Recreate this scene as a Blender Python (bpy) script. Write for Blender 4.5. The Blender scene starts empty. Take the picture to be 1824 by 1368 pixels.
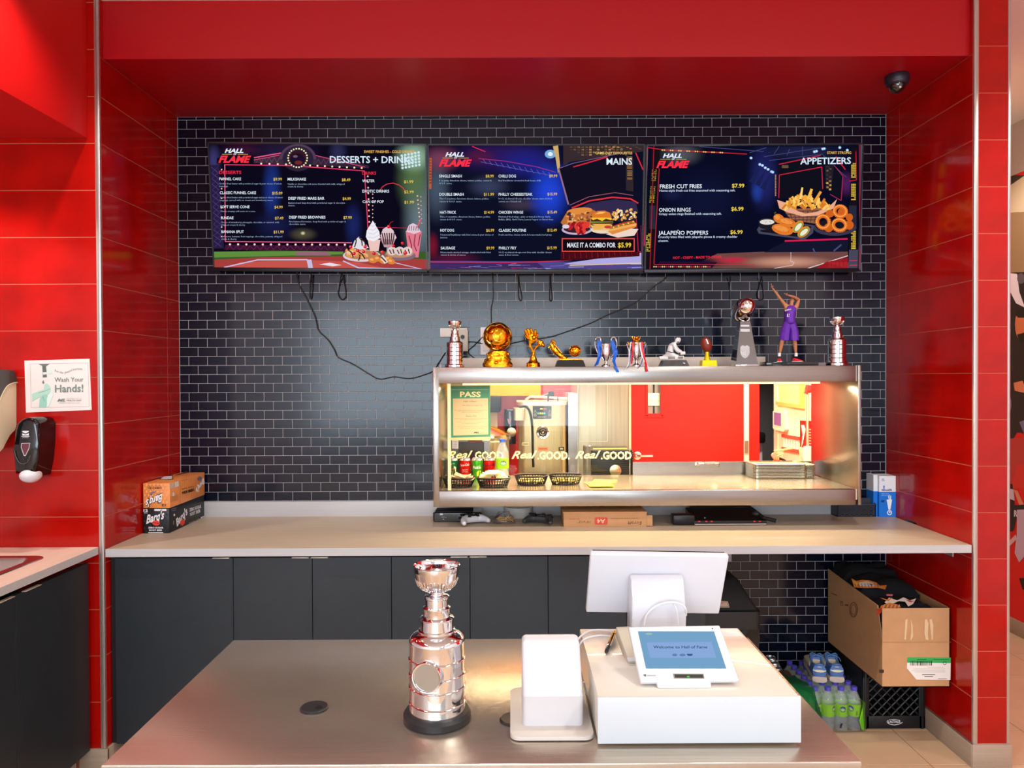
import bpy, bmesh, math, random
from mathutils import Vector, Matrix, Euler
random.seed(7)
PI = math.pi
SC = bpy.context.scene
COL = SC.collection

# ------------------------------------------------------------------ camera
F = 1331.774
YAW, PITCH, ROLL, EYE = -0.00172, -0.01026, -0.00448, 1.694
_cy, _sy, _cp, _sp, _cr, _sr = math.cos(YAW), math.sin(YAW), math.cos(PITCH), math.sin(PITCH), math.cos(ROLL), math.sin(ROLL)
WV = Vector((-_sy*_cp, _cy*_cp, _sp))
_r0 = Vector((_cy, _sy, 0)); _u0 = _r0.cross(WV)
RV = _cr*_r0 + _sr*_u0
UV = -_sr*_r0 + _cr*_u0
cd = bpy.data.cameras.new('camera'); cam = bpy.data.objects.new('camera', cd); COL.objects.link(cam)
cd.sensor_width = 36; cd.lens = F/1824*36; cd.clip_start = .05; cd.clip_end = 100
m = Matrix.Identity(4)
for i in range(3):
    m[i][0] = RV[i]; m[i][1] = UV[i]; m[i][2] = -WV[i]
m[2][3] = EYE
cam.matrix_world = m
SC.camera = cam

# ------------------------------------------------------------------ world, lamps, exposure
SC.view_settings.view_transform = 'Standard'; SC.view_settings.look = 'None'
SC.cycles.transparent_max_bounces = 32
SC.view_settings.exposure = 0.0; SC.view_settings.gamma = 1; SC.view_settings.use_curve_mapping = False
wd = bpy.data.worlds.new('daylight'); SC.world = wd; wd.use_nodes = True
bg = wd.node_tree.nodes['Background']; bg.inputs[0].default_value = (.78, .88, 1, 1); bg.inputs[1].default_value = 1.1
def lamp(name, kind, loc, power, col=(1, .95, .88), size=.1, sy=None, rot=(0, 0, 0), cone=None, blend=.5):
    l = bpy.data.lights.new(name, kind); l.energy = power; l.color = col
    if kind == 'AREA':
        l.shape = 'RECTANGLE' if sy else 'DISK'; l.size = size
        if sy: l.size_y = sy
    elif kind == 'SPOT':
        l.shadow_soft_size = size; l.spot_size = cone or 2.2; l.spot_blend = blend
    else: l.shadow_soft_size = size
    o = bpy.data.objects.new(name, l); COL.objects.link(o); o.location = loc; o.rotation_euler = rot
    return o
lamp('shopfront_daylight', 'AREA', (-1.0, -5.9, 1.9), 300, (.74, .88, 1), 5.2, 2.3, (PI/2, 0, 0))
WARM = (1, .93, .84)
for (x, y) in ((-1.55, 2.45), (-.2, 2.45), (1.35, 2.45), (2.6, 2.6)):
    lamp('ceiling_spot', 'SPOT', (x, y, 3.29), 50, WARM, .035, cone=2.3, blend=.6)
lamp('ceiling_spot', 'SPOT', (-2.29, 2.72, 2.70), 45, WARM, .03, cone=2.3, blend=.5)
for (x, y) in ((-1.9, .4), (1.9, .4), (-1.9, -2.2), (1.9, -2.2)):
    lamp('ceiling_panel', 'AREA', (x, y, 3.30), 42, (1, .97, .93), .3, 1.2)
lamp('kitchen_lamp', 'AREA', (.3, 5.3, 2.9), 115, (1, .93, .78), .6, 1.4)
lamp('kitchen_lamp', 'AREA', (2.0, 5.4, 2.9), 150, (1, .9, .72), .6, .6)
lamp('hall_fill', 'SPOT', (2.75, 4.3, 3.28), 60, WARM, .06, cone=2.5)  # unseen fill spot, added to brighten the hall floor
lamp('case_lamp', 'AREA', (.65, 3.76, 1.645), 18, (1, .82, .5), 1.9, .05)

# ------------------------------------------------------------------ pixel to place
def ray(px, py): return WV + (px-912)/F*RV - (py-684)/F*UV
def P(px, py, y):
    d = ray(px, py); return Vector((0, 0, EYE)) + d*(y/d.y)
def PZ(px, py, z):
    d = ray(px, py); return Vector((0, 0, EYE)) + d*((z-EYE)/d.z)
def PX(px, py, x):
    d = ray(px, py); return Vector((0, 0, EYE)) + d*(x/d.x)
def V(*a): return Vector(a)

# ------------------------------------------------------------------ materials
def lin(c): return tuple((v/255/12.92 if v/255 <= .04045 else ((v/255+.055)/1.055)**2.4) for v in c)
_mats = {}
def mt(name, col=(200, 200, 200), rough=.5, metal=0, var=0, vs=8, bump=0, bs=60, stretch=None, coat=0, spec=.5, trans=0, ior=1.45, emit=None, es=1, alpha=1, aniso=0):
    """procedural material: base colour with soft noise variation, optional bump"""
    if name in _mats: return _mats[name]
    M = bpy.data.materials.new(name); M.use_nodes = True; nt = M.node_tree; b = nt.nodes['Principled BSDF']
    c = lin(col)
    b.inputs['Base Color'].default_value = (*c, 1); b.inputs['Roughness'].default_value = rough
    b.inputs['Metallic'].default_value = metal; b.inputs['Specular IOR Level'].default_value = spec
    b.inputs['IOR'].default_value = ior
    if coat: b.inputs['Coat Weight'].default_value = coat; b.inputs['Coat Roughness'].default_value = .03
    if trans: b.inputs['Transmission Weight'].default_value = trans
    if alpha < 1: b.inputs['Alpha'].default_value = alpha
    if emit: b.inputs['Emission Color'].default_value = (*lin(emit), 1); b.inputs['Emission Strength'].default_value = es
    tc = nt.nodes.new('ShaderNodeTexCoord')
    mp = nt.nodes.new('ShaderNodeMapping'); nt.links.new(tc.outputs['Object'], mp.inputs[0])
    if stretch: mp.inputs['Scale'].default_value = stretch
    if var:
        n = nt.nodes.new('ShaderNodeTexNoise'); n.inputs['Scale'].default_value = vs; n.inputs['Detail'].default_value = 4
        nt.links.new(mp.outputs[0], n.inputs['Vector'])
        r = nt.nodes.new('ShaderNodeMapRange'); r.inputs[1].default_value = .3; r.inputs[2].default_value = .7
        r.inputs[3].default_value = 1-var; r.inputs[4].default_value = 1+var
        nt.links.new(n.outputs[0], r.inputs[0])
        x = nt.nodes.new('ShaderNodeMix'); x.data_type = 'RGBA'; x.blend_type = 'MULTIPLY'; x.inputs[0].default_value = 1
        x.inputs[6].default_value = (*c, 1); nt.links.new(r.outputs[0], x.inputs[7]); nt.links.new(x.outputs[2], b.inputs['Base Color'])
    if bump:
        n = nt.nodes.new('ShaderNodeTexNoise'); n.inputs['Scale'].default_value = bs; n.inputs['Detail'].default_value = 3
        nt.links.new(mp.outputs[0], n.inputs['Vector'])
        u = nt.nodes.new('ShaderNodeBump'); u.inputs['Strength'].default_value = bump; u.inputs['Distance'].default_value = .002
        nt.links.new(n.outputs[0], u.inputs['Height']); nt.links.new(u.outputs[0], b.inputs['Normal'])
    if aniso:
        b.inputs['Anisotropic'].default_value = aniso
        cx = nt.nodes.new('ShaderNodeCombineXYZ'); cx.inputs[0].default_value = 1
        nt.links.new(cx.outputs[0], b.inputs['Tangent'])
    _mats[name] = M
    return M
def em(col, s=1.0):
    n = 'glow_%02x%02x%02x_%d' % (*[int(v) for v in col], int(s*10))
    if n in _mats: return _mats[n]
    M = bpy.data.materials.new(n); M.use_nodes = True; nt = M.node_tree; nt.nodes.remove(nt.nodes['Principled BSDF'])
    e = nt.nodes.new('ShaderNodeEmission'); e.inputs[0].default_value = (*lin(col), 1); e.inputs[1].default_value = s
    nt.links.new(e.outputs[0], nt.nodes['Material Output'].inputs[0]); _mats[n] = M
    return M
def ink(col, rough=.5):
    return mt('print_%02x%02x%02x' % tuple(int(v) for v in col), col, rough)
def inkm(col, rough=.5): return ink(col, rough)

# ------------------------------------------------------------------ things
def chain(o):
    M_ = o.matrix_basis.copy()
    return chain(o.parent) @ M_ if o.parent else M_
def tag(o, label=None, cat=None, group=None, kind=None):
    if label: o['label'] = label
    if cat: o['category'] = cat
    if group: o['group'] = group
    if kind: o['kind'] = kind
    return o
def thing(name, label, cat, loc=(0, 0, 0), rz=0, group=None, kind=None):
    o = bpy.data.objects.new(name, None); COL.objects.link(o); o.location = loc; o.rotation_euler = (0, 0, rz)
    o.empty_display_size = .05
    return tag(o, label, cat, group, kind)
def dup(root, loc=None, rz=None, label=None, group=None, parent=None):
    r = root.copy(); COL.objects.link(r)
    if parent: r.parent = parent
    if loc is not None: r.location = loc
    if rz is not None: r.rotation_euler = (0, 0, rz)
    if label: r['label'] = label
    if group: r['group'] = group
    for ch in list(root.children): dup(ch, parent=r)
    return r
def link_mesh(name, me, parent=None, loc=None):
    o = bpy.data.objects.new(name, me); COL.objects.link(o)
    if parent: o.parent = parent
    if loc is not None: o.location = loc
    return o

_txt = {}
def textgeo(s, bold=0, shear=0, res=2):
    k = (s, bold, shear)
    if k in _txt: return _txt[k]
    cu = bpy.data.curves.new('t', 'FONT'); cu.body = s; cu.size = 1; cu.resolution_u = res; cu.offset = bold; cu.shear = shear
    cu.fill_mode = 'FRONT'
    ob = bpy.data.objects.new('t', cu); me = bpy.data.meshes.new_from_object(ob)
    vs = [v.co.copy() for v in me.vertices]; fs = [tuple(p.vertices) for p in me.polygons]
    bpy.data.objects.remove(ob); bpy.data.curves.remove(cu); bpy.data.meshes.remove(me)
    if not vs: return ([], [], 0, 1)
    x0 = min(v.x for v in vs); x1 = max(v.x for v in vs)
    _txt[k] = (vs, fs, x0, x1)
    return _txt[k]

def smooth_path(pts, k=6, closed=False):
    pts = [Vector(p) for p in pts]; n = len(pts); out = []
    rng = range(n if closed else n-1)
    for i in rng:
        if closed: a, b, c, d = pts[(i-1) % n], pts[i], pts[(i+1) % n], pts[(i+2) % n]
        else: a, b, c, d = pts[max(i-1, 0)], pts[i], pts[i+1], pts[min(i+2, n-1)]
        for j in range(k):
            t = j/k
            out.append(.5*((2*b)+(c-a)*t+(2*a-5*b+4*c-d)*t*t+(3*b-a-3*c+d)*t**3))
    if not closed: out.append(pts[-1])
    return out

class MB:
    """collects shapes, builds ONE mesh object (coordinates in world space unless local=True)"""
    def __init__(s): s.v = []; s.f = []; s.mi = []; s.ms = []; s.tf = None
    def mat(s, m):
        if m not in s.ms: s.ms.append(m)
        return s.ms.index(m)
    def add(s, vs, fs, m):
        b = len(s.v); k = s.mat(m)
        if s.tf is not None: vs = [s.tf @ Vector(v) for v in vs]
        s.v += [Vector(v) for v in vs]; s.f += [tuple(b+i for i in f) for f in fs]; s.mi += [k]*len(fs); return s
    def bm(s, bm, m):
        bm.verts.index_update(); s.add([v.co for v in bm.verts], [[v.index for v in f.verts] for f in bm.faces], m); bm.free(); return s
    def box(s, x0, x1, y0, y1, z0, z1, m, bev=0, seg=2, M4=None):
        b = bmesh.new(); bmesh.ops.create_cube(b, size=1)
        for v in b.verts: v.co = V((x0+x1)/2+v.co.x*(x1-x0), (y0+y1)/2+v.co.y*(y1-y0), (z0+z1)/2+v.co.z*(z1-z0))
        if bev: bmesh.ops.bevel(b, geom=list(b.edges)+list(b.verts), offset=bev, segments=seg, profile=.5, affect='EDGES')
        if M4 is not None: bmesh.ops.transform(b, matrix=M4, verts=b.verts)
        return s.bm(b, m)
    def rbox(s, x0, x1, y0, y1, z0, z1, r, m, n=5, bev=0, M4=None):
        """box with corners rounded in plan"""
        pts = []
        for cx, cy, a0 in ((x1-r, y1-r, 0), (x0+r, y1-r, 90), (x0+r, y0+r, 180), (x1-r, y0+r, 270)):
            for i in range(n+1):
                a = math.radians(a0+90*i/n); pts.append((cx+r*math.cos(a), cy+r*math.sin(a)))
        N = len(pts)
        b = bmesh.new()
        lo = [b.verts.new((x, y, z0)) for x, y in pts]; hi = [b.verts.new((x, y, z1)) for x, y in pts]
        b.faces.new(lo[::-1]); top = b.faces.new(hi)
        for i in range(N): b.faces.new((lo[i], lo[(i+1) % N], hi[(i+1) % N], hi[i]))
        if bev: bmesh.ops.bevel(b, geom=list(top.edges), offset=bev, segments=3, profile=.5, affect='EDGES')
        if M4 is not None: bmesh.ops.transform(b, matrix=M4, verts=b.verts)
        return s.bm(b, m)
    def lathe(s, c, prof, m, n=32, M4=None, a0=0, a1=2*PI, flute=0, nf=0):
        vs = []; fs = []; full = abs(a1-a0-2*PI) < 1e-6; N = n if full else n+1
        for (r, z) in prof:
            for i in range(N):
                a = a0+(a1-a0)*i/n; rr = r*(1+flute*math.cos(nf*a)) if flute else r
                vs.append(V(rr*math.cos(a), rr*math.sin(a), z))
        for j in range(len(prof)-1):
            for i in range(n):
                k = (i+1) % N if full else i+1
                fs.append((j*N+i, j*N+k, (j+1)*N+k, (j+1)*N+i))
        M = Matrix.Translation(c) @ (M4 if M4 is not None else Matrix.Identity(4))
        return s.add([M @ v for v in vs], fs, m)
    def cyl(s, c, r, z0, z1, m, n=24, r2=None, M4=None, bev=0):
        r2 = r if r2 is None else r2
        p = [(0, z0), (r, z0), (r2, z1), (0, z1)] if not bev else [(0, z0), (r-bev, z0), (r, z0+bev), (r2, z1-bev), (r2-bev, z1), (0, z1)]
        return s.lathe(c, p, m, n, M4)
    def ell(s, c, r, m, rot=None, n=16, k=10):
        b = bmesh.new(); bmesh.ops.create_uvsphere(b, u_segments=n, v_segments=k, radius=1)
        M = Matrix.Translation(c) @ (rot.to_matrix().to_4x4() if rot else Matrix.Identity(4)) @ Matrix.Diagonal((r[0], r[1], r[2], 1))
        bmesh.ops.transform(b, matrix=M, verts=b.verts); return s.bm(b, m)
    def tube(s, pts, r, m, n=8, closed=False, k=0):
        if k: pts = smooth_path(pts, k, closed)
        pts = [Vector(p) for p in pts]; N = len(pts); rs = r if isinstance(r, (list, tuple)) else [r]*N
        if len(rs) != N: rs = [rs[min(len(rs)-1, int(i*(len(rs)-1)/max(1, N-1)+.5))] for i in range(N)]
        vs = []; fs = []; up = None
        for i in range(N):
            t = (pts[(i+1) % N]-pts[i-1]) if closed else (pts[min(i+1, N-1)]-pts[max(i-1, 0)])
            if t.length < 1e-9: t = V(0, 0, 1)
            t.normalize()
            if up is None: up = V(0, 0, 1) if abs(t.z) < .9 else V(1, 0, 0)
            a = t.cross(up)
            if a.length < 1e-6: a = t.cross(V(1, .3, .2))
            a.normalize(); b = a.cross(t).normalized(); up = b
            for j in range(n):
                q = 2*PI*j/n; vs.append(pts[i]+rs[i]*(math.cos(q)*a+math.sin(q)*b))
        for i in range(N if closed else N-1):
            i2 = (i+1) % N
            for j in range(n): fs.append((i*n+j, i*n+(j+1) % n, i2*n+(j+1) % n, i2*n+j))
        if not closed: fs.append(tuple(range(n))[::-1]); fs.append(tuple((N-1)*n+j for j in range(n)))
        return s.add(vs, fs, m)
    def ribbon(s, pts, wv, th, m):
        """flat strap along pts, half width vector wv (or list), thickness th"""
        pts = [Vector(p) for p in pts]; N = len(pts); vs = []; fs = []
        for i, p in enumerate(pts):
            w = Vector(wv[i] if isinstance(wv, list) else wv); t = (pts[min(i+1, N-1)]-pts[max(i-1, 0)]).normalized(); nn = t.cross(w).normalized()*th/2
            vs += [p-w-nn, p+w-nn, p+w+nn, p-w+nn]
        for i in range(N-1):
            for j in range(4): fs.append((i*4+j, i*4+(j+1) % 4, i*4+4+(j+1) % 4, i*4+4+j))
        fs += [(0, 1, 2, 3), tuple((N-1)*4+j for j in (3, 2, 1, 0))]
        return s.add(vs, fs, m)
    def ext(s, pts, vec, m):
        """closed prism from a 3D polygon extruded along vec"""
        pts = [Vector(p) for p in pts]; vec = Vector(vec); n = len(pts)
        vs = pts+[p+vec for p in pts]
        fs = [tuple(range(n)), tuple(range(2*n-1, n-1, -1))]+[(i, n+i, n+(i+1) % n, (i+1) % n) for i in range(n)]
        return s.add(vs, fs, m)
    def poly(s, pts, m): return s.add(pts, [tuple(range(len(pts)))], m)
    def build(s, name, parent=None, smooth=True, local=False, angle=35, label=None, kind=None, origin=None):
        me = bpy.data.meshes.new(name)
        vs = s.v
        if parent is not None and not local:
            inv = chain(parent).inverted(); vs = [inv @ v for v in vs]
        if origin is not None: vs = [v-Vector(origin) for v in vs]
        me.from_pydata([tuple(v) for v in vs], [], s.f); me.polygons.foreach_set('material_index', s.mi)
        for m_ in s.ms: me.materials.append(m_)
        b = bmesh.new(); b.from_mesh(me); bmesh.ops.recalc_face_normals(b, faces=b.faces) if s.__dict__.get('rec', True) else None
        b.to_mesh(me); b.free()
        if smooth:
            me.polygons.foreach_set('use_smooth', [True]*len(me.polygons)); me.set_sharp_from_angle(angle=math.radians(angle))
        o = link_mesh(name, me, parent)
        if origin is not None: o.location = Vector(origin)
        if label: o['label'] = label
        if kind: o['kind'] = kind
        return o

class Art:
    """flat print on a plane: shapes given in pixel coordinates of a crop of the photograph, laid on the real surface"""
    def __init__(s, O, ex, ez, crop=(0, 0, 1), emis=None, lift=.0006, step=.00004):
        s.O = Vector(O); s.ex = Vector(ex).normalized(); s.ez = Vector(ez).normalized()
        s.n = s.ex.cross(s.ez).normalized()
        if s.n.dot(Vector((0, 0, EYE))-s.O) < 0: s.n = -s.n
        s.crop = crop; s.emis = emis; s.d = lift; s.step = step; s.mb = MB(); s.mb.rec = False
    def set(s, mb=None): s.mb = mb or MB(); s.mb.rec = False; return s.mb
    def q(s, x, y):
        d = ray(s.crop[0]+x*s.crop[2], s.crop[1]+y*s.crop[2]); E = Vector((0, 0, EYE))
        t = (s.O-E).dot(s.n)/d.dot(s.n); return E+d*t
    def m(s, c):
        if not isinstance(c, tuple): return c
        return em(c, s.emis) if s.emis else ink(c)
    def poly(s, pts, c, up=True):
        if up: s.d += s.step
        s.mb.poly([s.q(*p)+s.n*s.d for p in pts], s.m(c))
    def rect(s, x0, y0, x1, y1, c, up=True): s.poly([(x0, y0), (x1, y0), (x1, y1), (x0, y1)], c, up)
    def ell(s, cx, cy, rx, ry, c, n=16, rot=0, up=True, a0=0, a1=360):
        ca, sa = math.cos(math.radians(rot)), math.sin(math.radians(rot)); pts = []
        for i in range(n if a1-a0 == 360 else n+1):
            a = math.radians(a0+(a1-a0)*i/n); x, y = rx*math.cos(a), ry*math.sin(a); pts.append((cx+x*ca-y*sa, cy+x*sa+y*ca))
        s.poly(pts, c, up)
    def line(s, pts, w, c, closed=False, up=True):
        if up: s.d += s.step
        n = len(pts)
        for i in range(n if closed else n-1):
            (x0, y0), (x1, y1) = pts[i], pts[(i+1) % n]; L = math.hypot(x1-x0, y1-y0) or 1; dx, dy = -(y1-y0)/L*w/2, (x1-x0)/L*w/2
            s.poly([(x0+dx, y0+dy), (x1+dx, y1+dy), (x1-dx, y1-dy), (x0-dx, y0-dy)], c, False)
    def ring(s, cx, cy, rx, ry, w, c, rot=0, n=20):
        ca, sa = math.cos(math.radians(rot)), math.sin(math.radians(rot))
        s.line([(cx+rx*math.cos(2*PI*i/n)*ca-ry*math.sin(2*PI*i/n)*sa, cy+rx*math.cos(2*PI*i/n)*sa+ry*math.sin(2*PI*i/n)*ca) for i in range(n)], w, c, True)
    def text(s, t, x0, yb, h, c, x1=None, yb1=None, bold=0, shear=0, flip=False, res=2):
        """t with its baseline from (x0,yb) to (x1,yb1), capital height h (pixels of the crop)"""
        vs, fs, a, b = textgeo(t, bold, shear, res)
        if not vs: return
        cap = .73
        if x1 is None: x1 = x0+(b-a)*h/cap
        if yb1 is None: yb1 = yb
        L = b-a; ux, uy = (x1-x0)/L, (yb1-yb)/L
        hx, hy = 0, -h/cap
        if flip: hy = -hy; 
        s.d += s.step
        s.mb.add([s.q(x0+(v.x-a)*ux+v.y*hx, yb+(v.x-a)*uy+v.y*hy)+s.n*s.d for v in vs], fs, s.m(c))
    def build(s, name, parent, **k):
        if len(s.mb.f) > 12 and parent is not None: k.setdefault('kind', 'stuff')
        return s.mb.build(name, parent, smooth=False, **k)

def skin(name, J, E, mat, parent, sub=2, extra=None):
    """one continuous surface grown around a skeleton; J {name:(pos,radius or (rx,ry))}"""
    me = bpy.data.meshes.new(name); ks = list(J); ix = {k: i for i, k in enumerate(ks)}
    me.from_pydata([tuple(J[k][0]) for k in ks], [(ix[a], ix[b]) for a, b in E], [])
    ob = bpy.data.objects.new(name+'_t', me); COL.objects.link(ob)
    md = ob.modifiers.new('s', 'SKIN'); md.use_smooth_shade = True
    ly = me.skin_vertices[0].data
    for k in ks:
        r = J[k][1]; ly[ix[k]].radius = r if isinstance(r, tuple) else (r, r)
    ly[0].use_root = True
    sm = ob.modifiers.new('u', 'SUBSURF'); sm.levels = sub; sm.render_levels = sub
    dg = bpy.context.evaluated_depsgraph_get(); ev = ob.evaluated_get(dg)
    nm = bpy.data.meshes.new_from_object(ev); nm.name = name
    COL.objects.unlink(ob); bpy.data.objects.remove(ob)
    nm.materials.clear(); nm.materials.append(mat)
    if parent is not None: nm.transform(chain(parent).inverted())
    nm.polygons.foreach_set('use_smooth', [True]*len(nm.polygons))
    return link_mesh(name, nm, parent)
# ================================================================== the setting
RED = mt('red_tile', (166, 10, 4), .14, var=.24, vs=5, coat=.12, spec=.42)
REDP = mt('red_paint', (196, 10, 10), .5)
REDP2 = mt('red_paint_eggshell', (170, 4, 18), .38)
GROUT_R = mt('red_wall_grout', (190, 105, 80), .8)
NAVY = mt('navy_tile', (8, 13, 30), .14, var=.25, vs=3, bump=.06, bs=25)
GROUT_N = mt('light_grout', (170, 168, 170), .9)
STEEL = mt('brushed_steel', (160, 152, 146), .26, 1, var=.06, vs=5, bump=.05, bs=8, stretch=(1, 1, 60))
STEEL_T = mt('brushed_steel_tabletop', (192, 180, 164), .27, .8, var=.09, vs=6, bump=.10, bs=9, stretch=(1, 45, 1), aniso=.75)
CHROME = mt('chrome', (236, 236, 238), .045, 1)
CHROME_E = mt('chrome_engraved', (225, 225, 228), .12, 1, bump=.35, bs=500)
GOLD = mt('polished_gold', (255, 178, 30), .12, 1)
GOLD_R = mt('rough_gold', (255, 186, 40), .24, 1, bump=1, bs=120)
TRIM = mt('satin_aluminium', (205, 200, 198), .35, .8)
LAM = mt('pale_wood_laminate', (186, 170, 148), .38, var=.07, vs=9, stretch=(.6, 9, 9))
LAME = mt('laminate_edge', (184, 184, 186), .4, var=.05, vs=9, stretch=(.6, 9, 30))
CAB = mt('charcoal_laminate', (34, 41, 47), .42, var=.08, vs=18, bump=.15, bs=300)
CABIN = mt('dark_cabinet_core', (14, 15, 17), .7)
BASEM = mt('grey_wood_skirting', (166, 148, 130), .5, var=.07, vs=6, stretch=(.7, .7, 30))
FLOORM = mt('beige_floor_tile', (206, 172, 138), .35, var=.05, vs=5, stretch=(.8, 6, 1))
FGROUT = mt('floor_grout', (120, 96, 76), .9)
WHITEW = mt('white_wall_paint', (232, 226, 230), .7)
CEILM = mt('white_ceiling_paint', (225, 222, 220), .8)
BLACK = mt('black_plastic', (16, 16, 18), .35)
BLACKG = mt('gloss_black_plastic', (10, 10, 12), .09, coat=.5)
BLACKM = mt('matt_black', (12, 12, 13), .75)
WHITEP = mt('white_plastic', (212, 214, 222), .28, coat=.15)
WHITEG = mt('white_plastic_satin', (226, 228, 234), .45)
CARD = mt('cardboard', (192, 146, 102), .75, var=.05, vs=14, bump=.1, bs=90)
PAPER = mt('white_paper', (238, 236, 232), .7)

XL, XR, YF, YB = -1.750, 1.987, 3.2096, 3.956
Z0 = .098; ZS = 3.068; ZC = 3.316
def struct(name, parent=None):
    o = bpy.data.objects.new(name, None); COL.objects.link(o); o['kind'] = 'structure'
    if parent: o.parent = parent
    return o

def tile_mesh(w, h, d, m, bev=.0012, name='tile'):
    """tile with its back on local y=0, front at y=-d, corner at the origin"""
    b = MB(); b.box(0, w, -d, 0, 0, h, m, bev=bev, seg=1)
    me = bpy.data.meshes.new(name); me.from_pydata([tuple(v) for v in b.v], [], b.f); me.materials.append(m)
    bb = bmesh.new(); bb.from_mesh(me); bmesh.ops.recalc_face_normals(bb, faces=bb.faces); bb.to_mesh(me); bb.free()
    return me
_tm = {}
def put_tile(parent, x0, x1, z0, z1, org, rz, d, m, g):
    """lay one tile: x0..x1 along the wall, z0..z1 up it; org is the wall's start, rz its direction"""
    w, h = x1-x0-g, z1-z0-g
    if w < .006 or h < .004: return
    k = (round(w, 4), round(h, 4), m.name)
    if k not in _tm: _tm[k] = tile_mesh(w, h, d, m)
    o = link_mesh('tile', _tm[k], parent)
    o.rotation_euler = (random.uniform(-.0012, .0012), random.uniform(-.0003, .0003), rz)
    o.location = (org[0]+math.cos(rz)*(x0+g/2), org[1]+math.sin(rz)*(x0+g/2), z0+g/2)
TD = .008
# ---- back wall with its opening for the pass-through case
BX0, BX1, BZ0, BZ1 = -.378, 1.690, 1.064, 1.740
wb = struct('wall_back')
b = MB()
TH = .17
for (a, c, e, g) in ((XL-.15, BX0, 0, ZS+.2), (BX1, XR+.15, 0, ZS+.2), (BX0, BX1, 0, BZ0), (BX0, BX1, BZ1, ZS+.2)):
    b.box(a, c, YB+.0012, YB+TH, e, g, GROUT_N)
b.build('wall_core', wb, smooth=False)
PXT, PZT = .0989, .0479
ROWZ = 1.040; COLX = -1.553
tiles = []
nrow = int((ZS-0)/PZT)+2
for k in range(-22, 45):
    z0 = ROWZ+k*PZT; z1 = z0+PZT
    if z1 < .0 or z0 > ZS: continue
    z0c, z1c = max(z0, 0), min(z1, ZS)
    off = COLX if k % 2 == 0 else COLX+PXT/2
    n0 = math.floor((XL-off)/PXT)
    x = off+n0*PXT
    while x < XR:
        a, c = max(x, XL+.001), min(x+PXT, XR-.001)
        if not (a >= BX0+.005 and c <= BX1-.005 and z0c >= BZ0 and z1c <= BZ1): tiles.append((a, c, z0c, z1c))
        x += PXT
def clip_hole(t):
    a, c, z0, z1 = t
    if z0 < BZ1-.001 and z1 > BZ0+.001 and a < BX1 and c > BX0:
        if a < BX0: return (a, BX0, z0, z1)
        if c > BX1: return (BX1, c, z0, z1)
        if z0 < BZ0: return (a, c, z0, BZ0)
        return (a, c, BZ1, z1)
    return t
tiles = [clip_hole(t) for t in tiles]
vis = [t for t in tiles if 1.04 < t[2] and t[3] < 2.22 and t[0] < -.42 and t[1] < -.35]
vis = sorted(vis, key=lambda t: -t[2])[:300] if len(vis) > 300 else vis
need = 300-len(vis)
if need > 0:
    more = [t for t in tiles if t not in vis and t[2] > 1.8 and t[3] < 2.22 and t[0] > -.42]
    vis += more[:need]
vs_ = set(vis)
for t in vis: put_tile(wb, *t, (0, YB+TD), 0, TD, NAVY, .0022)
b = MB()
PALE = mt('bare_wall_patch', (196, 180, 184), .7)
for t in tiles:
    if t in vs_: continue
    if t[1]-t[0] < .008 or t[3]-t[2] < .006: continue
    if t[2] > .70 and t[3] < .94 and t[0] > .80 and t[1] < 1.235+(t[2]-.70)*.5: continue   # bare patch under the counter
    b.box(t[0]+.0011, t[1]-.0011, YB, YB+TD+.001, t[2]+.0011, t[3]-.0011, NAVY, bev=.001, seg=1)
b.build('tiles', wb, smooth=False, kind='stuff')
b = MB(); b.box(.85, 1.30, YB+.0008, YB+TD+.001, .706, .925, PALE); b.build('bare_patch', wb, smooth=False)

# ---- red tiled sides and faces
def red_wall(name, org, rz, x0, x1, joints, zt, core, flip=False):
    w = struct(name); b = MB(); b.box(*core, GROUT_R); b.build('wall_core', w, smooth=False)
    xs = [x0]+[j for j in joints if x0 < j < x1]+[x1]
    k = 0
    while Z0+.2*k < zt:
        for i in range(len(xs)-1): put_tile(w, xs[i], xs[i+1], Z0+.2*k, min(Z0+.2*k+.2, zt), org, rz, TD, RED, .003)
        k += 1
    return w
# left side of the recess: tile front faces +x ; local x runs towards -y so that -y_local = +x
red_wall('wall_left', (XL-TD, YB), -PI/2+PI, -(YB-YF-.006), 0, [-(YB-YF-.61)], ZS, (XL-.06, XL-.0015, YF+.004, YB+.0, 0, ZC))
red_wall('wall_right', (XR+TD, YF), -PI/2, -(YB-YF), -.006, [-.61], ZS, (XR+.0015, XR+.06, YF+.004, YB, 0, ZC))
# faces beside the recess
red_wall('wall_front_left', (0, YF+TD), 0, -3.4, XL-.022, [-2.975, -2.375], ZC, (-3.4, XL-.002, YF+.0015, YF+.10, 0, ZC))
red_wall('wall_front_right', (0, YF+TD), 0, XR+.022, 2.138, [], ZC, (XR+.002, 2.135, YF+.0015, YF+.75, 0, ZC))
b = MB(); b.box(2.134, 2.146, YF-.003, YF+.76, Z0, ZC, TRIM, bev=.002); o = b.build('trim_3', None); o['kind'] = 'structure'
for i, x in enumerate((XL-.02, XR+.001)):
    b = MB(); b.box(x, x+.019, YF-.004, YF+.012, Z0, ZC-.0, TRIM, bev=.003)
    if i == 0: b.box(x+.0075, x+.0095, YF-.0045, YF, Z0, ZC, mt('trim_seam', (120, 104, 100), .5))
    o = b.build('trim_%d' % (i+1), None); o['kind'] = 'structure'
# side tiles above the soffit's underside at the front edge
for nm, x0, x1 in (('wall_left', XL-.004, XL), ('wall_right', XR, XR+.004)):
    pass
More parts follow.
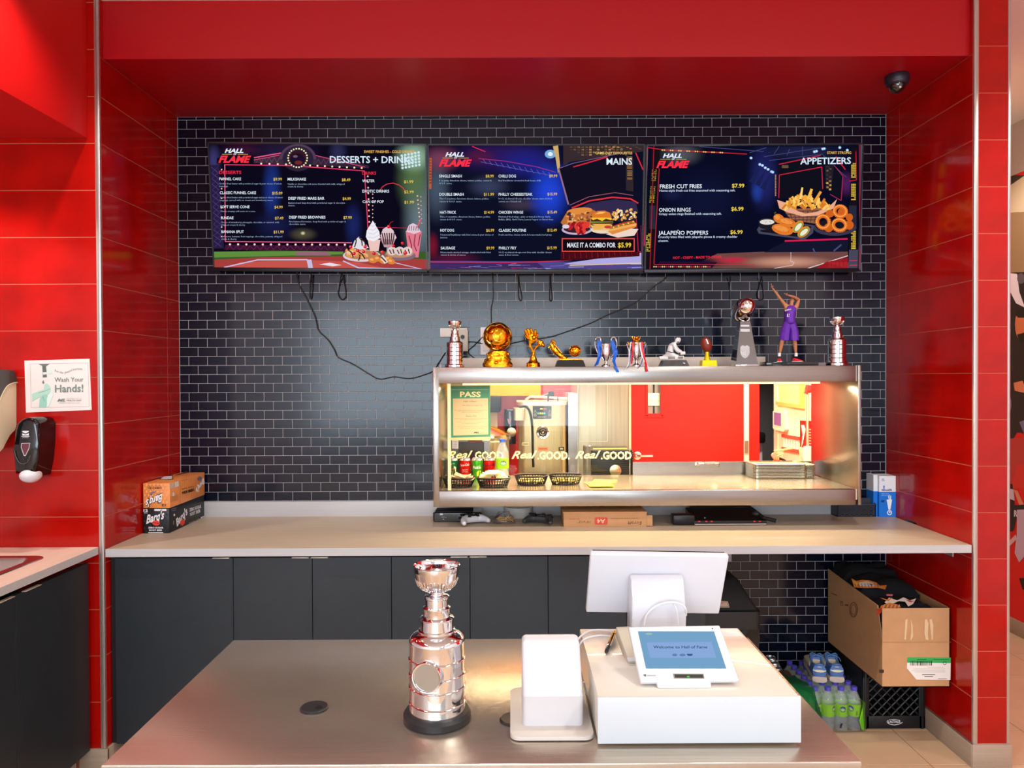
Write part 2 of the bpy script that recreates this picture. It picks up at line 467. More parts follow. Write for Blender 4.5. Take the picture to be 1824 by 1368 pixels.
# ---- recess ceiling (a soffit box painted red)
o = MB().box(XL-.004, XR+.004, YF+.028, YB+.1, ZS, ZC+.02, REDP2).build('ceiling_recess', None, smooth=False); o['kind'] = 'structure'
b = MB(); b.box(XL, XL+.001, YF+.006, YF+.028, ZS, ZC, RED); b.box(XR-.001, XR, YF+.006, YF+.028, ZS, ZC, RED)
o = b.build('trim_4', None, smooth=False); o['kind'] = 'structure'
# ---- soffit over the sink side
o = MB().box(-3.4, -1.803, -.6, YF-.001, 2.72, ZC+.02, REDP).build('ceiling_soffit_left', None, smooth=False); o['kind'] = 'structure'
# ---- main ceiling, hall, floor
o = MB().box(-3.6, 5.5, -6, 7.2, ZC+.001, ZC+.06, CEILM).build('ceiling', None, smooth=False); o['kind'] = 'structure'
# skirting
def base(name, *bx):
    o = MB().box(*bx, BASEM, bev=.002).build(name, None); o['kind'] = 'structure'; return o
base('baseboard_left', XL-.001, XL+.009, YF-.004, YB, 0, Z0)
base('baseboard_right', XR-.01, XR+.001, YF-.008, YB, 0, Z0)
base('baseboard_front_left', -1.86, XL+.009, YF-.012, YF+.006, 0, Z0)
base('baseboard_front_right', XR-.008, 2.150, YF-.014, YF+.74, 0, Z0)
# floor
fl = struct('floor')
MB().box(-3.6, 5.5, -6, 7.2, -.05, -.0015, FGROUT).build('floor_bed', fl, smooth=False)
fm = tile_mesh(.605-.0035, .3135-.0035, .006, FLOORM, .001, 'floor_tile')
fy = [3.225+.3135*i for i in range(-2, 7)]
for i, y in enumerate(fy):
    for j in range(0, 5):
        x = 1.815+.605*(j-2)
        o = link_mesh('floor_tile', fm, fl); o.rotation_euler = (PI/2, 0, 0); o.location = (x+.0018, y+.3117, 0)
b = MB()
for y in [3.225+.3135*i for i in range(-29, 13)]:
    for j in range(-7, 9):
        x = 1.815+.605*(j-2)
        if 0 <= j < 5 and any(abs(y-q) < .01 for q in fy): continue
        b.box(x+.0018, x+.603, y+.0018, y+.3117, -.004, 0, FLOORM)
b.build('floor_tiles', fl, smooth=False, kind='stuff')
# left closing wall, and the hall wall with the printed mural
o = MB().box(-3.55, -3.4, -1.2, YF+.1, 0, ZC, WHITEW).build('wall_left_end', None, smooth=False); o['kind'] = 'structure'
wh = struct('wall_hall')
MB().box(3.283, 3.42, -3, 7.1, 0, ZC, WHITEW).build('wall_core', wh, smooth=False)
o = MB().box(3.27, 3.284, -3, 7.1, 0, .10, BASEM, bev=.002).build('baseboard_hall', None); o['kind'] = 'structure'
# shopfront far behind the photographer
sf = struct('wall_shopfront')
b = MB(); b.box(-3.6, 5.5, -6.1, -6, 2.9, ZC, WHITEW); b.box(-3.6, 5.5, -6.1, -6, 0, .4, WHITEW)
for x in (-3.6, -1.9, -.2, 1.5, 3.2, 4.9): b.box(x, x+.14, -6.12, -5.98, 0, 3, mt('dark_mullion', (40, 40, 44), .4))
b.build('shopfront_frame', sf, smooth=False)
o = MB().box(-3.6, -3.55, -6, 7.2, 0, ZC, WHITEW).build('wall_store_left', None, smooth=False); o['kind'] = 'structure'

# ================================================================== kitchen beyond the opening
KY = 6.25
wk = struct('wall_kitchen')
KRED = mt('kitchen_red_tile', (214, 22, 12), .25, var=.1, vs=4)
MB().box(-1.2, .9, KY-.607, KY-.5, 0, ZC, GROUT_R).build('wall_core', wk, smooth=False)
for k in range(3, 14):
    for j in range(4): put_tile(wk, max(-1.2, -1.2+.6*j-(.2 if k % 2 else 0)), min(.9, -.6+.6*j-(.2 if k % 2 else 0)), Z0+.2*k-.1, Z0+.2*k+.1, (0, KY-.6), 0, TD, KRED, .004)
# ================================================================== counters and cabinets
CT = .958
ct = thing('countertop', 'long pale wood-look laminate worktop running across the recess', 'worktop', (0, 3.6, CT-.034))
MB().box(XL+.003, XR-.004, YF+.004, YB-.012, CT-.034, CT, LAM).box(XL+.003, XR-.004, YF+.002, YF+.0045, CT-.034, CT-.0005, LAME).build('top', ct, smooth=False)
o = MB().box(XL+.003, 1.775, YB-.012, YB-.0005, CT-.030, 1.038, LAME, bev=.001).build('trim_5', None); o['kind'] = 'structure'
MB().box(1.93, 1.962, YF+.05, YB-.2, CT-.04, CT-.034, TRIM).box(1.93, 1.933, YF+.05, YB-.2, CT-.062, CT-.034, TRIM).build('bracket', ct, smooth=False)


CYF = YF+.035; KZ = .10
def cabinet(label, x0, x1, doors, handles, grp='charcoal base cabinets under the worktop'):
    t = thing('base_cabinet', label, 'cabinet', ((x0+x1)/2, CYF+.3, 0), 0, grp)
    MB().box(x0+.001, x1-.001, CYF+.019, YB-.05, KZ, CT-.036, CABIN).box(x0+.001, x1-.001, CYF+.07, YB-.05, 0, KZ, CABIN).build('body', t, smooth=False)
    for i, (a, c) in enumerate(doors):
        d = MB().box(a+.0012, c-.0012, CYF, CYF+.018, KZ, CT-.047, CAB, bev=.0008, seg=1).build('door', t, smooth=False)
        if handles[i]:
            h0, h1 = handles[i]
            MB().box(h0, h1, CYF-.014, CYF+.004, CT-.0475, CT-.0445, mt('satin_nickel', (240, 232, 216), .35, .4), bev=.0008).build('handle', d)
    return t
def cx(px): return P(px, 1000, CYF).x
xs = [cx(v) for v in (204, 415, 556, 697, 837, 976, 1116, 1257)]
hw = [cx(396)-.035, cx(396)+.035]
def hh(px, w=30): return (cx(px-w/2), cx(px+w/2))
MB_ = MB().box(XL+.003, xs[0]-.001, CYF+.012, CYF+.03, KZ, CT-.036, CABIN)
cabinet('single wide charcoal cabinet door at the left end of the recess', xs[0], xs[1], [(xs[0], xs[1])], [hh(395)])
cabinet('charcoal two-door cabinet second from the left, handles meeting below the worktop', xs[1], xs[3], [(xs[1], xs[2]), (xs[2], xs[3])], [hh(536), hh(570)])
cabinet('charcoal two-door cabinet directly behind the tall silver trophy', xs[3], xs[5], [(xs[3], xs[4]), (xs[4], xs[5])], [hh(818), hh(852)])
cabinet('charcoal two-door cabinet behind the white payment screen', xs[5], xs[7], [(xs[5], xs[6]), (xs[6], xs[7])], [hh(1096), hh(1136)])
o = MB_.build('filler_panel', None, smooth=False); tag(o, 'narrow dark filler strip between red side wall and first cabinet', 'panel')

# ---- sink counter along the left
SX = -1.775; ST = .969
sc = thing('sink_counter', 'pale laminate counter with inset steel sink on the left', 'worktop', (-2.1, 2.0, ST-.031))
# slab with a rectangular cut-out for the basin
kx0, kx1, ky0, ky1 = -2.62, -1.905, 2.28, 3.02
def slab(b, m):
    for q in ((-2.9, kx0, -.6, YF-.004), (kx1, SX, -.6, YF-.004), (kx0, kx1, -.6, ky0), (kx0, kx1, ky1, YF-.004)): b.box(q[0], q[1], q[2], q[3], ST-.031, ST, m)
b = MB(); slab(b, mt('sink_counter_laminate', (226, 200, 182), .35, var=.05, vs=9, stretch=(9, .6, 9)))
b.box(SX-.001, SX+.0015, -.6, YF-.004, ST-.031, ST-.0005, LAME); b.build('top', sc, smooth=False)
sk = MB()
def rr(x0, x1, y0, y1, r, z, n=6):
    pts = []
    for cx_, cy_, a0 in ((x1-r, y1-r, 0), (x0+r, y1-r, 90), (x0+r, y0+r, 180), (x1-r, y0+r, 270)):
        for i in range(n+1):
            a = math.radians(a0+90*i/n); pts.append(V(cx_+r*math.cos(a), cy_+r*math.sin(a), z))
    return pts
rings = [rr(kx0-.02, kx1+.022, ky0-.02, ky1+.022, .05, ST+.0005), rr(kx0-.018, kx1+.02, ky0-.018, ky1+.02, .05, ST+.004), rr(kx0+.01, kx1-.012, ky0+.01, ky1-.012, .06, ST+.003),
         rr(kx0+.02, kx1-.022, ky0+.02, ky1-.022, .06, ST-.01), rr(kx0+.04, kx1-.042, ky0+.04, ky1-.042, .06, ST-.15), rr(kx0+.1, kx1-.1, ky0+.1, ky1-.1, .05, ST-.165)]
vs = [p for r in rings for p in r]; n = len(rings[0]); fs = []
for j in range(len(rings)-1):
    for i in range(n): fs.append((j*n+i, j*n+(i+1) % n, (j+1)*n+(i+1) % n, (j+1)*n+i))
fs.append(tuple((len(rings)-1)*n+i for i in range(n)))
sk.add(vs, fs, mt('sink_steel', (200, 196, 190), .22, 1)); sk.build('sink_basin', sc)
SCX = -1.808
ys = [YF-.02, 2.62, 2.02, 1.42, .82, .2]
ysm = PX(28, 1100, SCX).y
ys[1] = ysm
for i, (lab, y1, y2) in enumerate((('charcoal cabinet under the sink counter, nearest the red pillar', ys[0], ysm), ('charcoal cabinet under the sink counter at the left picture edge', ysm, ysm-.6))):
    t = thing('base_cabinet', lab, 'cabinet', (SCX-.25, (y1+y2)/2, 0), 0, 'charcoal cabinets under the sink counter')
    MB().box(-2.4, SCX-.02, y2+.001, y1-.001, KZ+.002, ST-.21, CABIN).box(-2.4, SCX-.06, y2+.001, y1-.001, 0, KZ+.002, BASEM).build('body', t, smooth=False)
    d = MB().box(SCX-.018, SCX, y2+.0012, y1-.0012, KZ, .905, CAB, bev=.0008, seg=1).build('door', t, smooth=False)
    h = PX(57, 1046, SCX).y; h2 = PX(22, 1056, SCX).y
    a = (h-.055, h+.04) if i == 0 else (ysm-.115, ysm-.02)
    MB().box(SCX-.004, SCX+.012, a[0], a[1], .9045, .9075, mt('satin_nickel', (240, 232, 216), .35, .4), bev=.0008).build('handle', d)

# ================================================================== pass-through case
CFY = 3.60; CBY = 4.16
pc = thing('pass_through_case', 'brushed steel pass-through display case set in the black tiled wall', 'display case', (.65, 3.9, 1.064))
fx0, fx1 = BX0+.003, BX1-.002
ix0, ix1, iz0, iz1 = P(783, 770, CFY).x, P(1527, 770, CFY).x, 1.142, 1.661
MB().box(fx0+.026, fx1-.026, CFY-.003, CFY+.02, iz1, 1.739, STEEL, bev=.003).build('top_band', pc)
MB().box(fx0+.026, fx1-.026, CFY-.003, CFY+.02, 1.066, iz0, STEEL, bev=.003).build('bottom_band', pc)
for a, c in ((fx0, ix0-.002), (ix1+.002, fx1)):
    MB().box(a, c, CFY-.005, CBY, 1.066, 1.740, STEEL, bev=.002).build('side_panel', pc)
MB().box(ix0, ix1, CFY, CBY, 1.661+.002, 1.738, STEEL).build('roof', pc, smooth=False)
STEELF = mt('polished_case_floor', (204, 186, 156), .2, .72, var=.05, vs=7)
MB().box(ix0, ix1, CFY, CBY, iz0-.05, iz0, STEELF).build('case_floor', pc, smooth=False)
lip = MB().box(P(1127, 830, CBY).x, ix1, CBY-.006, CBY+.004, iz0, iz0+.072, STEEL).build('back_ledge', pc, smooth=False)
hx0, hx1 = P(1240, 830, CBY).x, P(1279, 830, CBY).x
MB().tube([(hx0, CBY-.008, iz0+.05), (hx0+.006, CBY-.03, iz0+.06), (hx0+.02, CBY-.036, iz0+.066), (hx1-.02, CBY-.036, iz0+.066), (hx1-.006, CBY-.03, iz0+.06), (hx1, CBY-.008, iz0+.05)], .006, CHROME, k=4).build('handle', lip)
GLASS = mt('clear_glass', (250, 250, 244), 0, trans=1, ior=1.45)
def thin_glass(name, tint=(255, 255, 250), refl=.12):
    if name in _mats: return _mats[name]
    M = bpy.data.materials.new(name); M.use_nodes = True; nt = M.node_tree; nt.nodes.remove(nt.nodes['Principled BSDF'])
    t = nt.nodes.new('ShaderNodeBsdfTransparent'); t.inputs[0].default_value = (*lin(tint), 1)
    g = nt.nodes.new('ShaderNodeBsdfGlossy'); g.inputs['Roughness'].default_value = .01
    f = nt.nodes.new('ShaderNodeFresnel'); f.inputs[0].default_value = 1.5
    a = nt.nodes.new('ShaderNodeMath'); a.operation = 'MULTIPLY_ADD'; a.inputs[1].default_value = .55; a.inputs[2].default_value = refl
    x = nt.nodes.new('ShaderNodeMixShader'); nt.links.new(f.outputs[0], a.inputs[0]); nt.links.new(a.outputs[0], x.inputs[0])
    nt.links.new(t.outputs[0], x.inputs[1]); nt.links.new(g.outputs[0], x.inputs[2]); nt.links.new(x.outputs[0], nt.nodes['Material Output'].inputs[0])
    _mats[name] = M; return M
TG = thin_glass('pane_glass', refl=.0)
# two sliding panes at the back, left half
gx = [ix0+.01, P(1030, 760, 4.135).x, P(1122, 760, 4.12).x]
EDGE = mt('glass_edge', (205, 222, 214), .15, .2)
for i, (a, c, y) in enumerate(((gx[0], gx[1], 4.140), (P(968, 760, 4.12).x, gx[2], 4.120))):
    g = MB().poly([(a, y, iz0+.005), (c, y, iz0+.005), (c, y, 1.655), (a, y, 1.655)], TG).build('glass_pane', pc, smooth=False)
    MB().box(c-.002, c, y-.003, y+.003, iz0+.005, 1.655, EDGE).build('pane_edge', g, smooth=False)
MB().box(ix0+.036, ix0+.052, CFY+.03, CFY+.036, iz0, iz1, mt('cream_upright', (226, 206, 150), .4, .3)).build('upright', pc, smooth=False)
MB().box(ix0+.1, ix1-.1, 3.79, 3.85, 1.650, 1.661, mt('heat_lamp_strip', (255, 240, 200), .4, emit=(255, 226, 160), es=1.5)).build('lamp_strip', pc, smooth=False)
# strip of pale flashing on the wall above the case
o = MB().box(P(822, 645, YB).x, P(1362, 645, YB).x, YB-.012, YB-.0005, 1.742, 1.792, mt('pale_flashing', (206, 196, 184), .5), bev=.001).build('flashing_strip', None)
tag(o, 'pale metal flashing strip on the wall behind the row of trophies', 'flashing')

# ================================================================== foreground steel table
TT = .89
tx0, tx1, ty0, ty1 = -.854, .726, 1.543, 2.285
tb = thing('steel_table', 'brushed stainless steel work table in the foreground', 'table', ((tx0+tx1)/2, (ty0+ty1)/2, 0))
MB().box(tx0, tx1, ty0, ty1, TT-.04, TT, STEEL_T, bev=.003, seg=2).build('tabletop', tb)
for x in (tx0+.06, tx1-.06):
    for y in (ty0+.06, ty1-.06): MB().cyl(V(x, y, 0), .02, 0, TT-.04, STEEL).build('leg', tb)
MB().box(tx0+.05, tx1-.05, ty0+.05, ty1-.05, .25, .265, STEEL).build('undershelf', tb, smooth=False)
RUB = mt('black_rubber', (34, 34, 36), .45)
for (px, py, lab) in ((560, 1262, 0), (916, 1283, 0)):
    c = PZ(px, py, TT); b = MB()
    pr = [(.0, .0), (.034, 0), (.034, .003), (.031, .006), (.026, .0055), (.0, .0055)]
    b.lathe(V(c.x, c.y, TT), pr, RUB, 28)
    b.cyl(V(c.x+.012, c.y-.004, TT), .009, .0056, .0062, mt('hole_black', (3, 3, 3), .9), n=6)
    b.build('cable_grommet', tb)

# ================================================================== television menu boards
def tvrot(a, b_, c): return (Matrix.Rotation(c, 3, 'Z') @ Matrix.Rotation(b_, 3, 'Y') @ Matrix.Rotation(a, 3, 'X'))
TVS = []
def scr_mat(name, base, haze, haze2, sc=2.2):
    M = bpy.data.materials.new(name); M.use_nodes = True; nt = M.node_tree; nt.nodes.remove(nt.nodes['Principled BSDF'])
    tc = nt.nodes.new('ShaderNodeTexCoord'); n = nt.nodes.new('ShaderNodeTexNoise'); n.inputs['Scale'].default_value = sc; n.inputs['Detail'].default_value = 3
    nt.links.new(tc.outputs['Object'], n.inputs['Vector'])
    cr = nt.nodes.new('ShaderNodeValToRGB'); e = cr.color_ramp
    e.elements[0].position = .38; e.elements[0].color = (*lin(base), 1); e.elements[1].position = .75; e.elements[1].color = (*lin(haze2), 1)
    k = e.elements.new(.58); k.color = (*lin(haze), 1)
    nt.links.new(n.outputs[0], cr.inputs[0])
    em_ = nt.nodes.new('ShaderNodeEmission'); nt.links.new(cr.outputs[0], em_.inputs[0])
    g = nt.nodes.new('ShaderNodeBsdfGlossy'); g.inputs['Roughness'].default_value = .12; g.inputs[0].default_value = (.022, .022, .025, 1)
    ad = nt.nodes.new('ShaderNodeAddShader'); nt.links.new(em_.outputs[0], ad.inputs[0]); nt.links.new(g.outputs[0], ad.inputs[1])
    nt.links.new(ad.outputs[0], nt.nodes['Material Output'].inputs[0]); return M
TW, THH = 1.117, .65
for i, (rot, pos, lab, colr) in enumerate((
        ((.1267, .0121, .0041), (-.9824, 3.857, 2.5635), 'left wall television showing the desserts and drinks menu', ((10, 8, 24), (10, 8, 24), (14, 12, 34))),
        ((.10, .0028, .0055), (.1349, 3.857, 2.5545), 'middle wall television showing the mains menu', ((12, 14, 34), (12, 14, 34), (16, 18, 44))),
        ((.0976, -.0014, -.0024), (1.2516, 3.857, 2.5515), 'right wall television showing the appetizers menu', ((9, 10, 32), (9, 10, 32), (12, 14, 40))))):
    R3 = tvrot(*rot); pos = V(*pos)
    t = thing('television', lab, 'television', pos, 0, 'menu televisions in a row')
    M4 = Matrix.Translation(pos) @ R3.to_4x4()
    w = TW-.004 if i < 2 else TW-.004
    b = MB(); b.tf = M4
    b.box(-w/2, w/2, 0, .035, -THH/2, THH/2, BLACK, bev=.003); b.box(-w/2+.15, w/2-.15, .03, .06, -THH/2+.05, THH/2-.15, BLACK, bev=.01)
    b.build('casing', t)
    b = MB(); b.tf = M4
    BZ = mt('tv_bezel', (30, 28, 34), .3, .3)
    b.box(-w/2, w/2, -.004, 0, THH/2-.007, THH/2, BZ); b.box(-w/2, w/2, -.006, .0, -THH/2, -THH/2+.020, BZ, bev=.002)
    b.box(-w/2, -w/2+.008, -.004, 0, -THH/2, THH/2, BZ); b.box(w/2-.008, w/2, -.004, 0, -THH/2, THH/2, BZ)
    b.build('bezel', t)
    b = MB(); b.tf = M4
    b.box(-w/2+.008, w/2-.008, -.001, .001, -THH/2+.019, THH/2-.007, scr_mat('screen_glow_%d' % i, *colr))
    b.build('screen', t, smooth=False)
    b = MB(); b.tf = M4
    b.box(-.18, .18, .06, .09, -.02, .10, BLACK); b.build('wall_mount', t, smooth=False)
    TVS.append((t, pos, R3 @ V(1, 0, 0), R3 @ V(0, 0, 1), R3 @ V(0, -1, 0)))

# ================================================================== till equipment on the table
# cash drawer
CDM = mt('cream_steel_drawer', (216, 210, 198), .3, var=.02, vs=3, coat=.25); CDF = mt('white_drawer_front', (202, 210, 216), .38)
cdw = thing('cash_drawer', 'large white cash drawer on the steel table under the till screens', 'cash drawer', (.405, 1.83, TT))
MB().box(.187, .624, 1.618, 2.055, TT+.006, TT+.107, CDM, bev=.003).build('body', cdw)
MB().box(.185, .626, 1.610, 1.619, TT+.007, TT+.1075, CDF, bev=.002).build('drawer_front', cdw)
for x in (.215, .6):
    for y in (1.65, 2.03): MB().cyl(V(x, y, TT), .012, 0, .007, RUB).build('foot', cdw)
b = MB(); b.box(.55, .618, 1.99, 2.045, TT+.107, TT+.1074, mt('receipt_sticker', (232, 226, 226), .5)); b.build('sticker', cdw, smooth=False)
DT = TT+.107
# big white screen seen from behind
mo = thing('till_monitor', 'white till monitor seen from behind on its stand', 'monitor', (.45, 1.98, DT))
TL, TR, BR, BL = P(1052, 987, 1.955), P(1299, 991, 1.955), P(1281, 1094, 2.015), P(1044, 1091, 2.015)
def slab4(b, q, th, m, away=True, bev=.003):
    n = (q[1]-q[0]).cross(q[2]-q[0]).normalized()
    if n.y < 0: n = -n
    bm_ = bmesh.new(); a = [bm_.verts.new(v) for v in q]; c = [bm_.verts.new(v+n*th) for v in q]
    bm_.faces.new(a); bm_.faces.new(c[::-1])
    for i in range(4): bm_.faces.new((a[i], c[i], c[(i+1) % 4], a[(i+1) % 4]))
    if bev: bmesh.ops.bevel(bm_, geom=list(bm_.edges)+list(bm_.verts), offset=bev, segments=3, profile=.5, affect='EDGES')
    b.bm(bm_, m); return n
b = MB(); n = slab4(b, [TL, TR, BR, BL], .020, WHITEP, bev=.004); b.build('display_shell', mo)
b = MB(); slab4(b, [q+n*.0203 for q in (TL+(TR-TL)*.02, TR+(TL-TR)*.02, BR+(BL-BR)*.02, BL+(BR-BL)*.02)], .001, BLACKG, bev=0); b.build('display_glass', mo, smooth=False)
sx0, sx1 = P(1123, 1080, 1.95).x, P(1218, 1080, 1.95).x
prof = [(2.02, DT), (1.93, DT), (1.925, DT+.07), (1.93, DT+.12), (1.945, DT+.165), (1.965, DT+.175), (1.985, DT+.16), (2.0, DT+.12)]
b = bmesh.new(); a = [b.verts.new((sx0, y, z)) for y, z in prof]; c = [b.verts.new((sx1, y, z)) for y, z in prof]
b.faces.new(a); b.faces.new(c[::-1])
for i in range(len(prof)): b.faces.new((a[i], c[i], c[(i+1) % len(prof)], a[(i+1) % len(prof)]))
bmesh.ops.bevel(b, geom=list(b.edges), offset=.006, segments=2, profile=.5, affect='EDGES')
st = MB(); st.bm(b, WHITEP); st.build('stand', mo)
yc = 1.915
MB().tube([P(1147, 1114, yc), P(1152, 1095, yc), P(1168, 1080, yc-.004), P(1190, 1073, yc-.004), P(1210, 1075, yc-.004), P(1221, 1084, yc), P(1222, 1096, yc+.02)], .0026, WHITEG, k=5).build('cable', mo)
MB().tube([P(1200, 1076, yc-.003), P(1206, 1090, yc-.002), P(1208, 1113, yc)], .0022, WHITEG, k=4).build('cable', mo)
# customer display
cdp = thing('customer_display', 'small white customer tablet with lit blue welcome screen', 'tablet', (.4, 1.74, DT))
yb_, yt_ = 1.665, 1.797
q = [P(1119, 1116, yt_), P(1282, 1113, yt_), P(1317, 1211, yb_), P(1141, 1214, yb_)]
b = MB(); nn = slab4(b, q, .012, WHITEP, bev=.004); b.build('casing', cdp)
ar = Art(q[3], q[2]-q[3], q[0]-q[3], (890, 970, .3125), emis=None, lift=.0004, step=.00003); b = ar.set()
ar.poly([(788, 495), (1222, 495), (1292, 707), (834, 707)], em((120, 168, 205), .95)); ar.build('screen', cdp)
ar.set(); ar.emis = .95
ar.poly([(834, 557), (1210, 553), (1238, 650), (856, 650)], (128, 160, 214)); ar.poly([(836, 559), (1208, 555), (1235, 647), (858, 647)], (140, 174, 224))
ar.text('Welcome to Hall of Fame', 876, 592, 16, (52, 66, 96), x1=1184, yb1=592, bold=.012)
ar.ell(998, 630, 15, 8, (110, 140, 190)); ar.ell(1042, 630, 18, 8, (110, 140, 190)); ar.rect(1066, 624, 1100, 630, (52, 66, 110)); ar.rect(1072, 631, 1096, 635, (52, 66, 110))
ar.text('English', 990, 633, 5, (60, 80, 120), x1=1007); ar.text('Espanol', 1030, 633, 5, (60, 80, 120), x1=1055)
ar.ell(850, 510, 20, 6, (170, 190, 190)); ar.build('screen_message', cdp)
ar.set(); ar.emis = None
ar.poly([(988, 737), (1162, 738), (1167, 765), (993, 764)], (120, 122, 110)); ar.poly([(996, 741), (1158, 742), (1161, 761), (1000, 760)], (30, 34, 30))
ar.build('card_slot', cdp)
ar.set(); ar.emis = 1.0; ar.ell(1075, 754, 8, 5, (70, 220, 70)); ar.build('indicator_light', cdp)
ar.set(); ar.emis = None
ar.text('clover', 840, 751, 9, (96, 100, 104), x1=892); ar.ell(824, 744, 4, 4, (96, 100, 104)); ar.ell(831, 744, 4, 4, (96, 100, 104)); ar.ell(831, 750, 4, 4, (96, 100, 104)); ar.line([(820, 747), (826, 752)], 2, (96, 100, 104))
ar.build('logo', cdp)
ar.set(); ar.ell(1212, 480, 4, 3, (40, 40, 44)); ar.build('camera_hole', cdp)
b = MB(); c0, c1 = P(1170, 1226, 1.66).x, P(1268, 1226, 1.66).x
pr2 = [(1.655, DT), (1.80, DT), (1.80, DT+.06), (1.668, DT+.014)]
bb = bmesh.new(); A_ = [bb.verts.new((c0, y, z)) for y, z in pr2]; B_ = [bb.verts.new((c1, y, z)) for y, z in pr2]
bb.faces.new(A_); bb.faces.new(B_[::-1])
for i in range(4): bb.faces.new((A_[i], B_[i], B_[(i+1) % 4], A_[(i+1) % 4]))
bmesh.ops.bevel(bb, geom=list(bb.edges), offset=.005, segments=2, profile=.5, affect='EDGES')
b.bm(bb, WHITEP); b.build('stand', cdp)
# grey card reader tray behind the tablet
crd = thing('card_reader', 'sloping beige-grey card reader wedged left of the customer tablet', 'card reader', (.30, 1.86, DT))
q = [P(1097, 1116, 1.92), P(1124, 1115, 1.92), P(1142, 1174, 1.80), P(1119, 1176, 1.80)]
b = MB(); slab4(b, q, .03, mt('beige_reader', (186, 178, 160), .4), bev=.003); b.build('body', crd)
b = MB(); slab4(b, [P(1117, 1171, 1.797), P(1133, 1170, 1.797), P(1135, 1177, 1.79), P(1119, 1178, 1.79)], .004, mt('reader_lip', (196, 196, 196), .3), bev=0); b.build('front_lip', crd)
# pen
pn = thing('pen', 'black and silver ballpoint pen leaning on the cash drawer top', 'pen', (.26, 1.93, DT))
a, c = PZ(1079, 1163, DT+.006), PZ(1096, 1122, DT+.012)
d = (c-a)
MB().tube([a, a+d*.05, a+d*.5, a+d*.8], [.002, .005, .0055, .005], BLACKG).build('barrel', pn)
MB().tube([a+d*.80, a+d*.92], .0035, mt('brass_clip', (150, 120, 60), .3, 1)).build('cap', pn)
MB().tube([a+d*.25+V(.006, 0, .004), a+d*.85+V(.006, 0, .004)], .0013, CHROME).build('clip', pn)
# receipt printer with its tray
pt = thing('receipt_printer', 'white rounded receipt printer left of the cash drawer', 'printer', (.09, 1.76, TT))
x0, x1 = P(931, 1290, 1.70).x, P(1038, 1290, 1.70).x
px0, px1 = PZ(909, 1310, TT).x, .181
MB().rbox(px0, px1, 1.635, 1.90, TT+.003, TT+.011, .022, mt('light_tray', (206, 200, 192), .35), bev=.003).build('tray', pt)
MB().rbox(px0+.006, px1-.006, 1.64, 1.89, TT, TT+.003, .02, RUB).build('rubber_base', pt)
b = bmesh.new()
pr3 = [(1.688, TT+.011), (1.688, TT+.078), (1.765, TT+.176), (1.80, TT+.180), (1.83, TT+.17), (1.83, TT+.011)]
A_ = [b.verts.new((x0, y, z)) for y, z in pr3]; B_ = [b.verts.new((x1, y, z)) for y, z in pr3]
b.faces.new(A_); b.faces.new(B_[::-1])
for i in range(len(pr3)): b.faces.new((A_[i], B_[i], B_[(i+1) % len(pr3)], A_[(i+1) % len(pr3)]))
bmesh.ops.bevel(b, geom=[e for e in b.edges if abs(e.verts[0].co.x-e.verts[1].co.x) < .001 or e.verts[0].co.z > TT+.15], offset=.011, segments=4, profile=.5, affect='EDGES')
mm = MB(); mm.bm(b, WHITEP); mm.build('cover', pt)
MB().rbox(x0-.0006, x1+.0006, 1.6872, 1.8306, TT+.011, TT+.0775, .011, mt('printer_base_grey', (206, 204, 206), .4)).build('base', pt)
cb = MB().tube([PZ(1022, 1152, TT+.10), PZ(1032, 1136, TT+.11), PZ(1050, 1124, TT+.112), PZ(1072, 1122, TT+.111), PZ(1092, 1125, TT+.111)], .0026, WHITEG, k=5)
cb.build('cable', pt); cb = MB(); cb.tube([PZ(1040, 1215, TT+.06), PZ(1046, 1236, TT+.02), PZ(1055, 1220, TT+.05), PZ(1058, 1190, TT+.09)], .0022, WHITEG, k=5)
cb.build('cable', pt); cb = MB(); cb.tube([PZ(1030, 1152, TT+.09), PZ(1042, 1138, TT+.11), PZ(1068, 1132, TT+.111), PZ(1094, 1134, TT+.111)], .0024, WHITEG, k=5)
cb.build('cable', pt)
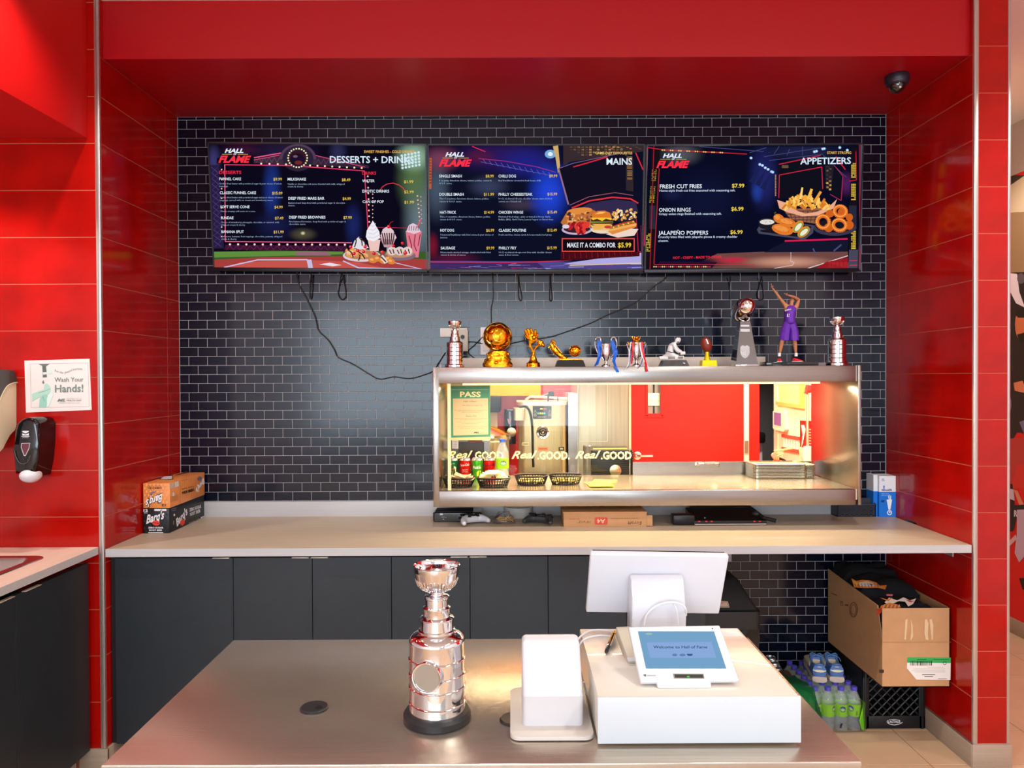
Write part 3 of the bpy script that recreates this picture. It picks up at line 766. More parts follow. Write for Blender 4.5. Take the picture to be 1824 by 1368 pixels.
# ================================================================== trophies
def silver_cup(name, label, cx_, cy_, z, K, group=None, rows=5, label_plate=False):
    """tall barrel trophy; K scales the big one (0.363 m)"""
    t = thing(name, label, 'trophy', (cx_, cy_, z), 0, group)
    c = V(cx_, cy_, z)
    def pr(l): return [(r*K, h*K) for r, h in l]
    MB().lathe(c, pr([(0, 0), (.076, 0), (.079, .003), (.079, .017), (.074, .024), (.066, .025), (0, .025)]), RUB if label_plate else CHROME, 48).build('base', t)
    if label_plate:
        bz = [.046, .083, .113, .148]
    else: bz = [.025+.162*i/rows for i in range(1, rows)]
    pf = [(.0, .025), (.066, .025), (.066, .030)]
    for z_ in bz: pf += [(.0645, z_-.0025), (.0665, z_-.0012), (.0672, z_), (.0665, z_+.0012), (.0645, z_+.0025)]
    pf += [(.0645, .183), (.0655, .186), (.0655, .189), (.062, .196), (.055, .202), (.045, .206)]
    MB().lathe(c, pr(pf), CHROME, 56).build('barrel', t)
    pf = [(.045, .206), (.043, .208), (.043, .212), (.0395, .214), (.0385, .236), (.0400, .238), (.0400, .240), (.0345, .242), (.0315, .244), (.0312, .260), (.0325, .262), (.0325, .264), (.029, .266), (.0268, .268), (.0268, .284), (.0298, .287), (.0298, .290), (.0255, .292)]
    MB().lathe(c, pr(pf), CHROME, 48).build('collar', t)
    pf = [(.0255, .292), (.0155, .293), (.0145, .297), (.0155, .301), (.022, .303), (.033, .308), (.043, .318), (.049, .332), (.0515, .346), (.0532, .350), (.0532, .361), (.0548, .363), (.053, .364), (.0505, .360), (.0500, .350), (.046, .332), (.039, .318), (.026, .309), (0, .306)]
    MB().lathe(c, pr(pf[:6]+[(r*1.0, h) for r, h in pf[6:]]), CHROME, 64).build('bowl', t)
    b = MB()
    for i in range(36):
        a = 2*PI*i/36
        b.tube([c+V(math.cos(a)*r*K, math.sin(a)*r*K, h*K) for r, h in ((.024, .3035), (.0345, .3085), (.0445, .318), (.0500, .332))], .0011*K, CHROME, n=4)
    b.build('fluting', t, kind='stuff')
    return t
c = PZ(779, 1281, TT); c.z = TT
big = silver_cup('silver_trophy', 'large polished silver barrel trophy with round blank plaque on the steel table', c.x, c.y, TT, 1.0, None, label_plate=True)
ang = math.radians(-14); dr = V(math.sin(ang), -math.cos(ang), 0); sd = V(math.cos(ang), math.sin(ang), 0)
pc_ = V(c.x, c.y, 0)+dr*.0665; pz = P(766, 1207, pc_.y).z
b = MB(); M4 = Matrix.Translation(V(pc_.x, pc_.y, pz)) @ Matrix(((sd.x, 0, dr.x, 0), (sd.y, 0, dr.y, 0), (0, 1, 0, 0), (0, 0, 0, 1)))
b.lathe(V(0, 0, 0), [(0, .003), (.031, .003), (.0315, .006), (.034, .0065), (.036, .003), (.036, -.012)], CHROME, 40, M4=M4); b.build('plaque_rim', big)
b = MB(); b.lathe(V(0, 0, 0), [(0, .0038), (.030, .0038)], mt('brushed_plaque', (176, 172, 164), .32, .85), 40, M4=M4); b.build('plaque', big)

TY = 3.70; TZ = 1.740; SM = TY/F
def tx(px, y=TY): return P(px, 650, y).x
silver_cup('silver_trophy', 'small silver barrel trophy leftmost on the steel case', tx(810.5), TY, TZ, .625, 'small silver barrel trophies')
silver_cup('silver_trophy', 'small silver barrel trophy rightmost on the steel case', tx(1491), TY, TZ, .66, 'small silver barrel trophies')

# gold ball on rocks
gx_ = tx(886.5); gz = P(886.5, 600, TY).z
t = thing('gold_ball_trophy', 'large golden football trophy on a rough golden rock base', 'trophy', (gx_, TY, TZ))
b = MB(); b.ell(V(gx_, TY, gz), (.0715, .0715, .0715), GOLD, n=32, k=20); b.build('ball', t)
# truncated icosahedron seams
phi = (1+5**.5)/2
ico = [V(*p).normalized() for p in [(0, 1, phi), (0, 1, -phi), (0, -1, phi), (0, -1, -phi), (1, phi, 0), (1, -phi, 0), (-1, phi, 0), (-1, -phi, 0), (phi, 0, 1), (phi, 0, -1), (-phi, 0, 1), (-phi, 0, -1)]]
def seams(c_, r, wr, m, rot):
    b = MB(); el = min((a-b_).length for a in ico for b_ in ico if a is not b_)
    tv = []
    for i, a in enumerate(ico):
        nb = [b_ for b_ in ico if b_ is not a and (a-b_).length < el*1.05]
        pts = [(a*2+b_)/3 for b_ in nb]
        # order round a
        u = (pts[0]-a*a.dot(pts[0])).normalized(); w = a.cross(u)
        pts.sort(key=lambda p: math.atan2(p.dot(w), p.dot(u)))
        for j in range(5): tv.append((pts[j], pts[(j+1) % 5]))
        for p, n_ in zip(pts, nb): pass
    for i, a in enumerate(ico):
        for b_ in ico[i+1:]:
            if (a-b_).length < el*1.05: tv.append(((a*2+b_)/3, (a+b_*2)/3))
    for p, q in tv:
        b.tube([c_+(rot @ (p.lerp(q, k/3))).normalized()*r for k in range(4)], wr, m, n=5)
    return b
seams(V(gx_, TY, gz), .0718, .0013, mt('bright_gold_line', (255, 214, 110), .2, 1), Euler((.35, .2, .1)).to_matrix()).build('seams', t, kind='stuff')
def rock(c_, rx, ry, h, m, seed, n=26, rows=9, jag=.16, top=.62):
    r_ = random.Random(seed); b = MB(); vs = []; fs = []
    for j in range(rows):
        f = j/(rows-1); s = 1-(1-top)*f
        for i in range(n):
            a = 2*PI*i/n; k = 1+r_.uniform(-jag, jag)*(0.25 if j == 0 else 1)
            vs.append(V(c_.x+rx*s*k*math.cos(a), c_.y+ry*s*k*math.sin(a), c_.z+h*f+(r_.uniform(-.12, .12)*h/rows if 0 < j else 0)))
    for j in range(rows-1):
        for i in range(n): fs.append((j*n+i, j*n+(i+1) % n, (j+1)*n+(i+1) % n, (j+1)*n+i))
    vs.append(V(c_.x, c_.y, c_.z+h*1.02)); k = len(vs)-1
    for i in range(n): fs.append(((rows-1)*n+i, (rows-1)*n+(i+1) % n, k))
    vs.append(V(c_.x, c_.y, c_.z))
    for i in range(n): fs.append((i, k+1, (i+1) % n))
    return b.add(vs, fs, m)
b = rock(V(gx_+.001, TY, TZ), .072, .055, .078, GOLD_R, 3)
for i in range(26):
    a = random.uniform(0, 2*PI); q = random.uniform(.5, 1); b.ell(V(gx_+math.cos(a)*.066*q, TY+math.sin(a)*.05*q, TZ+random.uniform(.01, .066)), (.012, .012, .01), GOLD_R, n=7, k=5)
b.build('rock_base', t, angle=60)
MB().box(gx_-.016, gx_+.022, TY-.068, TY-.05, TZ+.03, TZ+.056, GOLD, bev=.003).build('plate', t)

# golden glove
gx_ = tx(950); Lz = lambda py: P(gx_/TY*F+905, py, TY).z
t = thing('gold_glove_trophy', 'golden goalkeeper glove trophy holding a ball', 'trophy', (gx_, TY, TZ))
MB().lathe(V(gx_, TY, TZ), [(0, 0), (.036, 0), (.036, .006), (.034, .012), (.035, .018), (.028, .022), (.020, .03), (.017, .042), (.010, .055), (.008, .068), (.007, .075), (.0, .076)], GOLD, 28).build('base', t)
def pp(px, py, dy=0): return P(px, py, TY+dy)
b = MB()
b.tube([V(gx_, TY, TZ+.07), pp(948, 623), pp(944, 615), pp(947, 604)], [.007, .006, .007, .012], GOLD, k=4)
b.tube([V(gx_, TY, TZ+.07), pp(952, 622), pp(957, 616), pp(962, 612)], [.007, .005, .006, .009], GOLD, k=4)
b.build('stem', t)
b = MB()
b.ell(pp(949, 602), (.026, .014, .024), GOLD_R, rot=Euler((0, .45, 0)), n=14)
for a0, a1, r in (((940, 599), (935, 588), .0075), ((943, 595), (939, 586), .008), ((948, 594), (945, 585.5), .008), ((953, 596), (953.5, 587.5), .0075), ((956, 600), (958, 594), .0065), ((941, 603), (935, 597), .0075)):
    b.tube([pp(*a0), pp((a0[0]+a1[0])/2, (a0[1]+a1[1])/2, -.004), pp(*a1, -.008)], [r, r, r*.75], GOLD, n=8)
b.ell(pp(962.5, 611), (.016, .012, .018), GOLD, rot=Euler((0, -.5, 0)))
b.ell(pp(967, 614), (.008, .012, .014), GOLD, rot=Euler((0, -.5, 0)))
b.build('glove', t)
MB().ell(pp(951, 601, -.018), (.0125, .0125, .0125), GOLD, n=18, k=12).build('ball', t)

# golden boot and ball on black base
gx_ = tx(1015)
t = thing('gold_boot_trophy', 'golden boot and ball trophy on a low black plinth', 'trophy', (gx_, TY, TZ))
x0, x1 = tx(988.5), tx(1042)
bb = bmesh.new()
for z, k in ((TZ, 1), (TZ+.036, .8)):
    pass
b = MB(); A = [V(x0, TY-.04, TZ), V(x1, TY-.04, TZ), V(x1, TY+.04, TZ), V(x0, TY+.04, TZ)]; cxx = (x0+x1)/2
B = [V(cxx+(v.x-cxx)*.84, TY+(v.y-TY)*.8, TZ+.032) for v in A]
b.add(A+B, [(0, 1, 2, 3), (4, 5, 6, 7), (0, 1, 5, 4), (1, 2, 6, 5), (2, 3, 7, 6), (3, 0, 4, 7)], BLACK); b.build('plinth', t, smooth=False); bb.free()
b = MB(); b.box(tx(996), tx(1036), TY-.018, TY+.018, TZ+.032, TZ+.038, GOLD_R, bev=.002)
b.tube([pp(981, 613), pp(984, 617), pp(990, 625), pp(998, 633), pp(1006, 638), pp(1011, 639)], [.010, .013, .016, .013, .010, .006], GOLD, n=12, k=4)
b.tube([pp(982, 610), pp(985, 607.5), pp(989, 612)], [.006, .008, .006], GOLD, n=8, k=3)
for q in ((983, 620), (988, 629), (997, 637), (979, 617)): b.tube([pp(*q), pp(q[0]-2, q[1]+3)], .003, GOLD, n=6)
b.tube([pp(985, 612, -.012), pp(993, 620, -.016), pp(1000, 629, -.014)], .003, GOLD_R, n=6)
b.build('boot', t)
bc = pp(1024.4, 625); MB().ell(bc, (.0285,)*3, GOLD, n=24, k=16).build('ball', t)
seams(bc, .0287, .0009, GOLD_R, Euler((.2, .5, .1)).to_matrix()).build('seams', t, kind='stuff')

# two silver ribboned cups
gx_ = tx(1079.4)
t = thing('ribbon_cup', 'small silver two-handled cup with blue ribbons', 'trophy', (gx_, TY, TZ))
MB().lathe(V(gx_, TY, TZ), [(0, 0), (.024, 0), (.024, .005), (.016, .009), (.008, .014), (.006, .024), (.010, .032), (.017, .042), (.022, .058), (.024, .075), (.023, .09), (.0255, .104), (.027, .112), (.0255, .113), (.022, .105), (.0, .06)], CHROME, 28).build('cup', t)
for s in (-1, 1):
    MB().tube([V(gx_+s*.012, TY, TZ+.034), V(gx_+s*.036, TY, TZ+.06), V(gx_+s*.052, TY, TZ+.1), V(gx_+s*.050, TY, TZ+.134), V(gx_+s*.038, TY, TZ+.145), V(gx_+s*.027, TY, TZ+.138), V(gx_+s*.026, TY, TZ+.118)], .0034, CHROME, k=5).build('handle', t)
BLUE = mt('blue_satin_ribbon', (22, 92, 205), .35, var=.15, vs=30)
def rib(b, pts, w, m, y=-.02): b.ribbon(smooth_path([P(px, py, TY+y+(dy if py < 648 else -.090)) for px, py, dy in pts], 5), V(w, 0, .001), .0008, m)
b = MB(); rib(b, [(1068, 607, 0), (1066, 616, -.003), (1067, 630, 0), (1065, 642, -.01), (1060, 652, -.02)], .006, BLUE); rib(b, [(1068, 606, .002), (1071, 618, -.006), (1069, 634, 0), (1064, 650, -.02)], .004, BLUE); b.build('ribbon', t)
b = MB(); rib(b, [(1090, 606, 0), (1094, 616, -.004), (1098, 628, 0), (1094, 642, -.03), (1096, 652, -.062), (1101, 663, -.064)], .006, BLUE); rib(b, [(1089, 607, .002), (1092, 620, -.006), (1094, 632, -.004), (1092, 645, -.03)], .005, BLUE); b.build('ribbon', t)

gx_ = tx(1133.5)
t = thing('crown_cup', 'small silver cup with golden crown lid and red ribbons', 'trophy', (gx_, TY, TZ))
MB().lathe(V(gx_, TY, TZ), [(0, 0), (.022, 0), (.022, .006), (.013, .01), (.008, .016), (.007, .026), (.012, .04), (.017, .06), (.0185, .09), (.018, .108), (.0205, .112), (.0205, .116), (.014, .122), (.0, .124)], CHROME, 28).build('cup', t)
for s in (-1, 1):
    MB().tube([V(gx_+s*.010, TY, TZ+.03), V(gx_+s*.030, TY, TZ+.055), V(gx_+s*.047, TY, TZ+.112), V(gx_+s*.045, TY, TZ+.119), V(gx_+s*.018, TY, TZ+.114)], .003, CHROME).build('handle', t)
    MB().ell(V(gx_+s*.036, TY-.003, TZ+.112), (.005, .005, .007), GOLD, n=8, k=6).build('handle_boss', t)
b = MB(); b.lathe(V(gx_, TY, TZ), [(.0, .122), (.013, .124), (.015, .130), (.013, .133), (.0, .133)], GOLD, 16)
for i in range(8):
    a = 2*PI*i/8+.2; d = V(math.cos(a), math.sin(a), 0)
    b.tube([V(gx_, TY, TZ)+d*.012+V(0, 0, .130), V(gx_, TY, TZ)+d*.020+V(0, 0, .140), V(gx_, TY, TZ)+d*.021+V(0, 0, .148)], [.004, .003, .001], GOLD, n=5)
b.ell(V(gx_, TY, TZ+.142), (.008, .008, .008), GOLD, n=8, k=6)
b.build('crown', t)
RR = mt('red_satin_ribbon', (214, 18, 30), .35, var=.12, vs=30); WR = mt('white_satin_ribbon', (222, 214, 222), .4); BR = mt('navy_satin_ribbon', (60, 80, 150), .4)
b = MB(); rib(b, [(1128, 609, 0), (1127, 622, -.003), (1126, 636, 0), (1125, 648, -.05)], .0042, RR); b.build('ribbon', t, label='red ribbon')
b = MB(); rib(b, [(1124, 609, 0), (1121, 630, 0), (1120, 648, -.05), (1112, 659, -.062)], .003, WR); b.build('ribbon', t, label='white ribbon')
b = MB(); rib(b, [(1124, 626, -.004), (1122, 645, -.04), (1118, 655, -.066)], .0022, BR); b.build('ribbon', t, label='navy ribbon')
b = MB(); rib(b, [(1143, 609, 0), (1145, 624, -.003), (1148, 640, -.02), (1151, 652, -.06), (1152, 662, -.064)], .0048, RR); b.build('ribbon', t, label='red ribbon')
b = MB(); rib(b, [(1140, 610, .001), (1142, 626, 0), (1147, 644, -.04), (1153, 652, -.064), (1156, 661, -.066)], .0036, WR); b.build('ribbon', t, label='white ribbon')
b = MB(); rib(b, [(1149, 612, 0), (1146, 634, -.006), (1142, 648, -.05), (1137, 656, -.066)], .0022, BR); b.build('ribbon', t, label='navy ribbon')

# kneeling goalie figurine
gx_ = tx(1199.5)
t = thing('goalie_figurine', 'white ice hockey goalie figurine kneeling on a dark base', 'figurine', (gx_, TY, TZ))
WG = mt('figurine_white', (222, 218, 216), .55, var=.1, vs=120); NV = mt('figurine_navy', (30, 34, 66), .5)
x0, x1 = tx(1175), tx(1224.5); cxx = (x0+x1)/2
A = [V(x0, TY-.045, TZ), V(x1, TY-.045, TZ), V(x1, TY+.045, TZ), V(x0, TY+.045, TZ)]; B = [V(cxx+(v.x-cxx)*.8, TY+(v.y-TY)*.8, TZ+.03) for v in A]
b = MB(); b.add(A+B, [(0, 1, 2, 3), (4, 5, 6, 7), (0, 1, 5, 4), (1, 2, 6, 5), (2, 3, 7, 6), (3, 0, 4, 7)], mt('dark_marble_base', (44, 42, 44), .3, var=.4, vs=40)); b.build('base', t, smooth=False)
def g(x, y, dy=0): return P(1160+x/13.68, 560+y/13.68, TY+dy)
skin('body', {'pel': (g(450, 980), (.017, .016)), 'wst': (g(455, 900), (.0165, .016)), 'ch': (g(500, 760), (.020, .019)), 'sh': (g(540, 700), (.015, .016)), 'nk': (g(600, 680), .006), 'hd': (g(650, 640), (.009, .009)), 'hd2': (g(665, 600), .007),
               'la': (g(560, 720, -.022), .010), 'le': (g(600, 860, -.026), .009), 'lh': (g(700, 930, -.02), .008),
               'ra': (g(560, 720, .02), .010), 're': (g(640, 860, .022), .009), 'rh': (g(760, 930, .01), .008),
               'lk': (g(560, 1010, -.018), .013), 'rk': (g(360, 1030, .02), .013), 'rf': (g(240, 1060, .026), .008), 'lf': (g(700, 1060, -.02), .010)},
     [('pel', 'wst'), ('wst', 'ch'), ('ch', 'sh'), ('sh', 'nk'), ('nk', 'hd'), ('hd', 'hd2'), ('sh', 'la'), ('la', 'le'), ('le', 'lh'), ('sh', 'ra'), ('ra', 're'), ('re', 'rh'), ('pel', 'lk'), ('lk', 'lf'), ('pel', 'rk'), ('rk', 'rf')], WG, t, sub=1)
MB().ell(g(652, 628), (.0135, .013, .016), WG, rot=Euler((0, .5, 0))).build('mask', t)
b = MB(); b.ell(g(665, 568), (.008, .009, .005), NV, n=10, k=6); b.ell(g(655, 676, -.012), (.005, .004, .003), NV, n=8, k=5); b.build('mask_marking', t)
b = MB(); b.tube([g(360, 890, -.018), g(450, 915, -.022), g(560, 935, -.02)], .0022, NV, n=6); b.build('jersey_stripe', t)
M4 = lambda c_, ry: Matrix.Translation(c_) @ Matrix.Rotation(ry, 4, 'Y')
MB().box(-.022, .022, -.010, .010, -.008, .008, WG, bev=.004, M4=M4(g(300, 1062, .005), .04)).build('leg_pad', t)
MB().box(-.023, .023, -.010, .010, -.009, .009, WG, bev=.003, M4=M4(g(680, 1055, -.03), 0)).build('leg_pad', t)
MB().box(-.012, .012, -.008, .008, -.008, .008, WG, bev=.004, M4=M4(g(770, 945, -.03), -.1)).build('blocker', t)
MB().ell(g(690, 900, -.028), (.010, .008, .008), WG, n=10, k=7).build('catching_glove', t)
MB().box(-.012, .012, -.0165, -.014, -.006, .005, mt('figurine_grey_mark', (120, 118, 120), .6), M4=M4(g(700, 1050, -.03), 0)).build('pad_lettering', t, smooth=False)
b = MB(); b.ell(g(800, 1190, -.05), (.006, .002, .003), WG, rot=Euler((0, .4, 0)), n=8, k=5); b.build('base_emblem', t)

# small american football award
gx_ = tx(1260)
t = thing('mini_football_trophy', 'small brown american football on a yellow gold stand', 'trophy', (gx_, TY, TZ))
GY = mt('yellow_gold', (246, 196, 10), .3, .55)
x0, x1 = tx(1248), tx(1274.5); cxx = (x0+x1)/2
b = MB(); A = [V(x0, TY-.03, TZ), V(x1, TY-.03, TZ), V(x1, TY+.03, TZ), V(x0, TY+.03, TZ)]; B = [V(cxx+(v.x-cxx)*.92, TY+(v.y-TY)*.92, TZ+.028) for v in A]
b.add(A+B, [(0, 1, 2, 3), (4, 5, 6, 7), (0, 1, 5, 4), (1, 2, 6, 5), (2, 3, 7, 6), (3, 0, 4, 7)], GY); b.build('plinth', t, smooth=False)
MB().lathe(V(tx(1259.5), TY, TZ+.028), [(0.017, 0), (.014, .012), (.009, .03), (.010, .045), (.0, .046)], GY, 20).build('neck', t)
fc = P(1258, 614, TY-.002)
def football(b, c_, a, r, m, rot, n=20, k=14):
    pr_ = [(r*math.sin(PI*i/k)**.8 if 0 < i < k else 0, -a*math.cos(PI*i/k)) for i in range(k+1)]
    b.lathe(c_, pr_, m, n, M4=rot)
LE = mt('brown_leather', (128, 40, 22), .45, bump=.3, bs=600)
b = MB(); football(b, fc, .037, .026, LE, Matrix.Rotation(-.25, 4, 'Y')); b.build('ball', t)
b = MB(); b.ribbon([P(1258, 604, TY-.022), P(1260, 609, TY-.028), P(1261.5, 613, TY-.0295)], V(.003, 0, 0), .002, ink((240, 238, 236))); b.build('laces', t)

# tall silver football trophy
gx_ = tx(1325)
t = thing('silver_football_trophy', 'tall silver american football on a tapering silver stand', 'trophy', (gx_, TY, TZ))
def taper(b, cx_, y, z0, z1, w0, d0, w1, d1, m, hollow=0):
    A = [V(cx_-w0, y-d0, z0), V(cx_+w0, y-d0, z0), V(cx_+w0, y+d0, z0), V(cx_-w0, y+d0, z0)]
    B = [V(cx_-w1, y-d1, z1), V(cx_+w1, y-d1, z1), V(cx_+w1, y+d1, z1), V(cx_-w1, y+d1, z1)]
    b.add(A+B, [(0, 1, 2, 3), (4, 5, 6, 7), (0, 1, 5, 4), (1, 2, 6, 5), (2, 3, 7, 6), (3, 0, 4, 7)], m)
H1 = P(1325, 573, TY).z
b = MB(); taper(b, gx_, TY, TZ+.006, H1, .054, .05, .024, .024, mt('dark_chrome', (150, 148, 150), .06, 1)); b.build('stand', t, smooth=False)
MB().box(gx_-.056, gx_+.056, TY-.052, TY+.052, TZ, TZ+.006, CHROME, bev=.001).build('foot', t)
b = MB(); fb = P(1323.5, 552, TY)
football(b, fb, .082, .052, CHROME, Matrix.Rotation(.15, 4, 'Z') @ Matrix.Rotation(1.15, 4, 'X'), 32, 22); b.build('ball', t)
b = MB(); q0 = fb+V(-.002, -.03, .050)
b.ribbon(smooth_path([fb+V(-.004, .01, .060), fb+V(-.004, -.025, .049), fb+V(-.002, -.052, .028)], 4), V(.005, 0, 0), .003, CHROME_E)
for k in range(6):
    p = fb+V(-.003, -.012-.0075*k, .0575-.0046*k); b.tube([p-V(.010, 0, .001), p+V(.010, 0, .001)], .0016, CHROME, n=5)
b.build('laces', t)
b = MB(); b.tube([fb+V(-.03, -.015, -.035), fb+V(-.02, -.02, -.05), V(gx_-.005, TY-.02, H1+.002)], .003, CHROME, k=4); b.tube([fb+V(.03, -.015, -.035), fb+V(.022, -.02, -.05), V(gx_+.01, TY-.02, H1+.002)], .003, CHROME, k=4); b.tube([fb+V(-.02, .01, -.045), V(gx_, TY+.015, H1+.002)], .004, CHROME); b.build('cradle', t, kind='stuff')
# shield and letters on the front face
fo = V(gx_, TY-.05, TZ+.006); up = (V(gx_, TY-.024, H1)-fo).normalized()
ar = Art(fo, V(1, 0, 0), up, (1150, 490, 1/4.677), lift=.0012); ar.set(); ENG = mt('engraved_silver', (150, 148, 152), .3, .9); ar.emis = None
ar.poly([(788, 600), (806, 584), (826, 592), (846, 584), (866, 600), (866, 650), (850, 682), (826, 694), (804, 682), (788, 650)], ENG)
ar.text('NFL', 794, 668, 34, CHROME, x1=862, bold=.02); ar.ell(828, 608, 22, 9, CHROME, n=10, rot=-20)
ar.build('emblem', t)
ar.set(); ar.poly([(792, 415), (862, 415), (864, 430), (790, 430)], ENG); ar.poly([(790, 450), (866, 450), (868, 472), (788, 472)], ENG); ar.build('engraved_band', t)

# basketball player statue
gx_ = tx(1407); PY = 3.715
t = thing('player_statue', 'statue of a basketball player in purple kit pointing upward on black plinth', 'figurine', (gx_, PY, TZ))
MB().box(tx(1361), tx(1453), PY-.05, PY+.05, TZ, TZ+.020, BLACKG, bev=.001).build('plinth', t)
def g(x, y, dy=0): return P(1370+x/8.05, 490+y/8.05, PY+dy)
SKN = mt('statue_skin', (176, 112, 76), .5, var=.06, vs=60)
ft = TZ+.020
J = {'pel': (g(292, 690), (.020, .016)), 'bel': (g(292, 610), (.022, .016)), 'ch': (g(305, 500), (.026, .018)), 'nk0': (g(318, 440), (.012, .011)), 'nk': (g(318, 415), .0085),
     'hd': (g(322, 385, -.002), (.010, .012)), 'hd2': (g(335, 352, .002), (.0115, .0125)), 'hd3': (g(346, 332, .006), (.007, .008)),
     'lsh': (g(238, 440), .0105), 'lel': (g(150, 325, -.004), .0072), 'lfa': (g(105, 262, -.006), .0062), 'lwr': (g(62, 205, -.008), .0042), 'lhd': (g(46, 182, -.008), (.0052, .0038)),
     'rsh': (g(390, 465), .0115), 'rel': (g(428, 350, -.004), .0078), 'rfa': (g(355, 312, -.016), .0066), 'rwr': (g(296, 297, -.022), .0046), 'rhd': (g(268, 285, -.024), (.0054, .004)),
     'lhp': (g(250, 740), .016), 'lkn': (g(190, 925, -.004), .0112), 'lcf': (g(172, 1010, .002), .0110), 'lan': (g(150, 1130, .002), .0058), 'lft': (g(146, 1165, -.002), .006),
     'rhp': (g(335, 740), .016), 'rkn': (g(362, 935, -.004), .0112), 'rcf': (g(372, 1010, .002), .0110), 'ran': (g(384, 1125, .002), .0058), 'rft': (g(388, 1162, -.002), .006)}
E_ = [('pel', 'bel'), ('bel', 'ch'), ('ch', 'nk0'), ('nk0', 'nk'), ('nk', 'hd'), ('hd', 'hd2'), ('hd2', 'hd3'), ('ch', 'lsh'), ('lsh', 'lel'), ('lel', 'lfa'), ('lfa', 'lwr'), ('lwr', 'lhd'), ('ch', 'rsh'), ('rsh', 'rel'), ('rel', 'rfa'), ('rfa', 'rwr'), ('rwr', 'rhd'),
      ('pel', 'lhp'), ('lhp', 'lkn'), ('lkn', 'lcf'), ('lcf', 'lan'), ('lan', 'lft'), ('pel', 'rhp'), ('rhp', 'rkn'), ('rkn', 'rcf'), ('rcf', 'ran'), ('ran', 'rft')]
body = skin('body', J, E_, SKN, t, sub=2)
b = MB()
def fingers(b, hd, ds):
    for (x, y, z, r) in ds: b.tube([hd, hd+V(x, y, z)*.55+V(0, -.0008, 0), hd+V(x, y, z)], [r, r, r*.75], SKN, n=6)
fingers(b, g(44, 178, -.008), [(-.006, -.001, .020, .0017), (.0, -.007, .009, .0017), (.003, -.007, .007, .0016), (.005, -.005, .005, .0015), (-.008, -.003, .003, .0018)])
fingers(b, g(262, 283, -.025), [(-.018, -.001, .008, .0017), (-.010, -.005, .001, .0017), (-.008, -.006, -.002, .0016), (-.006, -.005, -.004, .0015), (-.003, -.003, .009, .0018)])
b.build('fingers', t, kind='stuff')
b = MB(); b.ell(g(352, 336, .004), (.0105, .0125, .0115), mt('dark_cropped_hair', (70, 44, 34), .9), rot=Euler((0, .6, 0)), n=14)
b.build('hair', t)
b = MB()
for q in ((318, 345), (336, 352)): b.ell(g(q[0]-8, q[1]+2, -.0125), (.0014, .0008, .0009), ink((30, 20, 18)), n=6, k=4)
b.ell(g(308, 372, -.012), (.0026, .001, .0009), ink((120, 50, 44)), n=6, k=4); b.tube([g(322, 350, -.012), g(312, 362, -.0145)], [.001, .0018], SKN, n=5)
b.ell(g(362, 372, -.002), (.0018, .003, .0042), SKN, n=6, k=5)
b.build('face', t, kind='stuff')
PUR = mt('purple_jersey', (92, 32, 158), .6, var=.18, vs=40, bump=.5, bs=90)
skin('jersey', {'a0': (g(292, 715), (.034, .026)), 'a': (g(292, 668), (.036, .027)), 'b': (g(292, 600), (.035, .027)), 'c': (g(300, 520), (.037, .0275)), 'd': (g(308, 462), (.031, .0225)), 'e': (g(312, 432), (.017, .0145)), 'f': (g(255, 436), (.0105, .0145)), 'h': (g(372, 455), (.0105, .0145))},
     [('a0', 'a'), ('a', 'b'), ('b', 'c'), ('c', 'd'), ('d', 'e'), ('d', 'f'), ('d', 'h')], PUR, t, sub=2)
def leg_cloth(px0, px1, s):
    b = MB(); N = 20; rows = [(g(292+s*22, 672), .0225, .022), (g(292+s*34, 720), .0225, .023), (g(*px0), .0225, .023), (g(*px1), .0235, .0225), (g(px1[0]+s*2, 938), .0225, .0215)]
    vs = []; fs = []
    for (c_, rx, ry) in rows:
        for i in range(N):
            a = 2*PI*i/N; k = 1+.05*math.cos(6*a+s); vs.append(V(c_.x+rx*k*math.cos(a), c_.y+ry*k*math.sin(a), c_.z))
    for j in range(len(rows)-1):
        for i in range(N): fs.append((j*N+i, j*N+(i+1) % N, (j+1)*N+(i+1) % N, (j+1)*N+i))
    fs.append(tuple(range(N)))
    b.add(vs, fs, PUR); return b
b = leg_cloth((232, 800), (222, 880), -1); c2 = leg_cloth((350, 800), (356, 880), 1); b.add(c2.v, c2.f, PUR); b.build('shorts', t)
for s, (x, y) in ((-1, (146, 1150)), (1, (386, 1145))):
    q = g(x, y); MB().lathe(V(q.x, q.y, 0), [(.0072, g(x, 1165).z), (.0078, g(x, 1140).z), (.0078, g(x, 1118).z), (.0068, g(x, 1117).z)], ink((236, 234, 236)), 14).build('sock', t)
    b = MB(); d = V(-.3, -.95, 0) if s < 0 else V(.7, -.7, 0); q = V(q.x, q.y, ft); d.normalize()
    rings_ = [(-.014, .009, .016), (-.006, .010, .018), (.006, .010, .014), (.018, .0105, .010), (.028, .009, .007), (.034, .004, .003)]
    vs = []; fs = []; N = 12; pr = V(-d.y, d.x, 0)
    for (k, w, h) in rings_:
        for i in range(N):
            a = 2*PI*i/N; vs.append(q+d*k+pr*(w*math.cos(a))+V(0, 0, .0015+max(0, h*(1+math.sin(a))/2*1.0)))
    for j in range(len(rings_)-1):
        for i in range(N): fs.append((j*N+i, j*N+(i+1) % N, (j+1)*N+(i+1) % N, (j+1)*N+i))
    fs += [tuple(range(N)), tuple((len(rings_)-1)*N+i for i in range(N))]
    b.add(vs, fs, ink((222, 20, 30))); sh = b.build('shoe', t)
    b = MB(); b.box(-.017, .033, -.011, .011, 0, .003, ink((236, 234, 236)), bev=.001, M4=Matrix.Translation(q) @ Matrix.Rotation(math.atan2(d.y, d.x), 4, 'Z')); b.build('sole', sh)
fo = g(300, 520, -.0275)
ar = Art(fo, V(1, 0, 0), V(0, 0, 1), (1370, 490, 1/8.05), lift=.0005); ar.set()
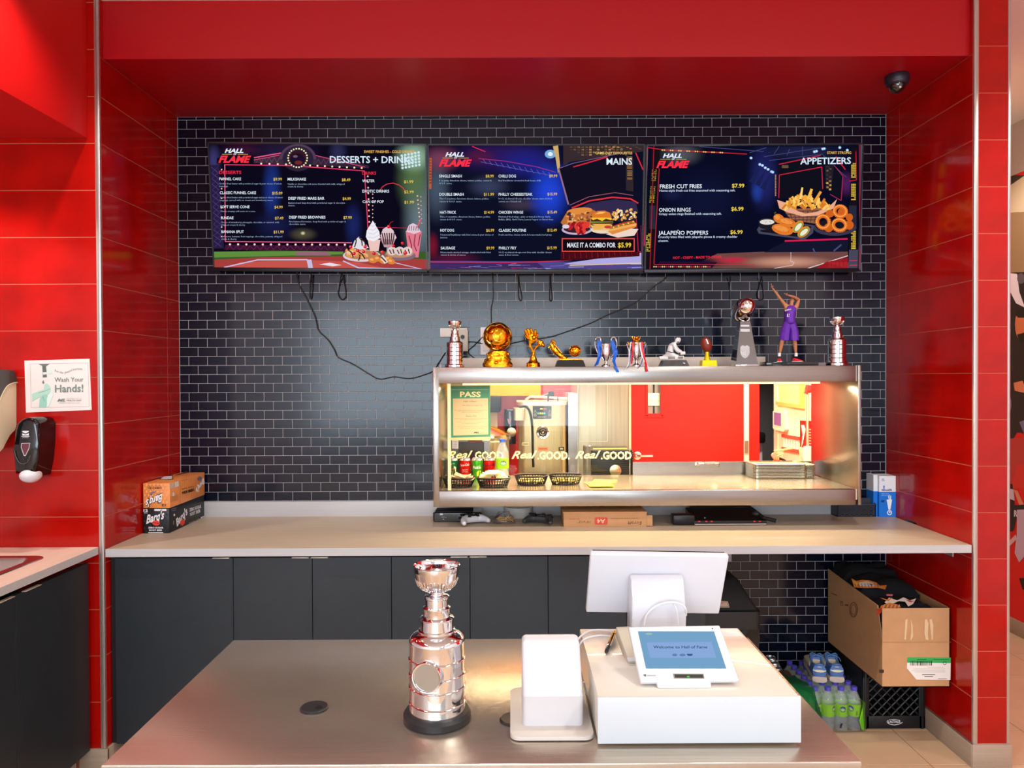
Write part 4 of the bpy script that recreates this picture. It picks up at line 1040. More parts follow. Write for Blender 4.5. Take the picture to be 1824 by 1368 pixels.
for i, ch in enumerate('TORONTO'): ar.text(ch, 226+i*20, 518-abs(i-3)**2*-2.2-14, 22, (236, 226, 240), x1=243+i*20, bold=.03)
ar.text('15', 256, 598, 46, (240, 232, 244), x1=306, bold=.03, shear=.1); ar.build('lettering', t)
# ================================================================== inside the case
FZ = iz0
def onf(px, py): return PZ(px, py, FZ)
BK = mt('black_basket_plastic', (22, 18, 16), .4)
def basket(px0, px1, ybot, label):
    y = onf((px0+px1)/2, ybot).y+.055; s = y/F; w = (px1-px0)/2*s; cx_ = ((px0+px1)/2-905)*s
    cx_ = P((px0+px1)/2, ybot, y).x
    t = thing('food_basket', label, 'basket', (cx_, y, FZ), 0, 'oval black plastic baskets in the case')
    d = w*.66; b = MB(); h = .046
    def o(a, k, z): return V(cx_+w*k*math.cos(a), y+d*k*math.sin(a), FZ+z)
    N = 34
    for k, z, r in ((.80, .003, .003), (.87, .018, .0018), (.93, .032, .0018), (.985, .043, .0028), (1.02, .047, .0035)):
        b.tube([o(2*PI*i/40, k, z) for i in range(40)], r, BK, n=5, closed=True)
    for i in range(N):
        a = 2*PI*i/N; b.tube([o(a, .80, .003), o(a, .93, .032), o(a, 1.0, .046)], .0022, BK, n=4)
    b.poly([o(2*PI*i/32, .79, .0025) for i in range(32)], BK)
    b.build('basket_weave', t)
    return t, V(cx_, y, FZ), w, d
k1 = basket(789, 846, 870, 'black oval basket of tan flat packets, leftmost in the case')
k2 = basket(849, 909, 870, 'black oval basket heaped with cream packets below the water bottle')
k3 = basket(917, 976, 866, 'black oval basket with small yellow packets, second from the right')
k4 = basket(978, 1037, 865, 'black oval basket with small yellow packets, rightmost of four')
TANP = mt('tan_paper_packet', (206, 172, 130), .7); CRM = mt('cream_packet', (250, 236, 170), .55)
def packet(m, w=.045, h=.03):
    b = MB(); b.box(-w/2, w/2, -h/2, h/2, 0, .0012, m, bev=.0004, seg=1)
    me = bpy.data.meshes.new('packet'); me.from_pydata([tuple(v) for v in b.v], [], b.f); me.materials.append(m); return me
def packets(k, me, n, lab, grp, seed, lean):
    t, c_, w, d = k; r_ = random.Random(seed)
    for i in range(n):
        o = link_mesh('packet', me); f = i/(n-1)
        o.location = (c_.x+w*lean(f)[0], c_.y+d*r_.uniform(-.45, .3), c_.z+.012+lean(f)[1]); o.rotation_euler = (r_.uniform(.15, .7), r_.uniform(-.35, .35), r_.uniform(-.5, .5))
        tag(o, lab, 'packet', grp)
packets(k1, packet(TANP, .075, .022), 9, 'flat tan paper-wrapped packet in the leftmost black basket', 'tan packets in the leftmost basket', 1, lambda f: (-.25+.8*f, .022+.022*math.sin(f*3)))
packets(k2, packet(CRM, .055, .035), 13, 'cream paper packet heaped in the second black basket', 'cream packets in the second basket', 2, lambda f: (-.6+1.2*f, .03+.03*math.sin(f*3.1)))
YP = mt('yellow_packet', (240, 218, 120), .6)
for kk, nm in ((k3, 'heap of small yellow packets in the third black basket'), (k4, 'heap of small yellow packets in the rightmost black basket')):
    b = MB(); t_, c_, w, d = kk
    for i in range(70):
        a = random.uniform(0, 2*PI); q = math.sqrt(random.random())*.78
        b.box(-.012, .012, -.007, .007, -.001, .001, YP, M4=Matrix.Translation(V(c_.x+w*q*math.cos(a), c_.y+d*q*math.sin(a), c_.z+.01+.018*(1-q)+random.uniform(0, .012))) @ Euler((random.uniform(-.6, .6), random.uniform(-.6, .6), random.uniform(0, 3))).to_matrix().to_4x4())
    o = b.build('sauce_packets', None, smooth=False, kind='stuff'); tag(o, nm, 'packets')
# loose napkins
b0 = onf(1072, 864)
NAP = mt('pale_yellow_napkin', (252, 228, 70), .7)
for i, (px, py, rz) in enumerate(((1068, 863, .2), (1078, 860, -.25), (1070, 867, .05))):
    c_ = onf(px, py); o = MB().box(-.06, .06, -.06, .06, 0, .002, NAP, M4=Matrix.Translation(V(c_.x, c_.y+.03, FZ+.0022*i)) @ Matrix.Rotation(rz, 4, 'Z')).build('napkin', None, smooth=False)
    tag(o, ('lowest', 'middle', 'topmost')[i]+' pale yellow napkin of the loose pile on the case floor', 'napkin', 'loose yellow napkins')
# cans and bottle
def can(name, label, px, cols, art, y=3.95, z=FZ, r=.0295, h=.122, cat='can', group=None):
    x = P(px, 830, y).x; t = thing(name, label, cat, (x, y, z), 0, group); c_ = V(x, y, z)
    ALU = mt('can_aluminium', (205, 205, 208), .25, 1)
    MB().lathe(c_, [(r*.72, .001), (r*.8, 0), (r*.86, .003), (r, .012), (r, h-.014), (r, h-.012)], mt('can_body_%02x%02x%02x' % cols, cols, .28, .5), 28).build('body', t)
    MB().lathe(c_, [(r, h-.012), (r*.84, h-.002), (r*.86, h), (r*.80, h), (r*.78, h-.004), (0, h-.004)], ALU, 28).build('lid', t)
    b = MB(); b.ell(c_+V(0, -.006, h-.0025), (.006, .009, .0012), ALU, n=10, k=5); b.build('pull_tab', t)
    if art:
        b = MB(); b.rec = False
        def cyl(u, v): # u radians from the front, v height
            return V(c_.x+(r+.0005)*math.sin(u), c_.y-(r+.0005)*math.cos(u), c_.z+v)
        art(b, cyl, r, h); b.build('print', t, smooth=False)
    return t
def ctext(b, cyl, r, s, u0, v0, hh_, m, w=None, slope=0, bold=.01, shear=0, dr=0):
    vs, fs, a, c_ = textgeo(s, bold, shear, 1); k = hh_/.73; kx = (w/(c_-a)) if w else k
    b.add([cyl(((v.x-a)*kx-(c_-a)*kx/2)/r+u0, v0+v.y*k+slope*(v.x-a)*kx) for v in vs], fs, m)
def cpatch(b, cyl, pts, m):
    b.poly([cyl(u, v) for u, v in pts], m)
W_ = ink((246, 240, 224))
def art_green(b, cyl, r, h):
    m = ink((236, 200, 160)); cyl2 = lambda u, v: cyl(u*.999, v)
    cpatch(b, cyl, [(-.75, .075), (-.4, .083), (0, .085), (.4, .083), (.75, .075), (.7, .05), (.35, .038), (0, .03), (-.35, .038), (-.7, .05)], ink((244, 214, 180)))
    c3 = lambda u, v: cyl(u, v)+V(math.sin(u), -math.cos(u), 0)*.0004
    ctext(b, c3, r, 'CANADA', 0, .063, .008, ink((190, 60, 50)), .034); ctext(b, c3, r, 'DRY', 0, .05, .008, ink((190, 60, 50)), .02)
    ctext(b, cyl, r, 'Ginger Ale', 0, .092, .006, W_, .03)
def art_red(b, cyl, r, h):
    ctext(b, cyl, r, 'Coca-Cola', -.1, .078, .014, W_, .056, shear=.35, slope=.12); ctext(b, cyl, r, 'ORIGINAL TASTE', 0, .06, .004, W_, .03); ctext(b, cyl, r, 'gout original', 0, .05, .004, W_, .03); ctext(b, cyl, r, '355 mL', 0, .032, .004, W_, .02)
def art_fuze(b, cyl, r, h):
    c3 = lambda u, v: cyl(u, v)+V(math.sin(u), -math.cos(u), 0)*.0004
    cpatch(b, cyl, [(-1.2, .108), (0, .108), (1.2, .108), (1.2, .09), (.6, .086), (0, .088), (-.6, .094), (-1.2, .09)], ink((250, 196, 10)))
    cpatch(b, cyl, [(.0, .05), (.3, .058), (.7, .056), (.8, .035), (.5, .018), (.15, .022), (-.05, .034)], ink((252, 224, 40)))
    ctext(b, c3, r, 'fuze', 0, .068, .016, W_, .044, bold=.02); ctext(b, c3, r, 'iced tea', .4, .08, .004, W_, .016)
def art_zero(b, cyl, r, h):
    K = ink((16, 8, 8)); ctext(b, cyl, r, 'Coca-Cola', -.05, .078, .014, K, .056, shear=.35, slope=.1); ctext(b, cyl, r, 'ZERO SUGAR', 0, .058, .005, K, .034); ctext(b, cyl, r, 'zero sucre', 0, .048, .004, K, .028)
can('drink_can', 'green ginger ale can with pale shield print, leftmost in the case', 806, (16, 110, 50), art_green, group='drink cans lined up in the case')
can('drink_can', 'bright red soft drink can with white script lettering', 828.5, (226, 24, 20), art_red, group='drink cans lined up in the case')
can('drink_can', 'green and yellow iced tea can with a lemon', 850, (74, 178, 40), art_fuze, group='drink cans lined up in the case')
can('drink_can', 'red soft drink can with black script lettering beside the bottle', 872, (224, 20, 22), art_zero, group='drink cans lined up in the case')
def pet(name, k=.22):
    M = bpy.data.materials.new(name); M.use_nodes = True; nt = M.node_tree; b = nt.nodes['Principled BSDF']
    b.inputs['Base Color'].default_value = (.80, .86, .88, 1); b.inputs['Roughness'].default_value = .08; b.inputs['Alpha'].default_value = k; b.inputs['Coat Weight'].default_value = 1
    return M
PET = pet('clear_pet')
WAT_ = 0 and mt('pet_ribs', (206, 216, 222), .15, trans=0, alpha=.5)
def bottle_parts(t, c_, h=.215, r=.032, capc=(40, 90, 200), labc=(150, 222, 20), art=True, n=20):
    MB().lathe(c_, [(0, .004), (r*.7, 0), (r*.95, .004), (r, .012), (r*.96, h*.14), (r, h*.17), (r*.96, h*.2), (r, h*.24), (r*.97, h*.30), (r*.97, h*.56), (r, h*.60), (r*.98, h*.68), (r*.8, h*.78), (r*.5, h*.87), (r*.38, h*.91), (r*.38, h*.95)], PET, n).build('bottle_body', t)
    MB().cyl(c_, r*.46, h*.93, h, mt('cap_%02x%02x%02x' % capc, capc, .4), 18, bev=.001).build('cap', t)
    lb = MB(); lb.lathe(c_, [(r*.99, h*.31), (r*.99, h*.55)], mt('bottle_label_%02x%02x%02x' % labc, labc, .4), n); lb = lb.build('label', t)
    if art:
        b = MB(); b.rec = False
        cyl = lambda u, v: V(c_.x+(r*.99+.0006)*math.sin(u), c_.y-(r*.99+.0006)*math.cos(u), c_.z+v)
        c3 = lambda u, v: cyl(u, v)+V(math.sin(u), -math.cos(u), 0)*.0005
        b.poly([cyl(.15+.5*math.cos(q*PI/6), h*.44+h*.06*math.sin(q*PI/6)) for q in range(12)], ink((28, 66, 150)))
        ctext(b, c3, r, 'Nestle', .15, h*.42, h*.05, W_, r*.8, bold=.03)
        b.build('label_print', t, smooth=False)
x = P(895, 820, 3.93).x
t = thing('water_bottle', 'clear water bottle with blue cap and lime green label standing beside the drink cans', 'bottle', (x, 3.93, FZ)); bottle_parts(t, V(x, 3.93, FZ), .222, .0335)
# stacked steel trays
TRAYM = mt('tray_steel', (226, 220, 196), .22, 1)
def tray_mesh(w, d):
    b = MB(); r0 = rr(-w/2, w/2, -d/2, d/2, .02, .0075, 3); r1 = rr(-w/2+.004, w/2-.004, -d/2+.004, d/2-.004, .018, .0085, 3); r2 = rr(-w/2+.012, w/2-.012, -d/2+.012, d/2-.012, .014, .0015, 3)
    vs = r0+r1+r2; n = len(r0); fs = []
    for j in range(2):
        for i in range(n): fs.append((j*n+i, j*n+(i+1) % n, (j+1)*n+(i+1) % n, (j+1)*n+i))
    fs.append(tuple(2*n+i for i in range(n)))
    r3 = [v-V(0, 0, .003) for v in r0]; vs += r3
    for i in range(n): fs.append((i, (i+1) % n, 3*n+(i+1) % n, 3*n+i))
    me = bpy.data.meshes.new('steel_tray'); me.from_pydata([tuple(v) for v in vs], [], fs); me.materials.append(TRAYM); return me
ORD = ['topmost tray', 'second tray from the top', 'third tray from the top', 'fourth tray from the top', 'fifth tray from the top', 'sixth tray from the top', 'seventh tray from the top', 'eighth tray from the top', 'ninth tray from the top', 'lowest tray']
tm1 = tray_mesh(.285, .17); tm2 = tray_mesh(.085, .13)
ycs = 4.055
for k in range(10):
    o = link_mesh('steel_tray', tm1); o.location = (P(1388, 840, 4.0).x+random.uniform(-.001, .001), ycs+random.uniform(-.001, .001), FZ+.0078*k); o.rotation_euler = (0, 0, random.uniform(-.01, .01))
    tag(o, ORD[9-k]+' in the wide steel stack inside the case', 'tray', 'wide steel trays in a stack')
for k in range(9):
    o = link_mesh('steel_tray', tm2); o.location = (P(1441, 840, 4.0).x-.004, ycs+.005, FZ+.0078*k); o.rotation_euler = (0, 0, random.uniform(-.02, .02))
    tag(o, ORD[8-k]+' in the narrow steel stack inside the case', 'tray', 'small steel trays in a stack')
# notice and lettering on the glass
nt_ = thing('pass_notice', 'green-bordered PASS inspection notice taped to the case glass', 'notice', (P(838, 733, 4.108).x, 4.108, 1.4))
c0 = P(803, 784, 4.108); ar = Art(c0, V(1, 0, 0), V(0, 0, 1), (780, 680, 1/6.84), lift=.0); b = ar.set(); ar.rect(152, 15, 638, 712, (222, 204, 150)); ar.build('sheet', nt_)
ar.set(); GN = (66, 140, 112); ar.poly([(155, 52), (632, 48), (642, 668), (160, 682)], GN); ar.poly([(182, 205), (610, 200), (614, 642), (188, 655)], (214, 192, 152)); ar.build('border', nt_)
ar.set(); ar.text('PASS', 268, 184, 66, (252, 236, 180), x1=522, bold=.03); ar.text('Middlesex-London Health Unit Food Premises Inspection Summary', 168, 100, 10, (236, 232, 170), x1=616, yb1=97)
DK = (40, 38, 34)
for s_, a, c_, y, h_ in (('Hall of Fame', 312, 474, 248, 18), ('555 Oxford St, London ON', 300, 540, 294, 12), ('This premises was inspected for compliance with the Food', 200, 590, 350, 8), ('Premises Regulation under the Health Protection Act', 250, 540, 362, 7), ('Ontario Food Premises Regulation', 285, 510, 376, 7), ('August 2025', 338, 472, 424, 16), ('This notice shall remain posted in public view until removed', 200, 600, 450, 8), ('by a Public Health Inspector', 270, 525, 465, 7), ('Results of this inspection are available at', 235, 560, 496, 6), ('the health unit web site', 290, 490, 512, 6), ('To view the full report please visit the health unit', 200, 600, 548, 7), ('or call the health unit for more information', 245, 550, 568, 7)):
    ar.text(s_, a, y, h_, DK, x1=c_, res=1, shear=.2 if h_ > 11 else 0)
ar.text('ML', 436, 628, 22, (40, 96, 100), x1=506, shear=.35, bold=.02); ar.text('HEALTH UNIT', 514, 628, 9, (110, 120, 110), x1=602, res=1)
ar.build('lettering', nt_)
gl = thing('glass_lettering', 'pale yellow slogan lettering repeated along the case glass', 'lettering', (.1, 4.112, 1.25))
ar = Art(V(0, 4.112, 1.2), V(1, 0, 0), V(0, 0, 1), (870, 680, 1/6.756), lift=.0); LY = (248, 244, 180)
for i, dx in enumerate((-775, 0, 765)):
    ar.set(); ar.d = 0
    ar.text('Real', 278+dx, 926, 94, LY, x1=585+dx, yb1=918, shear=.45, bold=.018); ar.build('lettering', gl)
    ar.set(); ar.d = 0
    ar.text('.GOOD' if i == 2 else '.GOOD.', 588+dx, 930, 92, LY, x1=(978 if i < 2 else 958)+dx, bold=.035); ar.build('lettering', gl)

# ================================================================== things on the worktop under the case
def onc(px, py, z=CT): return PZ(px, py, z)
# media box
a, c = onc(771, 930), onc(857, 928)
t = thing('media_box', 'black set-top box under the left end of the steel case', 'box', ((a.x+c.x)/2, a.y+.07, CT))
MB().rbox(a.x, c.x, a.y, a.y+.14, CT+.004, CT+.045, .01, BLACKG, bev=.004).build('casing', t)
MB().rbox(a.x+.006, c.x-.006, a.y+.006, a.y+.134, CT, CT+.005, .01, BLACKM).build('base', t)
MB().box(a.x+.01, a.x+.2, a.y+.02, a.y+.12, CT+.045, CT+.052, BLACKM, bev=.002).build('upper_plate', t)
ar = Art(V(a.x, a.y, CT), V(1, 0, 0), V(0, 0, 1), (750, 880, 1/3.648), lift=.0008); ar.set()
ar.rect(122, 125, 142, 137, (200, 204, 210)); ar.ell(150, 150, 3, 2, (180, 180, 190)); ar.rect(130, 148, 146, 151, (150, 150, 156)); ar.ell(162, 152, 2, 2, (200, 200, 200)); ar.rect(215, 136, 222, 140, (130, 130, 136)); ar.rect(240, 136, 256, 140, (130, 130, 136)); ar.ell(146, 164, 5, 2, (190, 190, 196)); ar.build('front_marks', t)
# game controllers
def controller(label, px, py, m, m2, rz):
    c_ = onc(px, py); c_.y += .045; t = thing('game_controller', label, 'controller', (c_.x, c_.y, CT), rz, None)
    R = Matrix.Translation(c_) @ Matrix.Rotation(rz, 4, 'Z'); q = lambda x, y, z: R @ V(x, y, z)
    o = skin('grip_shell', {'m': (q(0, .01, .026), (.018, .022)), 'l1': (q(-.04, .012, .027), (.019, .024)), 'r1': (q(.04, .012, .027), (.019, .024)), 'l2': (q(-.062, -.015, .024), (.015, .017)), 'r2': (q(.062, -.015, .024), (.015, .017)), 'l3': (q(-.070, -.05, .016), .0115), 'r3': (q(.070, -.05, .016), .0115)},
         [('m', 'l1'), ('m', 'r1'), ('l1', 'l2'), ('r1', 'r2'), ('l2', 'l3'), ('r2', 'r3')], m, t, sub=2)
    b = MB(); b.box(-.024, .024, -.006, .028, .040, .049, m2, bev=.004, M4=R); b.build('touch_pad', t)
    for s in (-1, 1):
        MB().lathe(q(s*.024, -.012, .040), [(0, 0), (.009, 0), (.006, .004), (.0055, .010), (.010, .013), (.010, .016), (0, .016)], BLACKM, 16).build('thumbstick', t)
        b = MB()
        for dx, dy in ((0, .009), (0, -.009), (.009, 0), (-.009, 0)): b.ell(q(s*.048+dx, .012+dy, .0475), (.0045, .0045, .003), m2 if s > 0 else BLACKM, n=8, k=5)
        b.build('buttons', t, kind='stuff')
        b = MB(); b.box(s*.045-.014, s*.045+.014, .03, .042, .026, .036, BLACKM, bev=.004, M4=R); b.build('trigger', t)
    return t
controller('white game controller with black centre under the case', 841, 937, WHITEP, BLACKG, .55)
controller('dark grey game controller under the case, right of the paper plates', 962, 937, mt('dark_grey_plastic', (54, 56, 58), .4), BLACKG, -.35)
# bag of rubber bands
c_ = onc(898, 934); c_.y += .03
t = thing('bag_of_rubber_bands', 'small clear bag of tan rubber bands lying under the case', 'bag', (c_.x, c_.y, CT))
b = MB(); RBM = mt('rubber_band_tan', (206, 164, 112), .6)
r_ = random.Random(5)
for i in range(46):
    a0 = r_.uniform(0, 2*PI); q = math.sqrt(r_.random()); p = V(c_.x+.040*q*math.cos(a0), c_.y+.022*q*math.sin(a0), CT+.012+r_.uniform(0, .036)*(1-q*.5)); d = V(r_.uniform(-1, 1), r_.uniform(-1, 1), r_.uniform(-.4, .4)).normalized()*.014; e = d.cross(V(0, 0, 1)).normalized()*.004
    b.tube([p-d, p+e, p+d, p-e], .0013, RBM, n=4, closed=True)
b.build('rubber_bands', t, kind='stuff')
b = rock(V(c_.x, c_.y, CT), .058, .034, .058, thin_glass('bag_film', (252, 252, 254), .0), 9, n=14, rows=6, jag=.14, top=.5); b.build('bag_film', t, angle=50)
b = MB(); b.ribbon([V(c_.x-.05, c_.y-.03, CT+.03), V(c_.x-.02, c_.y-.034, CT+.052), V(c_.x+.0, c_.y-.02, CT+.06)], V(.012, 0, .006), .001, ink((30, 34, 60))); b.build('header_label', t)
# roll / stack of paper plates
c_ = onc(922, 925); cx0 = P(923, 915, c_.y+.03)
t = thing('paper_plates', 'short stack of white paper plates lying under the case', 'plates', (cx0.x, c_.y+.08, CT))
for k in range(5):
    b = MB(); b.lathe(V(cx0.x, c_.y+.08, CT+.010*k), [(.0, .001), (.055, .001), (.062, .010), (.0765, .014), (.0775, .012), (.064, .0), (0, 0)], mt('paper_plate', (236, 236, 230), .6), 36); b.build('plate', t)
# cardboard box with printing
a, c = onc(1004, 939), onc(1151, 937)
t = thing('flat_cardboard_box', 'long flat brown cardboard box printed A4 upside down under the case', 'box', ((a.x+c.x)/2, a.y+.1, CT))
H_ = .068
b = MB(); b.box(a.x, c.x, a.y, a.y+.22, CT, CT+H_, CARD, bev=.0015); b.build('carton', t)
b = MB(); b.box(a.x-.003, c.x+.001, a.y-.003, a.y+.223, CT+H_, CT+H_+.006, CARD, bev=.001); b.build('lid', t)
b = MB(); b.box(c.x, c.x+.028, a.y-.001, a.y+.003, CT+.003, CT+H_-.012, CARD, bev=.001); b.build('flap', t)
ar = Art(V(a.x, a.y, CT), V(1, 0, 0), V(0, 0, 1), (750, 880, 1/3.648), lift=.0012); ar.set()
BRN = (92, 64, 40)
ar.poly([(1128, 158), (1134, 152), (1206, 152), (1212, 158), (1212, 192), (1206, 198), (1134, 198), (1128, 192)], (206, 70, 60))
ar.text('A4', 1196, 162, 28, (226, 190, 150), x1=1144, flip=True, bold=.02); ar.text('Ecraft', 1434, 178, 22, BRN, x1=1340, flip=True, shear=.2)
ar.text('10"x12"', 1100, 174, 16, BRN, x1=1016, flip=True); ar.text('ED-8398', 1028, 158, 9, (200, 70, 60), x1=964, flip=True); ar.text('Creative Pads for Artist Drawing', 1412, 156, 7, BRN, x1=1232, flip=True, res=1)
ar.build('printing', t)
# paper cutter
t = thing('paper_trimmer', 'black paper trimmer with red marks under the case', 'paper trimmer', (P(1290, 920, 3.75).x, 3.75, CT))
a, c = onc(1236, 936), onc(1367, 936)
y0 = a.y
b = MB(); b.add([V(a.x, y0, CT), V(c.x, y0, CT), V(c.x-.01, y0+.22, CT), V(a.x+.01, y0+.22, CT), V(a.x, y0, CT+.022), V(c.x, y0, CT+.022), V(c.x-.03, y0+.22, CT+.05), V(a.x+.01, y0+.22, CT+.05)], [(0, 1, 2, 3), (4, 5, 6, 7), (0, 1, 5, 4), (1, 2, 6, 5), (2, 3, 7, 6), (3, 0, 4, 7)], BLACK); b.build('base_plate', t, smooth=False)
MB().box(a.x+.004, c.x-.004, y0-.004, y0, CT+.004, CT+.008, ink((214, 196, 190))).build('ruler_edge', t, smooth=False)
MB().box(a.x-.10, a.x+.005, y0+.002, y0+.07, CT+.002, CT+.05, BLACK, bev=.006).build('side_guide', t)
MB().tube([V(a.x+.02, y0+.16, CT+.064), V(c.x-.08, y0+.16, CT+.070), V(c.x-.05, y0+.14, CT+.072), V(c.x-.005, y0+.03, CT+.03), V(c.x+.05, y0+.015, CT+.018)], [.007, .008, .009, .009, .011], BLACKM).build('blade_arm', t)
b = MB(); b.ell(V(c.x-.03, y0+.07, CT+.045), (.02, .02, .012), mt('dark_grey_plastic', (54, 56, 58), .4)); b.build('pivot', t)
ar = Art(V(a.x, y0, CT), V(1, 0, 0), V(0, 0, 1), (1180, 830, 1/3.648), lift=.0015); ar.set()
for x in (232, 278, 312, 590, 625): ar.rect(x, 356, x+14, 363, (226, 40, 36))
ar.build('red_marks', t)
ar.set(); ar.ell(275, 337, 5, 5, (90, 90, 90)); ar.build('screw', t)
# organiser basket
a, c = onc(1492, 921), onc(1565, 922)
t = thing('organiser_basket', 'dark grey slotted plastic organiser basket at the case right end', 'basket', ((a.x+c.x)/2, a.y+.08, CT))
GR = mt('dark_grey_basket', (52, 54, 62), .5)
x0, x1, y0, y1 = a.x, c.x-.004, a.y, a.y+.17
H_ = .105
def slot_wall(b, P0, P1, z0, z1, nx, nz, m, th):
    P0, P1 = Vector(P0), Vector(P1); L = (P1-P0).length; d = (P1-P0)/L; nrm = V(-d.y, d.x, 0)*th
    def bar(s0, s1, a0, a1):
        q = [P0+d*s0, P0+d*s1]; b.add([q[0]+V(0, 0, a0), q[1]+V(0, 0, a0), q[1]+V(0, 0, a0)+nrm, q[0]+V(0, 0, a0)+nrm, q[0]+V(0, 0, a1), q[1]+V(0, 0, a1), q[1]+V(0, 0, a1)+nrm, q[0]+V(0, 0, a1)+nrm], [(0, 1, 2, 3), (4, 5, 6, 7), (0, 1, 5, 4), (1, 2, 6, 5), (2, 3, 7, 6), (3, 0, 4, 7)], m)
    hz = (z1-z0)/nz
    for k in range(nz+1): bar(0, L, z0+hz*k-hz*.22 if k else z0, z0+hz*k+hz*.22 if k < nz else z1)
    for k in range(nx+1):
        for j in range(nz):
            s = L*k/nx+(L/nx/2 if j % 2 and k < nx else 0); bar(max(0, s-L/nx*.16), min(L, s+L/nx*.16), z0+hz*j, z0+hz*(j+1))
b = MB(); slot_wall(b, (x0, y0, CT), (x1, y0, CT), 0, .062, 8, 7, GR, .003); b.build('front_wall', t, smooth=False, kind='stuff')
b = MB(); b.box(x0, x1, y0+.004, y1, CT, CT+.004, GR); b.box(x1-.003, x1, y0, y1, CT, CT+.07, GR); b.box(x0, x0+.003, y0, y1, CT, CT+.07, GR); b.box(x0, x1, y1-.003, y1, CT, CT+.13, GR); b.build('tray', t, smooth=False)
for q, hq in ((.05, .09), (.10, .115)): MB().box(x0+.003, x1-.003, y0+q, y0+q+.003, CT+.004, CT+hq, GR).build('divider', t, smooth=False)
MB().tube([V(x0, y0, CT+.064), V(x1, y0, CT+.064), V(x1+.001, y0+.05, CT+.085), V(x1, y1, CT+.145)], .0035, GR).build('rim', t)
# straw box
a, c = onc(1566, 921), onc(1598, 921)
y0 = a.y; zt = P(1585, 848, y0).z
t = thing('straw_box', 'tall blue and white drinking straw box in the right corner of the worktop', 'box', ((a.x+c.x)/2, y0+.08, CT))
SB = mt('straw_box_white', (232, 234, 240), .5); SBB = mt('straw_box_blue', (20, 120, 222), .45)
zs = P(1585, 876, y0).z
yb2 = min(YB-.004, y0+.14)
MB().box(a.x, c.x, y0, yb2, CT, zs, SBB).build('blue_half', t, smooth=False); MB().box(a.x, c.x, y0, yb2, zs, zt, SB).build('white_half', t, smooth=False)
b = MB(); b.box(a.x-.02, a.x, y0+.02, yb2, CT, zs, SBB); b.box(a.x-.02, a.x, y0+.02, yb2, zs, zt+.004, SB); b.build('side_flap', t, smooth=False)
ar = Art(V(a.x, y0, CT), V(1, 0, 0), V(0, 0, 1), (1180, 830, 1/3.648), lift=.0008); ar.set()
ar.text('touch', 1422, 162, 15, (24, 40, 110), x1=1490, bold=.03); ar.poly([(1434, 128), (1444, 128), (1441, 160), (1437, 160)], (20, 120, 222)); ar.text('PAPER STRAWS', 1424, 184, 6, (220, 236, 250), x1=1470, res=1); ar.text('PAILLES', 1424, 194, 5, (220, 236, 250), x1=1458, res=1)
ar.rect(1420, 222, 1442, 236, (20, 60, 130)); ar.poly([(1456, 218), (1492, 218), (1480, 284), (1468, 284)], (240, 242, 248)); ar.line([(1466, 190), (1472, 218)], 4, (240, 242, 248)); ar.line([(1476, 186), (1478, 218)], 4, (240, 242, 248)); ar.line([(1484, 192), (1482, 218)], 4, (240, 242, 248))
ar.ring(1475, 303, 13, 14, 6, (240, 242, 248)); ar.ell(1476, 300, 5, 6, (240, 242, 248)); ar.rect(1424, 84, 1440, 88, (60, 120, 210)); ar.rect(1424, 94, 1444, 97, (60, 120, 210)); ar.build('printing', t)
# pen on the worktop
p, q = onc(1613, 926, CT+.005), onc(1648, 937, CT+.005)
t = thing('pen', 'black ballpoint pen lying on the worktop by the right wall', 'pen', ((p.x+q.x)/2, (p.y+q.y)/2, CT))
MB().tube([p, p.lerp(q, .1), p.lerp(q, .8)], [.003, .005, .005], BLACKG).build('barrel', t); MB().tube([p.lerp(q, .8), q], [.004, .003], CHROME).build('tip', t)

# ---- soda cartons at the left end
def carton(label, zb, col, y0, y1, x0, x1, h, rz=0):
    t = thing('soda_carton', label, 'carton', ((x0+x1)/2, (y0+y1)/2, zb)); MB().box(x0, x1, y0, y1, zb, zb+h, mt('carton_%02x%02x%02x' % col, col, .42, var=.1, vs=40), bev=.0012).build('box', t); return t
a, c = onc(252, 950), onc(301, 950)
x0, x1, yb0 = XL+.006, c.x, a.y
hb = .118
y1b = yb0+.405
t1 = carton('black twelve-pack root beer carton in the left corner of the worktop', CT, (24, 24, 28), yb0, y1b, x0, x1, hb)
x0o = x0; t2 = carton('orange twelve-pack cream soda carton upside down on top of the black carton', CT+hb+.001, (232, 146, 78), yb0+.002, y1b-.002, x0o, x1+.004, hb)
K = (230, 830)
ar = Art(V(x0, yb0, CT), V(1, 0, 0), V(0, 0, 1), (230, 820, 170/1661), lift=.0008)
ar.set(); WT = (232, 232, 236)
for i in range(7):
    for j in range(7):
        ar.poly([(max(240, 240+i*64+(j % 2)*32), 850+j*60), (262+i*64+(j % 2)*32, 880+j*60), (240+i*64+(j % 2)*32, 910+j*60), (218+i*64+(j % 2)*32, 880+j*60)], (34, 34, 38), up=(i+j == 0)) if 236 < 218+i*64+(j % 2)*32 < 640 else None
ar.text('12', 252, 892, 46, WT, x1=328, bold=.04); ar.rect(258, 908, 322, 918, WT); ar.rect(440, 846, 650, 880, WT)
ar.text("Barq's", 300, 1100, 150, (20, 20, 20), x1=612, yb1=1010, bold=.09, shear=.25); ar.text("Barq's", 300, 1100, 150, WT, x1=612, yb1=1010, bold=.03, shear=.25)
ar.ell(470, 1090, 68, 44, (228, 60, 40), rot=8); ar.line([(410, 1080), (530, 1100)], 8, (20, 20, 20)); ar.text('ZERO SUGAR', 334, 1184, 26, WT, x1=596, bold=.04); ar.text('ROOT BEER', 350, 1226, 26, WT, x1=578, bold=.04); ar.rect(334, 1252, 596, 1262, WT); ar.build('front_print', t1)
ar.set()
OR2 = (244, 172, 104)
